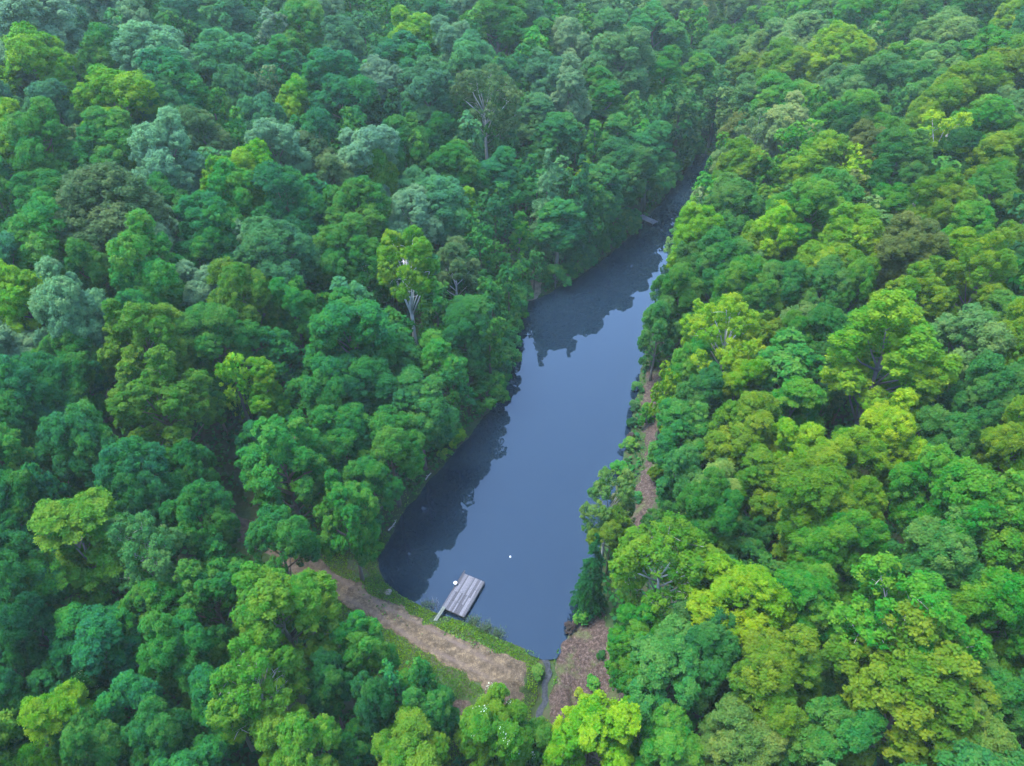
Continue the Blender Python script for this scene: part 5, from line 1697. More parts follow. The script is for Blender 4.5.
(38.6,274.5,15.4,3.3,16.1,"G",0),
(-109.4,161.7,21.4,3.7,16.8,"E",0),
(56.3,149.0,3.6,4.3,14.8,"E",2),
(-68.6,110.0,17.7,2.8,12.1,"B",2),
(-67.5,219.0,19.0,2.9,15.2,"G",0),
(121.5,307.9,12.3,2.8,15.0,"E",0),
(112.9,279.0,10.7,3.0,15.5,"G",0),
(-23.9,20.9,3.0,2.7,15.0,"E",3),
(26.6,163.2,5.1,3.0,12.5,"Y",2),
(35.1,257.0,14.8,2.6,14.7,"G",0),
(51.2,43.0,13.2,3.2,15.8,"M",3),
(-38.2,239.2,19.3,2.7,14.9,"B",0),
(-17.5,97.5,6.7,2.6,11.8,"M",2),
(144.7,304.8,18.1,3.5,16.4,"M",0),
(130.5,306.6,14.9,2.6,14.7,"Y",0),
(-42.6,275.5,21.3,3.0,15.6,"E",0),
(-147.0,214.9,20.9,3.5,16.5,"T",0),
(22.6,149.2,4.2,2.7,11.9,"B",2),
(-130.8,192.6,20.5,3.4,16.3,"M",0),
(-111.5,223.5,21.0,3.6,16.8,"T",0),
(162.5,229.6,16.9,3.4,16.2,"Y",0),
(101.8,306.5,4.8,2.6,14.7,"D",0),
(-120.8,180.1,20.9,2.9,15.4,"Y",0),
(67.4,219.8,1.2,2.9,12.4,"T",2),
(-2.9,20.0,-4.4,3.8,17.0,"T",3),
(-28.4,187.8,16.1,2.8,12.1,"T",2),
(135.5,238.8,14.4,2.9,15.3,"G",0),
(-15.2,292.1,21.6,4.4,18.3,"D",0),
(113.8,223.2,12.5,3.2,12.7,"E",2),
(-126.1,198.4,20.4,3.0,15.5,"G",0),
(-3.1,234.6,18.1,3.4,16.3,"Y",0),
(-86.3,195.7,19.8,2.9,15.3,"M",0),
(119.1,328.9,11.3,3.6,16.6,"M",0),
(4.1,216.2,16.7,3.0,15.5,"G",0),
(-74.7,220.5,19.4,3.7,16.9,"G",0),
(10.5,222.0,16.4,4.1,17.7,"G",0),
(-93.9,159.4,20.9,4.0,14.2,"M",2),
(31.0,254.2,15.4,3.2,15.9,"M",0),
(13.2,142.7,6.1,3.0,12.5,"E",2),
(-66.8,70.9,14.1,4.0,17.5,"M",0),
(-30.0,263.0,20.3,3.1,15.8,"E",0),
(-137.9,193.8,20.4,2.9,15.3,"Y",0),
(-27.2,183.1,15.8,2.7,11.9,"G",2),
(94.7,274.7,4.5,4.1,17.7,"E",0),
(128.6,168.4,17.3,2.9,15.4,"E",0),
(141.4,321.4,17.9,3.0,15.5,"E",0),
(-47.4,157.7,17.0,2.7,11.9,"E",2),
(100.7,302.2,4.6,3.1,15.7,"Y",0),
(-104.5,196.8,20.3,2.9,15.4,"T",0),
(87.2,264.1,2.8,3.1,12.7,"E",2),
(120.2,315.0,12.0,2.8,15.1,"D",0),
(10.6,233.2,17.0,2.8,15.0,"Y",0),
(103.2,169.9,14.0,2.8,12.1,"D",2),
(61.4,245.6,6.9,3.7,13.6,"M",2),
(-16.2,79.1,4.8,3.0,12.5,"E",1),
(102.8,137.9,14.7,2.8,15.2,"E",0),
(61.3,318.6,15.7,3.6,16.6,"T",0),
(82.7,222.7,5.0,2.7,12.0,"D",2),
(64.5,269.4,9.3,2.6,14.8,"D",0),
(118.1,217.7,13.6,2.8,12.2,"E",2),
(105.3,148.8,15.0,4.1,17.7,"T",0),
(121.3,266.7,12.8,3.1,15.7,"E",0),
(149.5,201.6,18.1,3.4,16.2,"D",0),
(32.8,166.2,3.8,3.5,13.3,"E",2),
(16.8,279.4,19.0,2.8,15.1,"G",0),
(14.6,239.6,16.9,3.6,16.7,"D",0),
(-42.3,259.1,20.5,3.6,16.6,"B",0),
(-78.7,144.9,20.1,3.0,12.5,"E",2),
(-80.5,226.7,20.2,3.5,16.4,"E",0),
(45.7,116.8,5.4,2.8,12.1,"Y",2),
(42.7,211.5,7.5,4.0,14.2,"T",2),
(31.3,111.2,0.9,3.3,13.0,"M",2),
(-32.3,282.6,21.5,2.8,15.1,"D",0),
(-56.1,51.0,11.4,3.0,15.5,"Y",3),
(-118.3,155.7,21.5,3.8,17.2,"G",0),
(39.8,180.2,3.6,3.2,12.9,"G",2),
(-14.8,259.4,19.8,3.0,15.4,"E",0),
(-94.9,175.2,20.7,2.9,12.2,"M",2),
(143.2,213.3,16.7,3.3,16.1,"G",0),
(161.7,299.2,20.6,4.3,18.2,"Y",0),
(47.5,206.4,4.9,3.4,13.2,"T",2),
(111.8,314.3,9.0,3.7,16.9,"E",0),
(79.0,289.8,7.2,3.2,15.8,"G",0),
(-61.2,276.9,22.1,2.9,15.4,"E",0),
(48.7,294.8,15.7,3.0,15.5,"E",0),
(158.4,280.3,18.2,2.9,15.2,"Y",0),
(149.7,271.5,16.4,2.6,14.7,"M",0),
(103.0,161.1,14.3,3.2,12.8,"M",2),
(-56.1,94.7,15.4,2.6,11.9,"E",1),
(152.9,212.1,17.6,2.8,15.2,"M",0),
(42.7,313.7,18.8,3.4,16.3,"B",0),
(96.6,132.4,14.1,4.5,18.4,"T",0),
(-29.0,167.7,15.4,4.0,14.2,"E",2),
(41.5,169.7,1.0,3.6,13.5,"M",2),
(111.6,271.1,10.7,3.2,16.0,"E",0),
(-128.9,239.1,22.0,2.7,14.9,"M",0),
(-99.4,234.3,21.1,3.7,16.8,"G",0),
(51.6,91.6,9.8,2.7,12.0,"T",1),
(-54.8,264.2,21.2,3.1,15.6,"T",0),
(-39.1,115.4,13.5,2.9,12.3,"D",2),
(2.1,284.0,20.4,3.6,16.7,"T",0),
(-80.1,255.3,21.8,2.8,15.2,"E",0),
(26.8,265.2,16.7,2.8,15.0,"G",0),
(139.1,326.0,17.4,2.8,15.1,"E",0),
(-9.3,169.8,13.5,2.9,12.2,"T",2),
(104.3,220.6,11.1,2.9,12.3,"G",2),
(-78.8,270.0,22.6,3.0,15.5,"T",0),
(46.0,67.6,10.1,3.2,12.8,"G",1),
(-11.6,207.7,17.1,2.9,15.3,"B",0),
(-3.5,173.0,13.1,2.6,11.8,"D",2),
(-108.2,185.6,20.5,2.8,12.1,"E",2),
(-0.6,293.0,21.3,2.9,15.3,"M",0),
(-55.6,222.7,18.7,3.0,15.6,"G",0),
(-60.6,151.0,18.4,2.7,11.9,"G",2),
(-24.8,263.0,20.2,3.4,16.2,"E",0),
(-23.4,274.6,20.8,2.6,14.8,"G",0),
(-106.2,173.5,21.1,2.8,12.1,"T",2),
(157.7,260.3,16.5,2.7,15.0,"T",0),
(60.2,136.9,6.8,3.3,13.0,"T",2),
(-54.9,257.7,20.8,4.1,17.6,"G",0),
(90.5,298.8,4.1,3.4,16.4,"D",0),
(-74.8,196.2,19.1,3.7,16.8,"E",0),
(109.5,255.8,10.8,2.9,15.3,"E",0),
(70.3,187.2,4.2,3.1,12.6,"B",2),
(-64.1,205.7,18.5,3.3,16.0,"E",0),
(85.9,307.3,6.9,2.7,14.9,"M",0),
(-15.4,231.1,18.5,2.6,14.8,"B",0),
(131.0,287.4,14.7,3.4,16.3,"E",0),
(33.0,66.7,6.5,4.3,14.7,"E",1),
(119.3,244.5,12.6,3.8,17.2,"M",0),
(14.4,130.8,3.4,3.2,12.8,"Y",2),
(105.7,266.4,9.4,3.9,17.4,"G",0),
(136.2,183.0,17.7,3.1,15.6,"M",0),
(-99.6,165.2,21.2,3.1,12.7,"E",2),
(-78.1,190.3,19.3,2.7,11.9,"D",2),
(-56.2,154.3,17.9,3.0,12.4,"G",2),
(-98.3,239.6,21.6,3.6,16.7,"B",0),
(85.7,195.1,8.6,3.1,12.6,"Y",2),
(119.5,270.9,12.6,2.9,15.2,"G",0),
(21.6,290.1,19.3,3.2,15.9,"G",0),
(29.5,305.6,19.9,2.7,15.0,"B",0),
(-52.5,268.6,21.4,2.8,15.2,"B",0),
(-149.9,237.8,22.1,2.9,15.4,"E",0),
(-85.9,185.8,19.9,2.7,12.0,"D",2),
(69.3,258.8,6.1,2.9,12.4,"G",2),
(5.7,243.2,17.9,2.8,15.1,"B",0),
(-54.0,45.4,11.0,3.1,15.8,"E",3),
(-142.2,192.6,20.3,2.7,15.0,"M",0),
(71.1,129.4,10.3,2.2,9.4,"D",2),
(17.7,149.4,5.7,2.1,9.0,"E",2),
(81.7,171.1,9.5,1.5,7.9,"G",2),
(-28.5,219.9,18.0,1.6,8.0,"D",2),
(30.0,204.8,10.4,2.0,8.8,"G",2),
(-142.5,215.1,20.6,2.0,8.9,"T",2),
(55.2,233.6,7.0,1.9,8.8,"G",2),
(102.5,181.2,13.1,1.9,8.8,"D",2),
(-86.4,183.0,20.0,1.5,7.9,"D",2),
(33.4,55.5,7.7,1.6,8.1,"D",1),
(-34.5,179.6,16.3,2.0,8.9,"E",2),
(-106.0,192.7,20.5,2.2,9.3,"G",2),
(73.5,190.9,5.2,1.6,8.0,"E",2),
(36.3,115.4,2.3,1.9,8.6,"D",2),
(-40.1,205.5,17.6,2.1,9.2,"G",2),
(-68.7,188.3,18.6,1.6,7.9,"D",2),
(-50.5,79.2,12.7,1.8,8.5,"E",1),
(-44.9,162.0,16.9,2.2,9.3,"E",2),
(-98.9,149.7,21.0,1.5,7.8,"G",2),
(-29.2,202.0,17.2,2.2,9.3,"D",2),
(134.2,227.3,14.7,1.8,8.4,"E",2),
(-31.7,28.7,4.5,1.5,7.9,"G",3),
(30.7,191.5,8.2,2.4,9.8,"G",2),
(112.9,207.6,13.4,2.3,9.6,"E",2),
(-41.9,118.4,14.3,2.5,10.0,"D",2),
(-64.9,100.6,16.8,2.3,9.6,"D",2),
(65.4,254.6,6.9,2.1,9.2,"E",2),
(-59.9,132.6,17.9,1.8,8.5,"E",2),
(-48.5,71.7,11.5,1.6,8.1,"E",1),
(-2.1,106.0,1.9,2.2,9.4,"E",2),
(61.9,230.9,4.1,2.5,9.9,"G",2),
(-22.3,216.0,17.8,2.1,9.0,"E",2),
(-94.9,179.3,20.4,1.7,8.1,"G",2),
(92.4,194.2,10.3,1.7,8.1,"T",2),
(-71.6,113.3,18.1,1.7,8.2,"G",2),
(-1.9,176.3,13.1,2.3,9.5,"E",2),
(-46.5,124.6,15.6,1.6,8.1,"E",2),
(60.3,74.8,12.7,1.8,8.4,"E",1),
(105.9,241.2,10.6,1.9,8.7,"D",2),
(-39.3,182.6,16.5,2.6,10.3,"G",2),
(-59.2,186.6,18.0,2.6,10.3,"T",2),
(95.9,160.5,13.3,1.6,8.0,"E",2),
(69.2,172.0,5.8,1.6,8.0,"E",2),
(28.1,217.5,12.7,2.3,9.7,"D",2),
(66.8,115.2,10.9,1.9,8.6,"G",2),
(-56.3,74.1,13.0,2.7,10.4,"E",1),
(-121.0,210.1,20.5,2.4,9.8,"D",2),
(93.5,239.5,7.2,1.9,8.7,"G",2),
(-7.6,157.0,12.1,1.5,7.8,"D",2),
(70.5,156.4,7.8,2.3,9.5,"D",2),
(-93.9,141.5,20.6,2.4,9.8,"G",2),
(-80.7,161.2,20.2,2.3,9.6,"T",2),
(-26.4,65.9,5.7,2.7,10.4,"E",1),
(8.1,216.3,16.1,2.5,10.0,"G",2),
(37.2,167.6,2.3,1.9,8.7,"G",2),
(74.3,221.8,1.6,2.6,10.2,"E",2),
(116.5,163.3,16.1,1.9,8.6,"D",2),
(-20.9,93.6,7.7,2.0,8.9,"E",2),
(-43.3,208.6,17.7,2.6,10.3,"E",2),
(45.7,192.1,3.1,1.9,8.8,"D",2),
(5.4,140.3,7.7,2.0,9.0,"D",2),
(125.3,177.4,16.7,2.2,9.4,"D",2),
(30.2,238.7,14.3,1.7,8.2,"D",2),
(-90.7,151.3,20.7,1.7,8.2,"G",2),
(92.1,248.1,6.0,2.6,10.3,"G",2),
(-3.1,84.1,0.2,1.8,8.5,"E",2),
(-101.3,155.7,21.2,1.5,7.9,"E",2),
(79.3,193.2,6.9,1.9,8.8,"D",2),
(50.6,134.3,4.0,2.4,9.8,"G",2),
(55.7,91.5,10.8,2.3,9.7,"E",2),
(60.6,205.7,0.7,1.6,8.1,"E",2),
(22.1,152.6,4.9,2.0,9.0,"G",2),
(37.0,228.5,11.7,1.8,8.4,"D",2),
(53.4,77.7,11.1,1.8,8.4,"G",1),
(-52.2,196.0,17.6,1.6,8.1,"G",2),
(-63.9,148.6,18.7,2.3,9.6,"G",2),
(21.5,176.4,8.8,1.7,8.3,"E",2),
(76.9,253.4,2.4,1.5,7.8,"T",2),
(-27.5,56.4,4.7,2.4,9.7,"T",1),
(33.6,209.9,10.1,2.2,9.3,"E",2),
(-1.2,125.8,6.5,2.2,9.4,"E",2),
(-51.9,153.3,17.5,2.0,8.8,"D",2),
(-29.1,119.0,11.5,1.9,8.6,"G",2),
(-36.1,131.5,14.0,2.0,8.9,"E",2),
(58.8,222.8,3.8,1.5,7.9,"E",2),
(-26.4,106.5,9.8,2.6,10.2,"E",2),
(28.3,230.0,14.0,2.6,10.2,"G",2),
(-78.0,133.1,19.6,1.7,8.3,"T",2),
(61.2,209.3,0.8,2.3,9.6,"T",2),
(106.4,163.5,14.6,1.9,8.7,"E",2),
(-67.6,85.2,15.5,1.9,8.7,"E",2),
(-64.1,196.7,18.4,2.1,9.0,"D",2),
(16.6,206.1,13.9,1.8,8.5,"G",2),
(-75.0,131.6,19.2,2.7,10.4,"G",2),
(24.1,138.7,1.4,2.0,8.9,"E",2),
(-31.3,157.3,15.3,1.9,8.8,"G",2),
(-115.4,183.5,20.7,1.9,8.7,"E",2),
(-22.4,201.0,16.9,1.7,8.2,"G",2),
(55.9,64.1,12.7,1.6,8.0,"E",1),
(57.7,232.8,5.9,1.7,8.3,"D",2),
(128.8,206.5,15.6,2.0,8.9,"G",2),
(104.5,173.3,14.0,2.0,8.9,"G",2),
(59.2,70.3,12.9,1.6,8.0,"D",1),
(103.1,225.2,10.7,2.4,9.9,"G",2),
(68.6,262.6,6.9,1.9,8.7,"E",2),
(-47.7,161.5,17.1,2.1,9.1,"D",2),
(-71.3,218.4,19.2,1.6,8.0,"D",2),
(-102.4,167.7,21.0,2.4,9.8,"E",2),
(22.2,221.4,14.4,1.9,8.8,"E",2),
(-78.2,112.2,18.5,2.1,9.2,"E",2),
(116.0,195.2,14.6,2.4,9.7,"D",2),
(138.6,201.8,17.0,2.1,9.2,"E",2),
(23.6,204.4,12.1,2.0,8.8,"T",2),
(45.0,113.1,5.7,1.5,7.9,"G",2),
(82.7,102.5,13.8,1.8,8.5,"T",2),
(1.2,226.6,17.6,1.6,8.0,"E",2),
(-84.9,214.2,19.9,1.5,7.8,"D",2),
(-26.2,72.1,6.6,2.0,8.9,"T",1),
(-51.6,221.8,18.6,1.6,8.0,"T",2),
(-30.0,58.8,5.9,2.2,9.2,"T",1),
(-64.6,107.6,17.1,1.6,8.1,"D",2),
(16.4,190.1,11.7,2.3,9.5,"G",2),
(36.6,101.5,4.4,1.8,8.5,"G",2),
(99.5,144.2,14.2,1.9,8.7,"G",2),
(-52.9,73.1,12.5,2.2,9.3,"G",1),
(-81.0,186.5,19.5,1.5,7.8,"G",2),
(106.2,258.9,9.9,2.2,9.4,"T",2),
(-21.6,223.9,18.2,2.3,9.5,"T",2),
(122.1,206.3,14.7,1.6,8.1,"E",2),
(103.6,200.3,12.3,2.4,9.8,"E",2),
(80.1,182.9,7.9,1.9,8.7,"T",2),
(86.0,114.9,13.5,1.6,7.9,"D",2),
(-117.2,175.2,21.1,2.1,9.1,"G",2),
(71.8,215.8,1.4,1.9,8.7,"E",2),
(105.8,190.6,13.1,2.3,9.5,"D",2),
(72.8,137.6,9.9,2.1,9.2,"E",2),
(124.5,214.3,14.5,2.0,8.9,"E",2),
(99.8,135.0,14.4,1.6,8.0,"E",2),
(-61.7,208.1,18.4,1.8,8.4,"G",2),
(67.6,158.9,6.6,2.4,9.8,"E",2),
(47.5,232.0,9.3,1.6,7.9,"T",2),
(-99.8,177.0,20.7,1.7,8.3,"D",2),
(7.3,226.3,17.0,1.9,8.8,"E",2),
(17.0,171.5,9.1,1.9,8.7,"E",2),
(-63.5,82.1,14.6,1.7,8.3,"E",1),
(13.5,197.0,13.5,2.4,9.9,"G",2),
(-104.3,154.9,21.3,1.7,8.3,"T",2),
(82.7,214.5,5.9,2.1,9.2,"E",2),
(-42.9,40.9,9.3,2.1,9.1,"T",1),
(40.6,135.0,0.1,1.7,8.2,"G",2),
(-78.2,120.7,19.0,2.2,9.4,"E",2),
(-52.2,90.3,14.2,1.7,8.2,"E",2),
(-74.5,111.6,18.2,1.8,8.5,"G",2),
(-74.5,149.5,19.6,2.5,10.1,"D",2),
(-93.0,137.1,20.5,2.3,9.6,"T",2),
(-30.1,145.8,14.2,2.3,9.5,"E",2),
(88.7,185.0,10.0,2.0,8.9,"G",2),
(60.7,173.1,2.6,2.5,10.1,"G",2),
(-87.8,192.3,19.8,1.7,8.3,"E",2),
(127.0,197.6,15.9,1.9,8.7,"G",2),
(-20.4,220.4,18.1,1.8,8.4,"G",2),
(-34.2,201.3,17.2,1.7,8.3,"E",2),
(8.9,230.4,17.1,1.8,8.4,"D",2),
(-26.1,62.1,5.2,1.9,8.8,"T",1),
(69.4,209.5,1.0,2.2,9.2,"E",2),
(-111.7,158.1,21.3,1.7,8.3,"G",2),
(-61.6,159.2,18.6,1.9,8.6,"T",2),
(91.0,261.9,4.3,2.6,10.2,"E",2),
(-95.5,203.6,20.0,1.9,8.6,"D",2),
(82.3,234.2,3.5,1.9,8.8,"G",2),
(-51.1,117.7,15.9,2.7,10.4,"E",2),
(62.3,103.6,11.2,1.6,8.1,"E",2),
(58.0,230.3,5.5,1.8,8.5,"G",2),
(67.8,119.5,10.5,2.3,9.6,"E",2),
(92.6,232.7,7.3,2.3,9.5,"G",2),
(-69.1,121.2,18.3,2.5,10.0,"T",2),
(-44.9,172.7,17.2,2.0,8.9,"E",2),
(23.6,198.8,11.4,1.8,8.4,"E",2),
(-68.1,76.7,14.8,2.1,9.0,"E",1),
(72.1,104.3,12.6,1.5,7.8,"G",2),
(27.3,84.6,2.7,2.6,10.2,"E",2),
(-9.6,113.3,5.5,1.9,8.8,"G",2),
(35.0,226.4,12.0,1.9,8.7,"D",2),
(-73.8,180.2,19.2,1.8,8.4,"G",2),
(55.2,249.2,9.5,2.5,10.1,"G",2),
(-136.6,202.1,20.4,1.7,8.2,"D",2),
(-60.8,144.3,18.3,2.4,9.8,"D",2),
(73.7,126.5,11.0,1.7,8.3,"G",2),
(39.7,237.4,12.1,1.9,8.8,"G",2),
(140.9,204.2,17.1,2.1,9.2,"E",2),
(103.9,204.7,12.1,2.6,10.2,"E",2),
(69.0,174.3,5.5,1.8,8.4,"T",2),
(68.3,122.4,10.3,1.6,8.0,"G",2),
(-29.6,176.1,15.9,1.9,8.7,"D",2),
(156.4,231.9,16.4,1.9,8.7,"G",2),
(47.7,41.2,12.7,2.4,9.7,"D",3),
(88.4,143.5,12.5,1.5,7.8,"T",2),
(122.2,175.5,16.4,2.1,9.1,"D",2),
(-106.0,162.4,21.3,1.6,8.0,"D",2),
(-127.2,212.6,20.7,1.9,8.7,"G",2),
(0.9,139.5,8.6,1.9,8.8,"E",2),
(-22.0,209.9,17.5,2.6,10.1,"G",2),
(-30.9,205.5,17.4,1.5,7.9,"G",2),
(-57.9,129.7,17.4,2.1,9.1,"T",2),
(10.8,171.7,10.6,2.3,9.5,"E",2),
(101.8,164.9,13.9,2.5,10.0,"G",2),
(-44.1,80.1,11.7,1.7,8.3,"E",1),
(33.6,38.8,9.2,1.7,8.2,"G",3),
(71.1,242.8,2.6,1.8,8.5,"E",2),
(66.6,173.1,4.7,1.6,8.0,"E",2),
(-130.9,212.9,20.6,2.0,8.9,"D",2),
(-88.3,118.7,19.5,2.6,10.3,"E",2),
(-44.2,112.3,14.5,2.4,9.9,"D",2),
(-1.3,199.8,15.7,2.1,9.2,"G",2),
(-20.0,156.4,13.9,2.4,9.7,"E",2),
(23.9,95.6,0.1,1.6,7.9,"E",2),
(-99.4,199.2,20.3,1.5,7.8,"T",2),
(24.5,91.9,0.4,1.7,8.2,"D",2),
(-58.2,98.0,15.8,2.7,10.4,"E",2),
(-36.4,35.2,7.2,1.5,7.9,"E",3),
(105.1,247.1,10.1,2.1,9.1,"T",2),
(-89.0,198.0,19.9,1.6,8.0,"D",2),
(-57.0,151.2,18.0,1.9,8.7,"T",2),
(74.3,134.5,10.5,2.0,9.0,"G",2),
(59.3,176.3,1.6,2.0,8.8,"T",2),
(76.1,139.1,10.5,2.0,8.9,"D",2),
(-82.1,199.8,19.6,2.4,9.8,"T",2),
(-46.1,53.6,9.5,1.6,8.0,"D",1),
(43.4,239.4,11.4,1.7,8.3,"E",2),
(-36.0,215.0,17.8,1.8,8.4,"D",2),
(-104.4,188.1,20.5,2.2,9.3,"T",2),
(47.8,94.9,8.6,2.6,10.2,"D",2),
(-84.0,153.9,20.5,1.7,8.1,"T",2),
(-63.5,129.0,18.0,2.1,9.1,"D",2),
(-55.9,181.5,17.8,1.7,8.3,"G",2),
(-113.9,199.6,20.3,2.0,8.8,"E",2),
(102.8,186.5,12.9,2.5,10.0,"D",2),
(67.9,93.5,12.8,1.5,7.9,"G",2),
(-20.6,198.4,16.6,1.9,8.7,"G",2),
(-100.8,141.9,21.0,2.0,9.0,"E",2),
(50.4,139.1,3.2,1.6,8.1,"D",2),
(108.8,236.9,11.2,2.0,8.9,"G",2),
(2.4,148.6,9.7,1.7,8.2,"E",2),
(-39.4,42.1,8.4,1.9,8.6,"G",1),
(-16.1,63.0,1.6,2.2,9.3,"G",1),
(73.3,181.7,5.9,2.3,9.5,"D",2),
(79.1,164.1,9.5,2.3,9.6,"G",2),
(72.5,146.7,9.0,1.9,8.6,"T",2),
(33.7,217.8,11.1,2.3,9.5,"T",2),
(-23.5,123.6,10.7,2.1,9.1,"D",2),
(-47.2,99.9,14.2,2.0,9.0,"G",2),
(-0.8,98.5,0.2,1.9,8.6,"G",2),
(110.9,180.6,14.4,1.6,8.0,"T",2),
(-31.5,88.7,10.2,2.3,9.7,"T",2),
(63.4,107.1,11.1,2.6,10.3,"D",2),
(53.0,183.7,0.0,1.8,8.4,"D",2),
(-125.4,181.1,20.8,1.9,8.6,"D",2),
(-38.1,226.7,18.5,1.7,8.2,"G",2),
(68.8,76.6,13.8,2.1,9.1,"E",1),
(26.2,202.0,11.1,1.5,7.9,"D",2),
(3.6,203.7,15.6,1.6,8.1,"T",2),
(119.9,196.9,15.1,2.3,9.5,"G",2),
(-56.3,111.9,16.4,2.1,9.0,"D",2),
(-78.8,185.1,19.4,2.0,8.9,"E",2),
(123.2,231.8,13.4,1.8,8.5,"G",2),
(-21.5,130.4,11.3,1.5,7.9,"G",2),
(4.7,208.8,16.1,2.2,9.2,"T",2),
(-26.6,223.0,18.3,1.7,8.1,"E",2),
(78.8,111.9,12.8,1.5,7.9,"E",2),
(-32.1,164.1,15.6,1.5,7.8,"T",2),
(125.7,204.7,15.3,1.9,8.7,"G",2),
(64.6,234.7,3.7,1.9,8.6,"G",2),
(2.1,131.1,6.8,1.8,8.4,"G",2),
(31.0,243.9,14.6,1.9,8.7,"D",2),
(41.5,113.2,4.6,1.6,8.0,"T",2),
(-88.4,215.7,20.1,1.9,8.6,"D",2),
(-44.7,92.4,13.5,2.4,9.8,"G",2),
(52.3,218.5,5.4,2.2,9.4,"E",2),
(95.8,246.4,7.5,1.8,8.5,"G",2),
(-108.7,194.2,20.4,1.7,8.3,"E",2),
(72.0,107.0,12.3,1.9,8.7,"T",2),
(-95.8,139.2,20.6,1.9,8.7,"T",2),
(-111.6,209.4,20.5,2.4,9.7,"E",2),
(39.6,22.2,7.2,2.2,9.4,"E",3),
(76.2,100.1,13.4,2.4,9.8,"E",2),
(-37.2,217.8,18.0,2.3,9.6,"D",2),
(-20.2,176.8,15.2,2.2,9.4,"T",2),
(102.8,190.9,12.6,1.6,8.1,"E",2),
(-108.9,205.9,20.4,2.7,10.4,"D",2),
(67.1,225.9,1.4,2.0,8.9,"E",2),
(63.6,263.4,8.8,2.0,9.0,"E",2),
(127.3,202.6,15.6,2.0,8.8,"E",2),
(104.0,251.0,9.5,1.8,8.5,"E",2),
(77.0,167.7,8.6,1.8,8.5,"T",2),
(-46.3,210.9,17.9,2.5,10.0,"D",2),
(105.9,201.7,12.7,1.5,7.9,"D",2),
(32.0,178.5,5.9,2.2,9.4,"D",2),
(-115.7,180.2,20.8,1.6,8.0,"E",2),
(23.3,68.6,2.8,2.3,9.6,"G",1),
(-41.7,164.3,16.7,1.7,8.2,"E",2),
(-25.9,120.2,10.9,2.2,9.4,"T",2),
(73.5,144.2,9.4,2.0,8.9,"T",2),
(-47.3,50.5,9.9,2.6,10.2,"E",1),
(157.5,236.5,16.3,1.9,8.8,"G",2),
(-11.7,88.7,4.4,2.5,10.0,"E",2),
(-70.3,116.3,18.1,2.0,8.8,"G",2),
(-37.5,100.2,12.4,2.2,9.3,"T",2),
(-61.3,171.0,18.6,2.2,9.3,"G",2),
(-71.0,132.7,19.0,2.0,8.9,"D",2),
(57.3,77.6,12.0,1.7,8.3,"G",1),
(81.0,125.5,12.4,2.5,10.0,"G",2),
(47.7,59.1,11.2,1.6,8.0,"D",1),
(7.9,186.4,13.0,2.6,10.1,"E",2),
(43.7,45.0,11.4,2.3,9.6,"E",1),
(97.1,147.2,13.8,2.1,9.0,"E",2),
(-2.5,207.7,16.6,1.5,7.9,"G",2),
(43.3,227.3,9.8,2.1,9.0,"D",2),
(-28.3,40.2,5.9,2.5,10.1,"G",1),
(-8.9,142.8,11.0,1.6,8.1,"G",2),
(79.1,205.4,5.5,1.7,8.2,"E",2),
(12.3,155.9,8.3,2.3,9.5,"E",2),
(-23.8,203.3,17.1,1.9,8.6,"G",2),
(49.1,199.7,3.3,2.3,9.5,"T",2),
(16.0,160.8,8.1,2.0,8.9,"G",2),
(-24.6,75.9,6.6,2.4,9.9,"D",1),
(71.5,173.4,6.4,2.0,8.9,"G",2),
(-20.3,179.7,15.3,1.6,8.0,"G",2),
(-90.8,131.6,20.3,2.2,9.2,"T",2),
(18.8,162.5,7.6,2.3,9.5,"E",2),
(-32.1,223.9,18.4,1.7,8.2,"T",2),
(1.5,114.6,2.9,2.0,8.9,"G",2),
(-78.6,176.9,19.7,2.0,9.0,"D",2),
(-32.1,176.9,16.0,1.6,8.0,"T",2),
(76.8,244.3,2.1,2.0,8.9,"G",2),
(-21.8,160.0,14.3,1.8,8.5,"E",2),
(31.0,213.2,11.3,2.5,10.0,"G",2),
(-82.3,158.3,20.3,1.7,8.3,"E",2),
(93.2,206.2,9.8,1.6,8.0,"E",2),
(51.3,205.0,3.4,1.9,8.7,"E",2),
(86.8,164.7,11.2,1.7,8.3,"G",2),
(-26.2,216.8,17.9,1.5,7.8,"G",2),
(4.3,213.0,16.4,1.8,8.4,"G",2),
(115.8,233.2,12.6,1.8,8.4,"E",2),
(98.4,191.0,11.8,1.8,8.4,"T",2),
(-81.5,113.0,18.7,2.1,9.1,"D",2),
(26.8,214.9,12.6,1.8,8.6,"E",2),
(36.3,124.7,0.3,2.3,9.5,"G",2),
(-97.8,194.8,20.2,2.6,10.2,"T",2),
(75.4,146.0,9.7,1.6,8.0,"E",2),
(-18.2,92.9,6.8,1.9,8.7,"G",2),
(139.8,214.6,16.1,1.7,8.2,"E",2),
(-7.3,161.0,12.4,2.2,9.2,"G",2),
(-54.0,134.4,17.1,1.7,8.1,"E",2),
(123.8,197.2,15.6,1.7,8.2,"E",2),
(-50.6,137.6,16.8,1.6,8.1,"D",2),
(-5.5,198.9,15.9,2.2,9.3,"D",2),
(14.5,210.6,14.7,2.0,8.9,"E",2),
(37.3,244.9,13.4,2.4,9.7,"G",2),
(62.9,197.6,0.5,2.2,9.3,"G",2),
(9.7,164.6,9.9,2.4,9.7,"D",2),
(26.1,224.8,13.9,2.1,9.2,"E",2),
(90.6,147.2,12.9,2.7,10.4,"E",2),
(-33.2,144.8,14.6,1.8,8.4,"G",2),
(74.6,229.9,1.6,2.3,9.5,"E",2),
(116.3,215.0,13.4,1.8,8.4,"T",2),
(84.3,127.5,12.5,1.8,8.4,"G",2),
(-47.6,38.8,10.2,1.7,8.3,"G",3),
(74.1,205.9,3.8,2.1,9.1,"G",2),
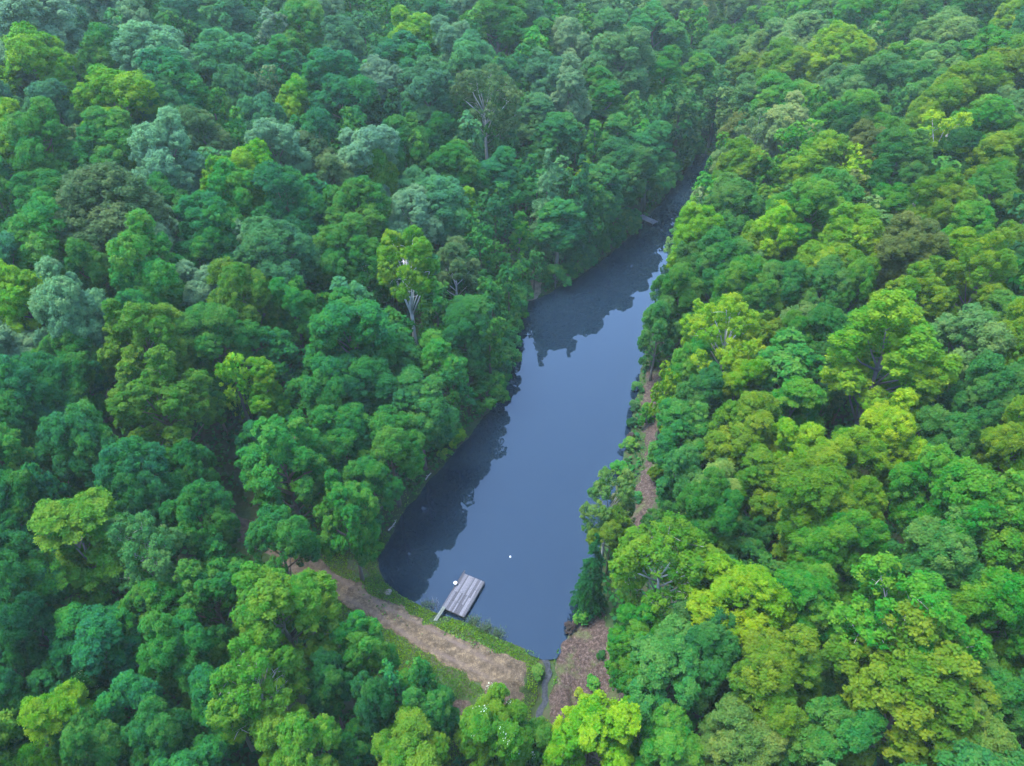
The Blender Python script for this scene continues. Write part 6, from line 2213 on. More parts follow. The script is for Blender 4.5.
(-37.4,83.0,10.8,1.7,8.3,"E",2),
(-47.7,137.6,16.3,2.1,9.2,"D",2),
(-35.9,63.4,8.2,2.3,9.5,"D",1),
(61.4,235.1,5.0,2.6,10.3,"E",2),
(-59.8,165.3,18.3,2.5,9.9,"D",2),
(-7.7,164.0,12.9,2.3,9.6,"E",2),
(130.5,216.6,15.1,2.5,10.1,"G",2),
(68.8,90.1,13.0,2.3,9.6,"T",2),
(1.9,107.9,0.3,1.7,8.1,"E",2),
(30.9,79.8,4.6,1.8,8.6,"G",2),
(16.6,236.3,16.5,1.7,8.2,"G",2),
(87.1,210.3,7.7,2.5,10.1,"E",2),
(-18.0,143.9,12.4,2.6,10.3,"D",2),
(60.0,199.4,0.5,1.8,8.4,"T",2),
(-114.0,192.3,20.5,2.4,9.9,"G",2),
(56.2,193.3,0.3,1.9,8.7,"E",2),
(-14.9,201.0,16.7,1.8,8.5,"E",2),
(-38.6,90.2,12.0,2.6,10.2,"E",2),
(11.5,199.3,13.9,1.6,8.0,"G",2),
(65.2,81.0,13.1,1.6,8.0,"E",1),
(-92.5,207.9,20.0,1.7,8.2,"E",2),
(-27.3,95.4,9.8,1.6,8.0,"G",2),
(-36.0,104.1,12.3,2.0,8.8,"G",2),
(46.1,229.2,9.3,2.2,9.4,"E",2),
(46.8,202.0,4.6,2.1,9.2,"E",2),
(112.4,172.9,15.2,1.7,8.2,"D",2),
(-66.8,79.7,15.0,2.1,9.2,"G",1),
(-69.7,83.7,15.6,2.0,8.9,"E",2),
(-72.7,158.6,19.6,1.9,8.6,"G",2),
(-39.1,72.8,9.9,1.6,7.9,"E",1),
(84.0,260.8,2.7,2.7,10.4,"E",2),
(42.0,216.5,8.5,2.1,9.1,"G",2),
(-2.4,129.3,7.6,2.3,9.6,"G",2),
(46.3,128.9,3.6,1.7,8.2,"T",2),
(-5.4,92.4,2.0,1.7,8.2,"G",2),
(-36.7,180.9,16.4,1.7,8.3,"E",2),
(32.2,206.9,10.1,1.9,8.7,"T",2),
(68.1,244.3,4.3,1.8,8.6,"E",2),
(79.2,138.1,11.3,2.2,9.4,"E",2),
(-48.9,126.1,16.1,2.5,10.1,"E",2),
(92.3,191.5,10.4,1.6,8.0,"G",2),
(-85.4,199.4,19.8,2.3,9.5,"E",2),
(-15.0,68.6,2.4,2.7,10.4,"G",1),
(-65.7,188.1,18.4,1.6,8.0,"G",2),
(16.2,49.9,2.2,1.6,8.0,"E",1),
(-10.9,145.9,11.5,2.4,9.7,"G",2),
(-74.6,154.8,19.7,1.6,8.0,"E",2),
(-16.4,210.0,17.3,1.6,8.1,"D",2),
(-39.1,165.4,16.5,1.6,8.0,"T",2),
(-5.7,215.0,17.3,2.0,8.8,"T",2),
(25.6,59.7,4.7,1.6,7.9,"D",1),
(-44.6,196.6,17.3,2.0,8.9,"E",2),
(-25.4,157.2,14.5,1.6,8.0,"E",2),
(-8.7,204.7,16.7,2.3,9.5,"E",2),
(-47.7,175.7,17.1,2.6,10.2,"E",2),
(-43.3,137.2,15.6,2.6,10.3,"D",2),
(-78.9,198.9,19.4,2.6,10.2,"T",2),
(124.9,217.7,14.3,2.0,8.9,"T",2),
(18.5,233.4,16.0,1.7,8.1,"T",2),
(33.3,97.9,3.5,2.1,9.1,"G",2),
(4.6,166.7,11.3,2.1,9.0,"E",2),
(-33.9,153.6,15.4,1.7,8.3,"T",2),
(63.8,250.4,6.8,2.4,9.7,"E",2),
(-72.1,140.3,19.1,1.8,8.5,"E",2),
(-9.7,78.0,2.2,1.6,8.0,"E",2),
(100.8,235.2,9.5,2.0,9.0,"D",2),
(49.6,57.6,11.8,1.8,8.5,"D",1),
(-37.9,207.3,17.7,2.1,9.2,"G",2),
(46.0,213.9,6.9,1.8,8.4,"G",2),
(50.9,123.1,5.9,2.1,9.1,"G",2),
(63.1,184.2,1.9,2.2,9.3,"E",2),
(76.4,189.3,6.2,1.7,8.1,"E",2),
(-78.7,216.7,19.7,1.6,8.1,"E",2),
(-70.9,135.6,19.1,1.7,8.3,"D",2),
(19.6,168.5,8.0,1.8,8.5,"G",2),
(77.5,262.0,2.9,2.0,9.0,"G",2),
(-6.9,89.3,2.4,1.8,8.4,"E",2),
(59.5,118.8,8.9,2.2,9.3,"E",2),
(65.9,97.9,12.2,2.5,10.0,"T",2),
(-85.9,179.4,20.0,1.6,7.9,"G",2),
(-28.5,136.0,13.1,2.1,9.1,"T",2),
(105.7,166.3,14.4,1.9,8.6,"E",2),
(-57.3,191.3,17.9,1.5,7.9,"E",2),
(77.7,159.6,9.5,2.7,10.4,"G",2),
(95.8,205.9,10.4,2.3,9.5,"E",2),
(113.2,219.0,12.8,1.7,8.3,"G",2),
(-66.6,105.8,17.1,2.3,9.5,"G",2),
(57.4,123.1,7.7,1.8,8.4,"T",2),
(124.4,187.5,16.0,2.2,9.3,"E",2),
(81.3,196.5,7.1,2.4,9.7,"E",2),
(-82.2,155.8,20.4,2.0,8.9,"G",2),
(24.7,159.4,5.3,2.0,8.9,"G",2),
(37.0,47.7,9.3,1.6,7.9,"E",1),
(116.7,220.9,13.1,1.9,8.7,"T",2),
(129.6,203.6,15.8,1.5,7.9,"G",2),
(39.4,113.7,3.9,1.7,8.2,"E",2),
(87.2,245.4,4.3,2.0,8.8,"T",2),
(-58.6,147.0,18.1,2.6,10.3,"G",2),
(-81.8,207.6,19.6,2.2,9.3,"E",2),
(-51.6,199.9,17.8,1.9,8.6,"E",2),
(5.5,133.3,6.5,1.9,8.7,"G",2),
(40.3,131.6,0.4,2.6,10.2,"E",2),
(70.4,93.6,13.2,1.9,8.6,"G",2),
(-7.6,86.5,2.8,2.2,9.4,"G",2),
(81.6,229.9,3.8,1.9,8.7,"D",2),
(36.7,210.1,9.3,1.8,8.4,"T",2),
(-16.3,193.5,16.2,1.5,7.9,"G",2),
(67.6,143.1,8.1,2.1,9.2,"G",2),
(57.0,57.8,13.3,2.3,9.6,"E",1),
(57.9,128.2,7.3,2.0,9.0,"G",2),
(57.4,171.0,1.6,1.7,8.3,"E",2),
(86.8,191.7,9.1,2.2,9.3,"T",2),
(-33.5,110.1,11.9,1.6,8.0,"G",2),
(-11.5,79.3,3.2,1.5,7.8,"E",2),
(96.2,127.3,14.1,1.7,8.1,"G",2),
(-72.8,109.5,18.0,2.0,8.9,"D",2),
(-20.3,167.0,14.5,1.5,7.8,"T",2),
(39.9,103.8,5.2,1.8,8.5,"E",2),
(53.6,70.3,11.7,2.2,9.4,"E",1),
(40.8,117.4,3.6,1.7,8.1,"E",2),
(40.6,64.7,9.0,2.2,9.3,"E",1),
(-71.7,106.6,17.7,2.4,9.7,"D",2),
(-75.2,90.3,16.8,1.6,8.1,"G",2),
(-17.9,109.0,7.7,1.5,7.8,"G",2),
(-27.5,154.8,14.6,2.2,9.4,"T",2),
(99.6,174.0,13.0,1.9,8.7,"D",2),
(99.7,239.1,9.1,2.6,10.1,"E",2),
(85.4,167.3,10.7,1.6,7.9,"G",2),
(-47.9,150.8,16.9,1.8,8.4,"G",2),
(85.7,222.0,6.1,1.5,7.8,"T",2),
(4.0,109.0,0.2,2.0,8.8,"E",2),
(83.7,219.7,5.6,1.7,8.2,"E",2),
(-65.9,95.2,16.3,1.7,8.2,"E",2),
(59.4,132.8,7.1,2.1,9.2,"T",2),
(-38.0,201.7,17.1,2.0,8.9,"G",2),
(70.7,228.3,1.5,2.5,9.9,"T",2),
(-91.6,217.2,20.2,1.6,8.0,"G",2),
(-126.5,190.5,20.4,2.1,9.0,"G",2),
(-47.0,97.2,14.0,2.0,8.9,"G",2),
(-0.9,224.6,17.5,1.8,8.4,"E",2),
(-65.3,224.1,19.1,2.1,9.2,"D",2),
(137.3,198.9,17.1,1.6,7.9,"E",2),
(-4.4,115.9,4.8,1.5,7.9,"T",2),
(-31.7,142.6,14.2,2.4,9.7,"E",2),
(-93.0,148.8,20.8,1.9,8.7,"E",2),
(54.7,87.9,10.9,1.6,8.0,"D",2),
(51.9,113.1,7.8,2.2,9.3,"D",2),
(-40.3,194.7,16.9,1.5,7.9,"D",2),
(-66.4,149.4,18.9,1.5,7.8,"G",2),
(-101.2,187.5,20.4,2.3,9.5,"G",2),
(-78.7,109.7,18.4,1.5,7.8,"G",2),
(100.1,198.5,11.5,2.3,9.5,"T",2),
(-11.7,123.9,8.3,2.1,9.0,"T",2),
(-13.2,97.6,5.3,2.3,9.5,"G",2),
(-83.4,106.3,18.5,1.8,8.4,"D",2),
(-10.5,100.1,4.5,1.7,8.3,"E",2),
(-75.7,164.9,19.7,1.6,7.9,"G",2),
(-11.8,115.8,6.6,1.8,8.5,"D",2),
(91.0,135.2,13.1,1.5,7.8,"E",2),
(21.3,54.7,3.6,1.6,8.0,"T",1),
(72.6,208.6,2.7,1.9,8.8,"E",2),
(30.9,175.6,6.0,1.5,7.9,"D",2),
(-28.5,214.5,17.9,2.1,9.2,"G",2),
(40.6,221.9,9.8,2.3,9.5,"E",2),
(-97.8,190.8,20.3,1.9,8.6,"G",2),
(0.7,147.0,9.8,1.6,7.9,"E",2),
(82.7,176.4,9.3,1.6,8.0,"D",2),
(1.8,218.8,17.0,1.8,8.5,"E",2),
(88.3,205.6,8.5,1.7,8.3,"E",2),
(-69.9,130.0,18.7,2.0,8.8,"G",2),
(61.0,166.4,3.7,2.7,10.4,"E",2),
(47.1,148.5,0.1,2.1,9.0,"T",2),
(14.1,135.2,4.2,1.6,7.9,"G",2),
(-106.6,150.8,21.5,2.0,8.8,"D",2),
(-39.4,144.3,15.5,1.8,8.5,"T",2),
(-114.2,161.7,21.5,1.6,7.9,"D",2),
(-62.9,110.6,17.1,1.7,8.3,"G",2),
(134.9,221.0,15.2,1.5,7.8,"T",2),
(-13.9,219.7,17.8,1.5,7.8,"E",2),
(-24.0,185.0,15.7,2.3,9.6,"E",2),
(26.9,100.8,0.4,1.7,8.1,"T",2),
(-26.9,80.3,8.2,2.4,9.7,"G",2),
(-94.2,217.7,20.3,1.6,8.0,"T",2),
(113.6,241.1,11.8,2.2,9.4,"G",2),
(-61.0,139.7,18.1,2.5,10.0,"E",2),
(78.1,230.5,2.1,1.9,8.6,"G",2),
(18.6,174.6,9.2,2.6,10.1,"G",2),
(-53.9,119.7,16.4,2.1,9.1,"D",2),
(-4.6,23.8,-3.1,1.8,8.6,"G",3),
(41.4,121.0,3.1,2.6,10.1,"E",2),
(-59.9,92.0,15.4,2.6,10.3,"E",2),
(45.6,63.0,10.4,1.8,8.4,"T",1),
(-1.2,166.1,12.2,2.4,9.8,"T",2),
(-37.9,28.5,5.5,2.7,10.4,"E",3),
(-52.9,192.0,17.7,1.7,8.3,"G",2),
(-3.2,146.0,10.4,1.6,8.1,"G",2),
(-16.6,146.9,12.6,1.9,8.7,"G",2),
(150.5,240.8,15.6,2.3,9.5,"G",2),
(13.2,126.8,2.5,1.5,7.9,"T",2),
(-54.4,116.8,16.4,2.0,9.0,"E",2),
(22.0,51.6,4.3,1.7,8.1,"E",1),
(-71.7,98.0,17.1,2.1,9.1,"E",2),
(24.4,216.6,13.4,1.5,7.9,"E",2),
(55.6,252.2,9.8,1.8,8.6,"E",2),
(90.8,163.1,12.3,1.8,8.5,"G",2),
(131.0,249.9,13.9,1.6,8.0,"E",2),
(-46.2,189.3,17.1,2.4,9.9,"D",2),
(102.1,194.5,12.2,2.5,9.9,"E",2),
(20.2,127.1,0.2,1.5,7.8,"T",2),
(-5.7,107.9,3.6,2.1,9.0,"G",2),
(34.5,52.0,8.3,2.0,8.9,"E",1),
(31.5,171.8,5.2,2.5,10.1,"T",2),
(-28.7,90.4,9.8,1.6,8.0,"E",2),
(123.3,246.5,13.1,2.4,9.9,"D",2),
(60.9,86.6,12.0,1.6,8.0,"E",2),
(-66.1,91.7,16.0,2.6,10.2,"T",2),
(16.7,223.0,15.5,2.5,10.0,"E",2),
(2.3,155.5,10.4,2.1,9.2,"D",2),
(43.5,206.1,6.4,1.7,8.2,"D",2),
(-0.1,132.6,7.8,1.7,8.2,"T",2),
(38.0,63.8,8.2,1.7,8.3,"E",1),
(-41.9,187.1,17.0,2.0,8.9,"E",2),
(-58.4,89.0,14.9,2.3,9.6,"E",2),
(48.6,126.9,4.7,2.1,9.2,"G",2),
(-40.1,121.0,14.0,1.8,8.4,"D",2),
(-56.5,133.7,17.5,2.0,9.0,"E",2),
(32.9,162.4,2.9,1.6,7.9,"E",2),
(124.9,227.7,13.7,2.4,9.8,"E",2),
(-18.9,116.9,8.8,1.7,8.3,"E",2),
(-12.4,70.0,1.7,1.8,8.4,"G",1),
(147.2,226.0,16.1,1.8,8.5,"T",2),
(30.4,154.2,2.3,2.3,9.5,"D",2),
(-43.9,149.6,16.4,2.5,9.9,"E",2),
(-43.1,205.4,17.6,1.9,8.7,"E",2),
(25.4,220.7,13.6,1.6,8.0,"G",2),
(38.9,185.8,4.6,2.2,9.3,"G",2),
(9.5,182.5,12.3,2.1,9.1,"G",2),
(-45.5,30.7,7.4,2.6,10.2,"E",3),
(-106.9,158.4,21.4,1.5,7.9,"D",2),
(-2.8,163.5,12.2,1.5,7.8,"E",2),
(79.1,102.3,13.5,1.7,8.3,"G",2),
(-91.8,164.4,20.8,2.4,9.7,"T",2),
(-86.9,189.9,19.8,2.1,9.1,"G",2),
(-10.2,217.0,17.6,2.2,9.4,"G",2),
(-110.7,183.7,20.7,1.6,8.0,"G",2),
(-33.7,66.3,7.9,1.5,7.9,"D",1),
(-25.9,84.7,8.5,2.1,9.1,"D",2),
(100.2,216.8,10.6,2.1,9.1,"D",2),
(73.5,140.8,9.8,2.1,9.1,"G",2),
(-23.1,37.3,4.6,2.4,9.8,"G",1),
(-36.8,129.0,14.0,1.6,8.0,"G",2),
(-67.8,89.0,15.9,1.7,8.3,"T",2),
(-19.2,211.8,17.5,2.0,9.0,"D",2),
(77.6,212.5,4.4,1.9,8.6,"E",2),
(47.6,91.6,8.8,1.6,8.0,"E",2),
(-105.3,202.2,20.4,1.9,8.6,"D",2),
(96.3,240.8,8.0,1.6,8.1,"T",2),
(118.2,248.4,12.4,1.7,8.2,"G",2),
(36.3,89.9,5.5,2.1,9.2,"D",2),
(-3.8,95.3,1.4,2.5,9.9,"G",2),
(-112.6,186.0,20.6,1.8,8.4,"E",2),
(145.6,229.1,15.8,1.6,8.0,"E",2),
(79.0,221.5,3.7,1.6,8.1,"E",2),
(99.0,208.6,10.8,1.9,8.7,"T",2),
(-77.1,125.1,19.1,1.5,7.8,"G",2),
(-100.0,209.3,20.4,1.6,8.0,"G",2),
(77.1,124.7,11.7,2.6,10.2,"G",2),
(37.7,188.9,5.6,1.8,8.4,"E",2),
(-64.2,141.8,18.7,1.7,8.3,"G",2),
(-57.9,218.3,18.7,2.2,9.3,"D",2),
(-62.9,164.3,18.6,2.1,9.0,"T",2),
(96.8,229.0,9.0,2.5,10.1,"G",2),
(61.4,143.0,6.5,2.2,9.4,"G",2),
(61.5,65.7,13.5,1.7,8.3,"E",1),
(-98.3,182.1,20.4,2.6,10.3,"G",2),
(30.0,162.1,3.8,1.8,8.5,"D",2),
(-24.2,146.0,13.5,1.8,8.4,"G",2),
(92.9,180.7,11.3,2.1,9.2,"E",2),
(91.1,182.7,10.8,1.6,7.9,"D",2),
(107.8,215.3,12.0,1.9,8.7,"D",2),
(90.7,156.1,12.5,2.7,10.4,"E",2),
(-29.7,224.2,18.4,1.7,8.2,"G",2),
(100.5,171.4,13.4,1.7,8.2,"G",2),
(-37.1,50.4,6.5,1.6,8.0,"G",1),
(50.5,77.6,10.4,2.0,9.0,"G",1),
(-39.7,140.0,15.3,2.5,10.0,"D",2),
(-52.2,179.8,17.5,1.9,8.7,"G",2),
(-90.9,199.9,20.0,2.5,10.0,"E",2),
(-9.5,188.2,15.0,2.6,10.1,"G",2),
(-43.0,106.9,13.8,1.7,8.2,"E",2),
(136.8,225.3,15.1,2.0,8.8,"G",2),
(-30.5,180.0,16.0,2.4,9.8,"G",2),
(-19.3,127.7,10.3,2.6,10.2,"T",2),
(51.8,131.1,5.0,1.5,7.9,"E",2),
(51.4,228.1,7.3,2.4,9.7,"E",2),
(36.8,55.7,8.6,1.6,8.1,"E",1),
(28.6,89.6,2.7,1.6,8.0,"G",2),
(-81.1,135.9,19.8,1.8,8.5,"E",2),
(-27.6,178.7,15.8,2.2,9.3,"G",2),
(120.3,187.7,15.4,2.4,9.7,"E",2),
(47.4,138.0,2.4,1.8,8.4,"T",2),
(-70.9,180.5,19.0,2.0,8.9,"D",2),
(-71.4,222.0,19.3,1.6,8.0,"E",2),
(47.3,49.5,12.0,1.8,8.5,"D",1),
(-94.2,166.1,20.9,1.9,8.6,"G",2),
(67.2,154.5,6.7,2.7,10.4,"E",2),
(23.3,163.1,6.2,1.8,8.4,"G",2),
(-5.2,223.2,17.8,1.6,7.9,"T",2),
(-43.6,216.8,18.1,2.1,9.2,"D",2),
(-11.5,166.9,13.7,1.7,8.2,"G",2),
(-97.8,160.8,21.1,1.8,8.4,"G",2),
(-90.3,148.0,20.7,2.2,9.3,"T",2),
(10.8,122.5,2.7,1.6,7.9,"E",2),
(43.7,52.3,10.6,1.6,8.1,"G",1),
(136.8,229.8,14.9,2.2,9.4,"G",2),
(153.2,239.2,16.0,2.0,8.9,"G",2),
(-29.5,192.3,16.4,1.8,8.5,"G",2),
(-32.6,124.4,12.7,2.4,9.7,"E",2),
(-13.2,156.1,12.9,1.6,8.1,"G",2),
(-25.6,189.4,16.1,1.8,8.5,"T",2),
(118.8,255.3,12.5,2.7,10.4,"D",2),
(-14.4,153.5,12.9,1.6,8.0,"E",2),
(-56.9,165.1,18.0,1.6,8.1,"D",2),
(-5.2,98.2,2.2,2.1,9.1,"E",2),
(-57.2,108.7,16.4,1.6,8.1,"T",2),
(20.7,38.9,5.4,2.6,10.2,"T",1),
(-40.8,134.8,15.1,2.2,9.3,"E",2),
(33.1,195.8,8.2,2.4,9.7,"E",2),
(-60.4,176.4,18.3,2.1,9.2,"G",2),
(31.1,35.1,8.0,1.9,8.7,"G",3),
(59.9,196.5,0.4,1.6,8.0,"G",2),
(79.3,246.7,2.2,2.7,10.4,"T",2),
(21.7,233.0,15.5,2.1,9.1,"G",2),
(72.7,122.3,11.2,2.3,9.6,"G",2),
(115.7,173.5,15.6,1.7,8.3,"E",2),
(-42.5,128.0,15.0,1.5,7.9,"T",2),
(14.9,234.4,16.6,2.1,9.0,"G",2),
(-46.6,121.0,15.5,2.0,8.9,"T",2),
(40.2,84.1,7.1,1.6,8.0,"T",2),
(70.9,142.6,9.0,2.1,9.2,"G",2),
(44.8,198.7,4.8,2.2,9.4,"T",2),
(24.0,179.2,8.6,1.7,8.2,"G",2),
(-127.4,204.8,20.5,1.8,8.4,"E",2),
(1.3,181.4,13.4,1.6,8.0,"T",2),
(-129.4,198.6,20.4,2.0,8.8,"E",2),
(-14.9,144.2,12.0,1.6,8.1,"D",2),
(-46.2,178.2,17.0,1.5,7.8,"D",2),
(66.0,187.6,2.7,2.2,9.4,"E",2),
(-4.7,126.7,7.5,1.7,8.2,"G",2),
(106.9,153.7,15.1,2.0,8.8,"T",2),
(-78.6,115.9,18.8,1.9,8.6,"T",2),
(87.8,122.0,13.4,1.8,8.5,"T",2),
(140.3,239.8,14.9,1.6,8.1,"T",2),
(-37.1,178.0,16.4,2.0,8.9,"G",2),
(-13.5,212.1,17.3,1.9,8.7,"E",2),
(70.7,193.2,3.9,1.6,8.1,"G",2),
(-25.5,165.1,15.0,1.8,8.5,"T",2),
(-30.3,114.6,11.5,1.9,8.8,"E",2),
(-59.3,213.3,18.4,1.9,8.6,"T",2),
(-117.5,166.4,21.4,1.8,8.4,"E",2),
(-13.9,26.6,0.7,1.7,8.2,"E",3),
(-56.3,199.7,17.9,1.8,8.4,"E",2),
(34.9,62.7,7.4,2.0,8.9,"G",1),
(33.1,101.7,3.1,1.7,8.2,"T",2),
(-41.2,71.4,10.1,1.9,8.6,"G",1),
(21.8,192.7,10.9,1.6,8.0,"T",2),
(17.0,180.9,10.4,2.2,9.4,"G",2),
(12.2,168.8,9.9,1.5,7.8,"D",2),
(-78.9,165.6,20.0,2.0,8.8,"G",2),
(48.2,118.7,5.8,1.8,8.5,"G",2),
(-85.0,157.9,20.4,1.7,8.2,"T",2),
(-77.0,180.5,19.4,1.6,7.9,"D",2),
(66.8,215.7,1.1,1.5,7.9,"G",2),
(-54.3,114.2,16.2,1.7,8.2,"E",2),
(108.9,172.8,14.7,2.4,9.8,"G",2),
(-109.3,157.7,21.3,1.6,7.9,"E",2),
(112.5,215.2,12.9,1.6,7.9,"E",2),
(-62.6,70.3,12.7,1.8,8.4,"E",1),
(67.2,164.0,6.1,2.1,9.2,"E",2),
(-63.5,145.4,18.6,1.6,8.0,"T",2),
(102.3,257.0,8.9,2.0,8.8,"T",2),
(112.5,229.4,12.1,1.6,8.1,"T",2),
(117.1,191.8,14.8,2.2,9.4,"D",2),
(3.3,135.6,7.5,2.3,9.5,"G",2),
(38.6,235.1,12.2,1.6,8.1,"E",2),
(87.6,251.5,3.8,1.6,8.0,"T",2),
(-118.8,183.4,20.7,2.3,9.6,"G",2),
(50.8,243.8,10.0,2.1,9.1,"D",2),
(37.3,231.5,12.1,1.9,8.6,"T",2),
(54.5,190.6,0.2,2.3,9.5,"D",2),
(14.8,147.2,6.3,2.0,9.0,"E",2),
(52.8,58.0,12.5,2.0,9.0,"E",1),
(42.9,94.5,7.2,1.7,8.3,"E",2),
(111.3,175.5,14.9,2.4,9.8,"G",2),
(-8.0,105.8,4.0,2.0,8.9,"E",2),
(23.4,239.3,15.6,1.6,8.0,"E",2),
(94.8,176.8,12.0,2.3,9.5,"E",2),
(55.6,103.2,10.0,2.2,9.4,"T",2),
(-92.4,144.2,20.8,1.9,8.8,"D",2),
(-14.1,190.4,15.7,2.0,9.0,"E",2),
(52.3,136.7,4.2,1.9,8.7,"T",2),
(-81.2,168.2,20.1,1.9,8.6,"G",2),
(-14.6,118.1,7.9,2.1,9.2,"E",2),
(23.7,41.5,6.1,2.0,9.0,"E",1),
(-44.2,130.1,15.4,1.6,8.1,"D",2),
(-77.7,162.2,19.9,2.4,9.8,"E",2),
(-5.7,175.3,13.7,1.7,8.3,"G",2),
(-70.4,202.8,18.8,2.2,9.3,"E",2),
(64.0,209.8,0.9,1.8,8.5,"E",2),
(72.7,257.3,4.6,2.1,9.2,"G",2),
(91.4,153.3,12.8,1.6,7.9,"G",2),
(-97.7,204.8,20.0,1.6,8.0,"T",2),
(-41.7,23.1,5.7,2.7,10.4,"E",3),
(-41.3,178.0,16.7,1.5,7.8,"D",2),
(-14.5,180.0,14.8,2.0,8.8,"D",2),
(91.9,121.7,13.8,1.5,7.9,"D",2),
(30.7,201.4,9.8,1.7,8.2,"T",2),
(25.3,39.3,6.7,2.0,8.8,"E",1),
(-79.9,138.5,19.8,1.9,8.7,"G",2),
(-26.9,26.7,3.6,1.5,7.8,"T",3),
(64.6,101.4,11.7,2.6,10.3,"E",2),
(88.0,249.1,4.3,1.6,8.1,"E",2),
(56.8,184.6,0.0,2.1,9.1,"D",2),
(17.4,214.4,14.6,1.6,8.1,"G",2),
(129.0,193.1,16.4,1.8,8.4,"G",2),
(73.7,102.1,13.0,1.5,7.9,"G",2),
(75.6,191.6,5.8,1.5,7.9,"G",2),
(-82.5,145.3,20.2,2.3,9.5,"D",2),
(118.9,212.8,13.8,2.6,10.1,"E",2),
(-14.6,148.8,12.6,1.6,8.0,"D",2),
(-21.9,181.8,15.5,1.7,8.3,"E",2),
(-77.3,141.5,19.7,2.1,9.1,"E",2),
(25.1,30.4,4.4,2.5,10.1,"T",3),
(49.0,108.8,7.6,2.2,9.4,"G",2),
(-93.3,154.1,20.9,2.1,9.2,"E",2),
(21.0,215.1,13.9,2.0,8.9,"E",2),
(60.3,151.5,4.5,2.2,9.4,"G",2),
(-95.4,182.0,20.4,1.6,7.9,"T",2),
(-22.4,227.0,18.3,1.7,8.2,"D",2),
(87.9,167.0,11.3,1.8,8.4,"G",2),
(12.2,189.6,12.7,2.5,9.9,"G",2),
(102.0,208.4,11.5,1.9,8.7,"D",2),
(84.3,111.4,13.4,1.8,8.4,"G",2),
(60.7,255.8,8.6,2.0,8.8,"D",2),
(-85.2,217.7,19.9,1.9,8.6,"G",2),
(152.9,223.8,16.8,2.0,9.0,"T",2),
(-9.5,103.5,4.2,1.7,8.2,"T",2),
(-127.7,201.8,20.4,1.6,8.0,"D",2),
(-54.1,91.5,14.7,1.6,8.0,"G",2),
(-49.0,178.9,17.3,2.1,9.2,"G",2),
(43.7,203.5,5.8,2.0,8.9,"E",2),
(-103.9,214.3,20.5,1.8,8.5,"E",2),
(3.5,112.7,1.7,1.7,8.3,"E",2),
(20.7,189.8,10.7,1.8,8.4,"G",2),
(-90.0,186.5,20.0,1.7,8.3,"D",2),
(79.8,257.2,2.5,2.4,9.8,"T",2),
(47.0,256.7,12.5,2.4,9.8,"E",2),
(-27.6,211.0,17.6,2.5,10.0,"G",2),
(51.1,160.6,0.1,1.9,8.8,"E",2),
(71.4,133.5,10.0,2.4,9.9,"T",2),
(-21.9,195.4,16.4,2.4,9.8,"G",2),
(-84.9,121.2,19.4,1.7,8.3,"E",2),
(-24.3,127.2,11.3,1.6,8.0,"G",2),
(82.5,113.0,13.2,1.6,8.0,"G",2),
(-55.0,106.8,16.0,1.5,7.8,"T",2),
(24.1,213.0,13.0,2.3,9.5,"G",2),
(23.6,201.8,11.8,1.8,8.4,"T",2),
(-89.7,134.1,20.2,1.6,8.1,"E",2),
(-100.5,206.7,20.2,2.4,9.7,"G",2),
(-43.9,175.3,16.9,1.9,8.8,"G",2),
(-20.2,140.6,12.4,2.0,9.0,"D",2),
(53.3,258.6,11.1,1.9,8.7,"E",2),
(31.7,72.5,5.5,1.6,8.1,"E",1),
(140.4,237.5,15.0,1.6,8.0,"E",2),
(122.6,181.1,16.1,2.5,10.0,"G",2),
(-41.8,170.6,16.8,1.9,8.8,"D",2),
(40.2,166.3,0.9,1.8,8.5,"E",2),
(9.3,175.7,11.3,1.6,8.0,"G",2),
(-8.0,99.0,3.5,2.3,9.5,"E",2),
(85.4,198.9,8.2,1.5,7.8,"G",2),
(-32.1,189.8,16.4,1.8,8.5,"T",2),
(-23.2,166.2,14.8,1.6,8.0,"E",2),
(-20.9,109.9,8.7,1.6,8.0,"G",2),
(-27.5,60.0,5.3,1.6,7.9,"E",1),
(-117.6,178.8,20.9,1.8,8.5,"T",2),
(-128.4,195.3,20.4,1.7,8.3,"E",2),
(-20.8,21.6,2.2,1.8,8.6,"E",3),
(99.3,162.4,13.7,2.0,8.9,"G",2),
(17.9,152.8,6.4,1.8,8.4,"G",2),
(129.0,238.0,13.8,2.2,9.4,"G",2),
(117.1,184.4,15.3,2.0,8.9,"T",2),
(101.2,147.6,14.6,2.4,9.7,"E",2),
(60.3,108.0,10.3,1.8,8.4,"G",2),
(-25.9,69.5,6.2,1.8,8.5,"E",1),
(-44.9,141.2,16.0,2.0,8.9,"D",2),
(32.7,239.8,13.9,1.8,8.5,"T",2),
(26.6,93.6,1.3,1.6,8.1,"E",2),
(36.9,87.5,5.9,1.6,8.0,"E",2),
(10.5,131.4,4.6,2.2,9.4,"G",2),
(58.8,248.7,8.2,2.3,9.5,"D",2),
(-50.8,71.5,11.8,1.7,8.2,"G",1),
(0.8,196.8,15.3,1.8,8.4,"T",2),
(18.4,147.1,5.1,1.5,7.8,"E",2),
(5.4,206.0,15.8,2.0,8.8,"T",2),
(-56.9,188.5,17.8,1.6,8.0,"E",2),
(-17.5,191.2,16.0,2.4,9.7,"E",2),
(29.7,194.5,9.0,1.9,8.7,"E",2),
(9.2,143.4,7.2,2.4,9.8,"T",2),
(-4.2,155.5,11.4,2.1,9.1,"G",2),
(25.0,147.0,2.9,2.1,9.0,"G",2),
(125.7,237.5,13.5,2.0,8.9,"E",2),
(65.9,223.0,1.3,2.2,9.3,"D",2),
(-27.1,145.8,13.8,1.9,8.8,"G",2),
(-112.2,216.3,20.6,2.5,9.9,"E",2),
(62.8,68.8,13.5,2.5,10.0,"E",1),
(-53.5,212.9,18.3,1.9,8.7,"E",2),
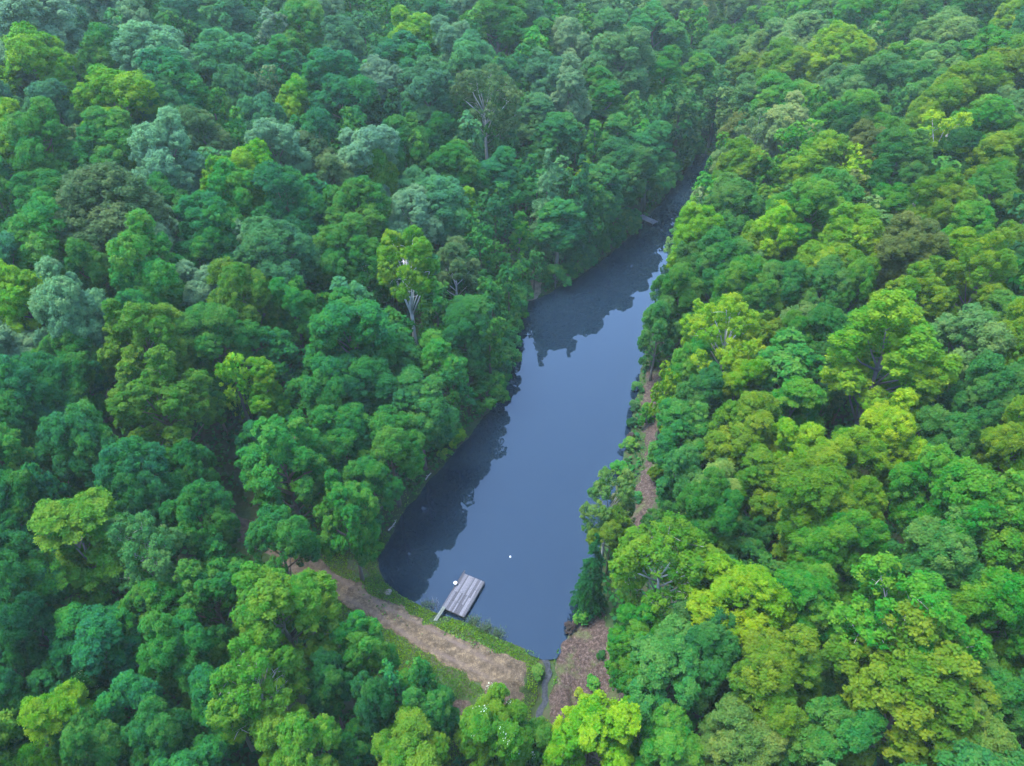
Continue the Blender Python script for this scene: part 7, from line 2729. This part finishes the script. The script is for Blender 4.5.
(122.1,184.1,15.9,1.7,8.3,"E",2),
(24.4,44.4,6.0,2.0,8.9,"D",1),
(-12.4,142.5,11.6,1.8,8.4,"G",2),
(58.3,96.0,10.8,2.0,8.8,"E",2),
(-54.6,128.0,16.9,2.1,9.2,"E",2),
(70.1,110.2,11.8,2.0,8.8,"G",2),
(34.9,242.0,13.7,1.6,8.0,"G",2),
(-59.5,75.4,13.5,2.5,10.1,"G",1),
(-58.8,179.9,18.1,2.6,10.2,"G",2),
(67.4,73.9,13.8,2.2,9.3,"T",1),
(-43.5,158.8,16.6,2.0,8.8,"G",2),
(-84.0,133.4,19.7,2.0,8.9,"E",2),
(-12.4,187.1,15.1,2.1,9.1,"E",2),
(28.9,108.0,0.2,2.0,8.9,"D",2),
(-19.5,159.2,14.0,1.8,8.5,"E",2),
(-36.9,79.9,10.3,1.6,8.0,"E",2)]
# ------------------------------------------------------------------ tree kinds: each a trunk mesh and a crown mesh at a base size
KIND = {}
def kind(shape, n_var, R, H, nl, nc, nf, size):
    out = []
    for v in range(n_var):
        seed = 100 * (ord(shape) - 90) + 7 * v
        if shape == 'c': V, a, t, lb = conifer_arrays(seed, R, H, 26, 12, 60, size)
        else: V, a, t, lb = crown_arrays(seed, R, H, shape, nl + v % 3, nc, nf, size)
        out.append((quads_mesh("crown", V, a, t, LEAF), trunk_mesh(seed, R, H, lb, shape)))
    KIND[shape] = (R, H, out)
kind('w', 1, 5.0, 21.0, 24, 34, 180, .25)
kind('r', 9, 5.0, 19.5, 14, 52, 190, .26)
kind('k', 5, 5.6, 20.5, 24, 34, 210, .26)
kind('s', 3, 5.4, 20.0, 18, 24, 160, .25)
kind('f', 2, 4.4, 18.0, 15, 36, 220, .24)
kind('t', 4, 3.2, 18.0, 14, 42, 160, .24)
kind('v', 2, 1.9, 14.0, 13, 24, 110, .21)
kind('c', 2, 3.2, 17.0, 0, 0, 0, .27)
kind('b', 3, 1.6, 3.4, 10, 24, 110, .13)

BASE = {'L': (.080, .222, .010), 'V': (.066, .160, .036), 'Y': (.056, .158, .012), 'G': (.027, .158, .018), 'E': (.022, .132, .027), 'T': (.018, .108, .031),
        'M': (.040, .130, .044), 'P': (.084, .166, .070), 'B': (.064, .118, .034), 'D': (.011, .082, .018), 'W': (.60, .66, .52)}
BASE = {k: (c[0] * .74, c[1] * .82, c[2] * .72) if k not in 'WMPT' else (c[0] * .92, c[1] * .98, c[2] * .88) for k, c in BASE.items()}
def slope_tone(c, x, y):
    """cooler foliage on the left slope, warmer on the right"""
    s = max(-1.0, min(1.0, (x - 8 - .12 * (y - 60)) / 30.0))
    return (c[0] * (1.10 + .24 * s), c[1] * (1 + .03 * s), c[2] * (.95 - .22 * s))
def jitter(c, rs, k=.16):
    f = 1 + rs.uniform(-k, k)
    return tuple(max(.004, v * f * (1 + rs.uniform(-k * .6, k * .6))) for v in c)

NAME = {'w': 'broadleaf_tree', 'r': 'broadleaf_tree', 'k': 'broadleaf_tree', 's': 'broadleaf_tree', 'f': 'broadleaf_tree', 't': 'broadleaf_tree', 'v': 'slim_tree', 'c': 'conifer_tree', 'b': 'shrub'}
rsT = random.Random(11)
for n, (x, y, z, R, H, c, s, lab) in enumerate(TREES):
    R0, H0, var = KIND[s]
    cm_, tm_ = var[rsT.randrange(len(var))]
    side = 'right' if x > 14 + .25 * y * 0 + (y - 60) * .22 else 'left'
    grp = ('shrubs and low bushes around the pond' if s == 'b' else 'conifers by the pond' if s == 'c' else 'woodland trees on the %s side of the valley' % side)
    t = thing(NAME[s], lab, 'shrub' if s == 'b' else 'tree', (x, y, z - .05), rsT.uniform(0, 2 * PI), grp)
    k = R / R0
    sc = (k * rsT.uniform(.86, 1.10), k * rsT.uniform(.90, 1.14), H / H0 * rsT.uniform(.90, 1.10))
    tr = link('trunk', tm_, t); tr.scale = sc
    pale = s in 'sw' or 'white' in lab and 'trunk' in lab
    tr.color = ((.34, .32, .28, 1) if s == 's' else (.60, .58, .54, 1)) if pale else (.085 + .05 * rsT.random(), .080 + .04 * rsT.random(), .065 + .03 * rsT.random(), 1)
    cr = link('crown', cm_, t); cr.scale = sc
    if lab.startswith('small dark green tree dotted') or 'with white specks' in lab:
        rB = np.random.RandomState(n); me = cm_; co = np.empty(len(me.vertices) * 3, np.float32); me.vertices.foreach_get('co', co); co = co.reshape(-1, 3)
        top = co[(co[:, 2] > H0 * .55) & (np.hypot(co[:, 0], co[:, 1]) > R0 * .25)]
        heads = top[rB.choice(len(top), 26)]
        P = (heads[:, None] + rB.normal(size=(26, 14, 3)) * .30).reshape(-1, 3) + np.array([0, 0, .18])
        bl = link('blossom', quads_mesh('blossom', leaf_quads(P, unit(rB.normal(size=P.shape) * .5 + np.array([0, 0, 1.0])), .18, rB), rB.uniform(0, .9, len(P)), rB.uniform(0, .1, len(P)), LEAF), t)
        bl.scale = sc; bl.color = (.34, .40, .29, 1)
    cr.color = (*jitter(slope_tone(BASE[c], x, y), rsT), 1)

# ------------------------------------------------------------------ the rest of the wood: more trees than one could tell apart
def forest():
    rs = np.random.RandomState(21); rj = random.Random(5)
    near = [crown_arrays(900 + i, 5.0, 19.5, 'r', 12 + i, 20, 16, .80)[:3] for i in range(4)]
    close = [crown_arrays(930 + i, 5.0, 19.5, 'r', 12 + i, 26, 62, .43)[:3] for i in range(4)]
    nearest = [crown_arrays(970 + i, 5.0, 19.5, 'r', 13 + i, 44, 130, .28)[:3] for i in range(3)]
    far = [crown_arrays(950 + i, 5.0, 19.5, 'r', 9 + i, 14, 7, 1.30)[:3] for i in range(3)]
    Vs, va, ti, co = [], [], [], []
    for (x, y, z, R, H, c, vis) in FOREST:
        V, a, t = (far, close, near, nearest)[vis][rs.randint(3)]
        q = rs.uniform(0, 2 * PI); ca, sa = math.cos(q), math.sin(q); k = R / 5.0
        W = np.stack([(V[:, 0] * ca - V[:, 1] * sa) * k + x, (V[:, 0] * sa + V[:, 1] * ca) * k + y, V[:, 2] * H / 19.5 + z], 1)
        Vs.append(W); va.append(a); ti.append(t)
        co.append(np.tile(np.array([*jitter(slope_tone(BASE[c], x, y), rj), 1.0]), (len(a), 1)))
        r = .016 * H; ring = [(x - r, y - r), (x + r, y - r), (x + r, y + r), (x - r, y + r)]
        for i in range(4):
            (x1, y1), (x2, y2) = ring[i], ring[(i + 1) % 4]
            Vs.append(np.array([(x1, y1, z - .3), (x2, y2, z - .3), (x2 * .4 + x * .6, y2 * .4 + y * .6, z + .7 * H), (x1 * .4 + x * .6, y1 * .4 + y * .6, z + .7 * H)]))
        va.append(np.full(4, .4)); ti.append(np.zeros(4)); co.append(np.tile(np.array([.10, .085, .07, 1.0]), (4, 1)))
    me = quads_mesh("forest", np.concatenate(Vs), np.concatenate(va), np.concatenate(ti), LEAF_FAR, {'col': np.concatenate(co)})
    tag(link("forest", me), "mixed green woodland filling the gaps and the valley beyond", "forest", None, 'stuff')
forest()

# ------------------------------------------------------------------ undergrowth and grass
def scatter(name, n, x0, x1, y0, y1, keep, size, hmax, cols, seed, label, cat, aspect=.72, upright=False):
    rs = np.random.RandomState(seed)
    x = rs.uniform(x0, x1, n); y = rs.uniform(y0, y1, n)
    k = keep(x, y); x, y = x[k > 0], y[k > 0]; kk = k[k > 0]
    z = terrain(x, y); n = len(x)
    P = np.stack([x, y, z + rs.uniform(.03, 1, n) ** 1.5 * hmax * np.clip(kk, .2, 1)], 1)
    if upright: N = unit(np.stack([rs.normal(size=n), rs.normal(size=n), .5 + 0 * x], 1))
    else: N = unit(rs.normal(size=(n, 3)) * .5 + np.array([0, 0, .8]))
    V = leaf_quads(P, N, size, rs, aspect)
    w = np.clip(.5 + .35 * wob(x, y, .45) + rs.normal(size=n) * .18, 0, 1)[:, None]
    c0, c1 = np.array(cols[0]), np.array(cols[1])
    col = np.concatenate([c0 * (1 - w) + c1 * w, np.ones((n, 1))], 1)
    me = quads_mesh(name, V, rs.uniform(0, 1, n), rs.uniform(0, .6, n), LEAF_FAR, {'col': col})
    return tag(link(name, me), label, cat, None, 'stuff')

def under_keep(x, y):
    dl = lake_dist(x, y)
    k = np.where(dl > .5, .6 + .7 * wob(x, y, .5), 0)
    k = np.where(track_depth(x, y) > -1.4, 0, k); k = np.where(litter_depth(x, y) > -.35, 0, k)
    k = np.where(beach_depth(x, y) > -.3, 0, k); k = np.where((np.abs(x + 9) < 14) & (y < 50) & (y > 31.5) & (x > -20), 0, k)
    return np.clip(k, 0, 1)
scatter("undergrowth", 230000, -85, 95, 8, 215, under_keep, .66, 1.7, [(.010, .065, .014), (.022, .115, .016)], 3, "low leafy undergrowth covering the floor beneath the trees", "undergrowth")

def grass_keep(x, y):
    dl = lake_dist(x, y); td = track_depth(x, y); dt, _ = poly_dist(x, y, TRACK)
    k = np.where((dl > .12) & (td < .15) & (dt < 9.5) & (x > -25), .42 + .50 * wob(x, y, .9) + .25 * wob(x, y, 2.6), 0)
    k = np.where((td > -.3), k * .6, k)
    k = np.where(litter_depth(x, y) > -.1, 0, k); k = np.where(patch_depth(x, y) > -.1, 0, k)
    dc, _ = poly_dist(x, y, CREEK)
    k = np.where(np.hypot(x + 7.9, y - 42.3) < 1.1 + .3 * wob(x, y, 2), 0, k)
    return np.where(dc < .75, 0, np.clip(k, 0, 1))
scatter("grass", 150000, -26, 6, 26, 58, grass_keep, .22, .42, [(.030, .110, .006), (.135, .245, .008)], 4, "bright green grass along both sides of the dirt track", "grass", .30, True)

def bank_keep(x, y):
    dl = lake_dist(x, y)
    k = np.where((dl > .1) & (dl < 3.2), .5 + .8 * wob(x, y, .7), 0)
    k = np.where(litter_depth(x, y) > .15, 0, k); k = np.where(beach_depth(x, y) > 0, 0, k)
    return np.where((x > -25) & (y > 36), np.clip(k, 0, 1), 0)
scatter("bank_vegetation", 70000, -20, 60, 38, 160, bank_keep, .30, .9, [(.020, .085, .016), (.085, .150, .028)], 6, "weedy green growth along the water's edge", "bank plants", .45)

def dry_keep(x, y):
    k = np.where(litter_depth(x, y) > .05, 1.0, 0)
    return k
scatter("fallen_leaves", 16000, 1, 25, 26, 92, dry_keep, .17, .10, [(.025, .018, .018), (.14, .105, .10)], 8, "dry fallen leaves strewn over the bare slope", "fallen leaves")
def straw_keep(x, y):
    return np.where(track_depth(x, y) > .1, .6, 0)
scatter("dry_straw", 26000, -26, 4, 30, 54, straw_keep, .24, .05, [(.055, .045, .036), (.30, .24, .17)], 9, "dry straw and twigs trodden into the dirt track", "straw", .25)

# ------------------------------------------------------------------ wooden dock, bucket, float, far dock
A_, B_, C_, D_ = (-7.9, 43.8), (-5.25, 42.55), (-2.9, 47.05), (-5.5, 48.35)
ang = math.atan2(B_[1] - A_[1], B_[0] - A_[0]); W_, L_ = 2.9, 5.05
dk = thing("plank_dock", "weathered grey plank dock standing in the pond beside the grassy dam", "dock", (A_[0], A_[1], 0), ang)
rs = random.Random(4)
mb = MB(); nb = 17; bw = W_ / nb
for i in range(nb):
    cuts = sorted([0, L_] + rs.sample([1.3, 1.7, 2.45, 2.6, 3.3, 3.6], rs.choice([1, 1, 2])))
    if i == 0: cuts[-1] = L_ + .42
    for a, b in zip(cuts, cuts[1:]):
        mb.box((bw * (i + .5), (a + b) / 2, .52 + rs.uniform(-.008, .008)), (bw * .46, (b - a) / 2 - .01, .02), rs.uniform(0, 1) ** 1.1)
mb.build("deck", M_PLANK, dk)
mb = MB()
for y in (.06, L_ / 3, 2 * L_ / 3, L_ - .06): mb.box((W_ / 2, y, .41), (W_ / 2 - .02, .05, .088))
for x in (.04, W_ - .04): mb.box((x, L_ / 2, .26), (.045, L_ / 2, .06))
mb.build("frame", M_BEAM, dk)
for x in (.12, W_ - .12):
    for y in (.22, L_ / 2, L_ - .22):
        mb = MB(); mb.tube([(x, y, -2.3), (x, y, -.5), (x, y, .497)], [.085, .08, .075], 9); mb.build("post", M_BEAM, dk)
mb = MB(); mb.tube([(W_ + .03, .15, -1.2), (W_ + .04, .14, .3), (W_ - .02, .12, 1.05)], [.035, .03, .022], 6); mb.build("mooring_stake", M_BEAM, dk)
mb = MB()
for k in (-1, 1): mb.box((.30 + k * .10, -.92, .70), (.09, 1.12, .022), .6, 0, -.08)
mb.build("gangplank", M_GANG, dk)
bk = thing("bucket", "white plastic bucket standing at the pond-side edge of the dock", "bucket", (-6.5, 46.75, .542))
mb = MB(); mb.lathe([(.15, .0), (.165, .02), (.195, .33), (.215, .335), (.215, .37), (.19, .375), (.17, .10), (.05, .09)]); mb.build("pail", M_WHITE, bk, None, True)
mb = MB(); mb.tube([(.21 * math.cos(a), .06 * math.sin(a) + .04, .35 + .10 * math.sin(a)) for a in [PI * i / 8 for i in range(9)]], [.012] * 9, 5); mb.build("handle", M_METAL, bk)
bo = thing("float", "small white float bobbing on the open water beyond the dock", "float", (-.2, 50.9, 0))
mb = MB(); mb.lathe([(.02, -.12), (.13, -.08), (.17, .0), (.16, .07)], 14); mb.build("base", M_DARK, bo, None, True)
mb = MB(); mb.lathe([(.165, .075), (.17, .14), (.13, .24), (.06, .28), (.05, .36), (.02, .37)], 14); mb.build("body", M_WHITE, bo, None, True); bo.scale = (.72, .72, .72)

fd = thing("far_dock", "small grey plank dock reaching out from the left shore at the narrow far end", "dock", (27.0, 138.6, 0), math.atan2(135.4 - 138.9, 31.3 - 28.2))
mb = MB()
for i in range(26): mb.box((.17 * i + .08, .85 + rs.uniform(-.03, .03), .45 + rs.uniform(-.008, .008)), (.078, .9, .02), rs.uniform(.75, 1.6))
mb.build("deck", M_PLANK, fd)
mb = MB()
for y in (.15, 1.55): mb.box((2.2, y, .36), (2.2, .05, .068))
mb.build("frame", M_BEAM, fd)
for x in (.6, 2.4, 4.2):
    for y in (.1, 1.6):
        mb = MB(); mb.tube([(x, y - .02 if y < 1 else y + .17, -2.2), (x, y - .02 if y < 1 else y + .17, .85)], [.07, .065], 8); mb.build("post", M_GANG, fd)
mb = MB(); mb.box((3.55, .85, .68), (.14, .62, .02), .9); mb.box((3.55, .4, .565), (.05, .05, .093)); mb.box((3.55, 1.3, .565), (.05, .05, .093)); mb.build("bench", M_PLANK, fd)

# ------------------------------------------------------------------ reeds, bank bushes, boulder, drift wood
def reed(x, y, n, h, label, dead=False):
    t = thing("reed_clump", label, "reeds", (x, y, float(terrain(np.array([x]), np.array([y]))[0])), 0, "reed clumps at the near shore")
    r = random.Random(int(x * 100 + y)); mb = MB()
    for i in range(n):
        a, d = r.uniform(0, 6.28), r.uniform(0, .75) ** .7 * .8
        bx, by = d * math.cos(a), d * math.sin(a); l = h * r.uniform(.6, 1.1); lx, ly = r.gauss(0, .22), r.gauss(0, .22)
        mb.tube([(bx, by, -.1), (bx + lx * .4, by + ly * .4, l * .6), (bx + lx, by + ly, l)], [.022, .018, .008], 4)
    mb.build("stems", M_TWIG if dead else M_REED, t)
    if not dead:
        rs2 = np.random.RandomState(int(x * 10 + 500)); m = 240
        P = np.stack([rs2.normal(size=m) * .45, rs2.normal(size=m) * .35, rs2.uniform(.1, h, m)], 1)
        l = link("leaves", quads_mesh("leaves", leaf_quads(P, unit(rs2.normal(size=(m, 3))), .26, rs2, .25), rs2.uniform(0, 1, m), rs2.uniform(0, 1, m), LEAF), t)
        l.color = (.05, .10, .045, 1)
M_REED = simple("reed_stem", lambda nt: ramp(nt, noise(nt, 3, 3), [(.3, (.06, .09, .04)), (.7, (.16, .17, .10))]), .8, .2)
reed(-4.3, 42.2, 45, .9, "reed clump just right of the plank dock's shore end")
reed(-2.9, 41.4, 55, 1.1, "greyish reed clump between the dock and the spillway")
reed(-1.6, 40.8, 45, 1.0, "last reed clump before the spillway corner")
reed(-8.6, 44.4, 16, 1.5, "sparse bare stalks at the left foot of the dock", True)
reed(-9.6, 44.3, 26, .8, "low reeds left of the dock's gangplank")
def bush(x, y, R, H, c, label):
    R0, H0, var = KIND['b']; cm_, tm_ = var[int(abs(x * 7 + y)) % 3]
    t = thing("shrub", label, "shrub", (x, y, float(terrain(np.array([x]), np.array([y]))[0]) - .05), x * 3 + y, "shrubs and low bushes around the pond")
    for nm, me in (("trunk", tm_), ("crown", cm_)):
        o = link(nm, me, t); o.scale = (R / R0, R / R0, H / H0); o.color = (.14, .12, .10, 1) if nm == "trunk" else (*c, 1)
G_, D2, Y_, BR = (.035, .17, .02), (.015, .075, .022), (.13, .20, .02), (.05, .04, .035)
bush(7.7, 42.4, 1.0, 2.1, G_, "bright green bush at the water's edge above the spillway slope")
bush(8.6, 44.6, 1.0, 2.0, (.03, .13, .03), "mid-green bush on the bank just below the dark cedar")
bush(6.3, 41.4, .7, 1.2, BR, "leafless dark brown bush touching the water by the spillway slope")
bush(9.3, 37.6, .55, .95, D2, "small round dark bush alone on the leaf-littered slope")
bush(8.3, 35.2, .8, 1.1, G_, "small bright green bush on the lower leaf-littered slope")
bush(6.9, 34.6, .55, .8, Y_, "small yellow-green bush left of the bright one on the littered slope")
bush(7.2, 32.2, 1.0, 1.4, (.03, .14, .05), "blue-green bush at the bottom of the leaf-littered slope")
bush(16.0, 59.0, .8, 1.5, (.03, .15, .05), "slender green bush in the middle of the littered bank strip")
bush(14.6, 64.8, 1.2, 1.8, G_, "green bush on the right shore beside the littered strip")
bush(16.3, 69.2, 1.2, 1.8, (.05, .17, .02), "leafy green bush on the right shore where the strip narrows")
bush(17.2, 73.6, .9, 1.5, D2, "dark bush leaning over the water on the right shore")
bush(18.1, 77.4, .9, 1.6, (.03, .11, .03), "second dark bush farther along the right shore")
bush(19.2, 81.6, 1.0, 1.8, (.03, .14, .03), "green bush at the upper end of the littered strip")
bush(16.9, 71.4, .6, .9, BR, "brown leafless bush at the water between two green shore bushes")
bush(13.6, 59.4, .9, 1.3, (.10, .12, .05), "straw-coloured weedy bush on the right shore opposite the dock")
bush(12.4, 56.3, .8, 1.6, (.07, .10, .07), "grey-green shore bush behind the pale leaning tree")
bush(2.6, 36.4, .8, .8, (.045, .13, .02), "low dark grassy bush at the dam's end beside the spillway creek")
bush(-3.2, 31.6, 1.0, 1.3, D2, "dark green bush right of the bare earth patch below the track")
bush(-7.6, 32.8, 1.2, 1.6, (.03, .15, .02), "green bush left of the bare earth patch below the track")
bush(-10.5, 34.0, 1.4, 2.0, (.04, .18, .015), "bright green bush on the grass below the track")
bush(-14.2, 37.2, 1.2, 1.8, (.025, .12, .025), "green bush behind the vivid bank-foot tree on the track's lower side")
bush(-16.5, 51.5, 1.2, 1.8, G_, "bright green bush at the pond corner near the light green ball tree")
bush(-9.2, 67.4, 1.0, 1.6, (.07, .20, .015), "yellow-green bush at the water on the left shore")

# bushes whose boughs hang over the water all along the shaded far left shore
sh = np.array(LEFT_SHORE[11:]); cum = np.r_[0, np.cumsum(np.hypot(*np.diff(sh, axis=0).T))]
rb = random.Random(8)
for i, q in enumerate(np.arange(1.0, cum[-1] - 1, 2.9)):
    x = float(np.interp(q, cum, sh[:, 0])); y = float(np.interp(q, cum, sh[:, 1]))
    if 107 < y < 113 or 133 < y < 142.5: continue
    x -= rb.uniform(.4, 1.5); R = rb.uniform(1.7, 2.9)
    bush(x, y + rb.uniform(0, .8), R, R * rb.uniform(1.7, 2.5), jitter((.014, .105, .026) if i % 3 else (.024, .135, .022), rb), "leafy bush overhanging the water along the shaded far left shore")
    bpy.data.objects[COL.objects[-2].parent.name]["group"] = "bushes overhanging the far left shore"
def boulder(x, y, r, label):
    b = bpy.data.meshes.new("boulder"); import bmesh
    bm = bmesh.new(); bmesh.ops.create_icosphere(bm, subdivisions=3, radius=r)
    for v in bm.verts:
        f = 1 + .18 * float(wob(v.co.x * 3 + x, v.co.y * 3 + v.co.z * 2, 1.1)); v.co *= f; v.co.z *= .6
    bm.to_mesh(b); bm.free(); b.materials.append(M_ROCK)
    b.polygons.foreach_set('use_smooth', np.ones(len(b.polygons), bool))
    tag(link("boulder", b, None, (x, y, float(terrain(np.array([x]), np.array([y]))[0]) + r * .25)), label, "boulder")
boulder(-14.1, 45.6, .45, "pale tan boulder in the grass between the dirt track and the pond")
def log(x, y, l, rz, label, up=.1, z=None, name="fallen_branch"):
    z = float(terrain(np.array([x]), np.array([y]))[0]) if z is None else z
    r = random.Random(int(x * 31 + y)); t = thing(name, label, "dead branch", (x, y, max(z, 0) + up), rz); mb = MB()
    pts = [(l * (i / 5 - .5), r.uniform(-.08, .08) * l * .5, r.uniform(0, .12)) for i in range(6)]
    mb.tube(pts, [.10, .095, .085, .07, .05, .02], 6)
    for i in range(6):
        a = Vector(pts[r.randrange(1, 5)]); d = Vector((r.uniform(.2, .8), r.uniform(-1, 1), r.uniform(0, .8))) * l * .2
        mb.tube([a, a + d * .6, a + d], [.045, .03, .012], 5)
    mb.build("limb", M_TWIG, t)
log(-14.9, 55.6, 1.9, 1.1, "pale dead branch lying at the left shoreline near the ball-shaped tree")
log(-.6, 89.2, 3.0, 1.4, "pale fallen branches half in the water midway along the left shore")
log(-11.2, 63.8, 1.4, 1.1, "small bleached branch at the water on the left shore")

# ------------------------------------------------------------------ hazy air
hz = bpy.data.meshes.new("haze")
hx0, hx1, hy0, hy1, hz0, hz1 = -430, 430, -130, 630, -10, 74
hz.from_pydata([(x, y, z) for z in (hz0, hz1) for x, y in ((hx0, hy0), (hx1, hy0), (hx1, hy1), (hx0, hy1))], [], [(3, 2, 1, 0), (4, 5, 6, 7), (0, 1, 5, 4), (1, 2, 6, 5), (2, 3, 7, 6), (3, 0, 4, 7)])
mh, nt, out = nmat("hazy_air")
pv = node(nt, "ShaderNodeVolumePrincipled")
pv.inputs['Color'].default_value = (.78, 1.0, .96, 1)
pv.inputs['Density'].default_value = 0.00011
nt.links.new(pv.outputs[0], out.inputs['Volume'])
hz.materials.append(mh)
tag(link("haze", hz), "thin bluish evening haze in the valley air", "haze", None, 'stuff')
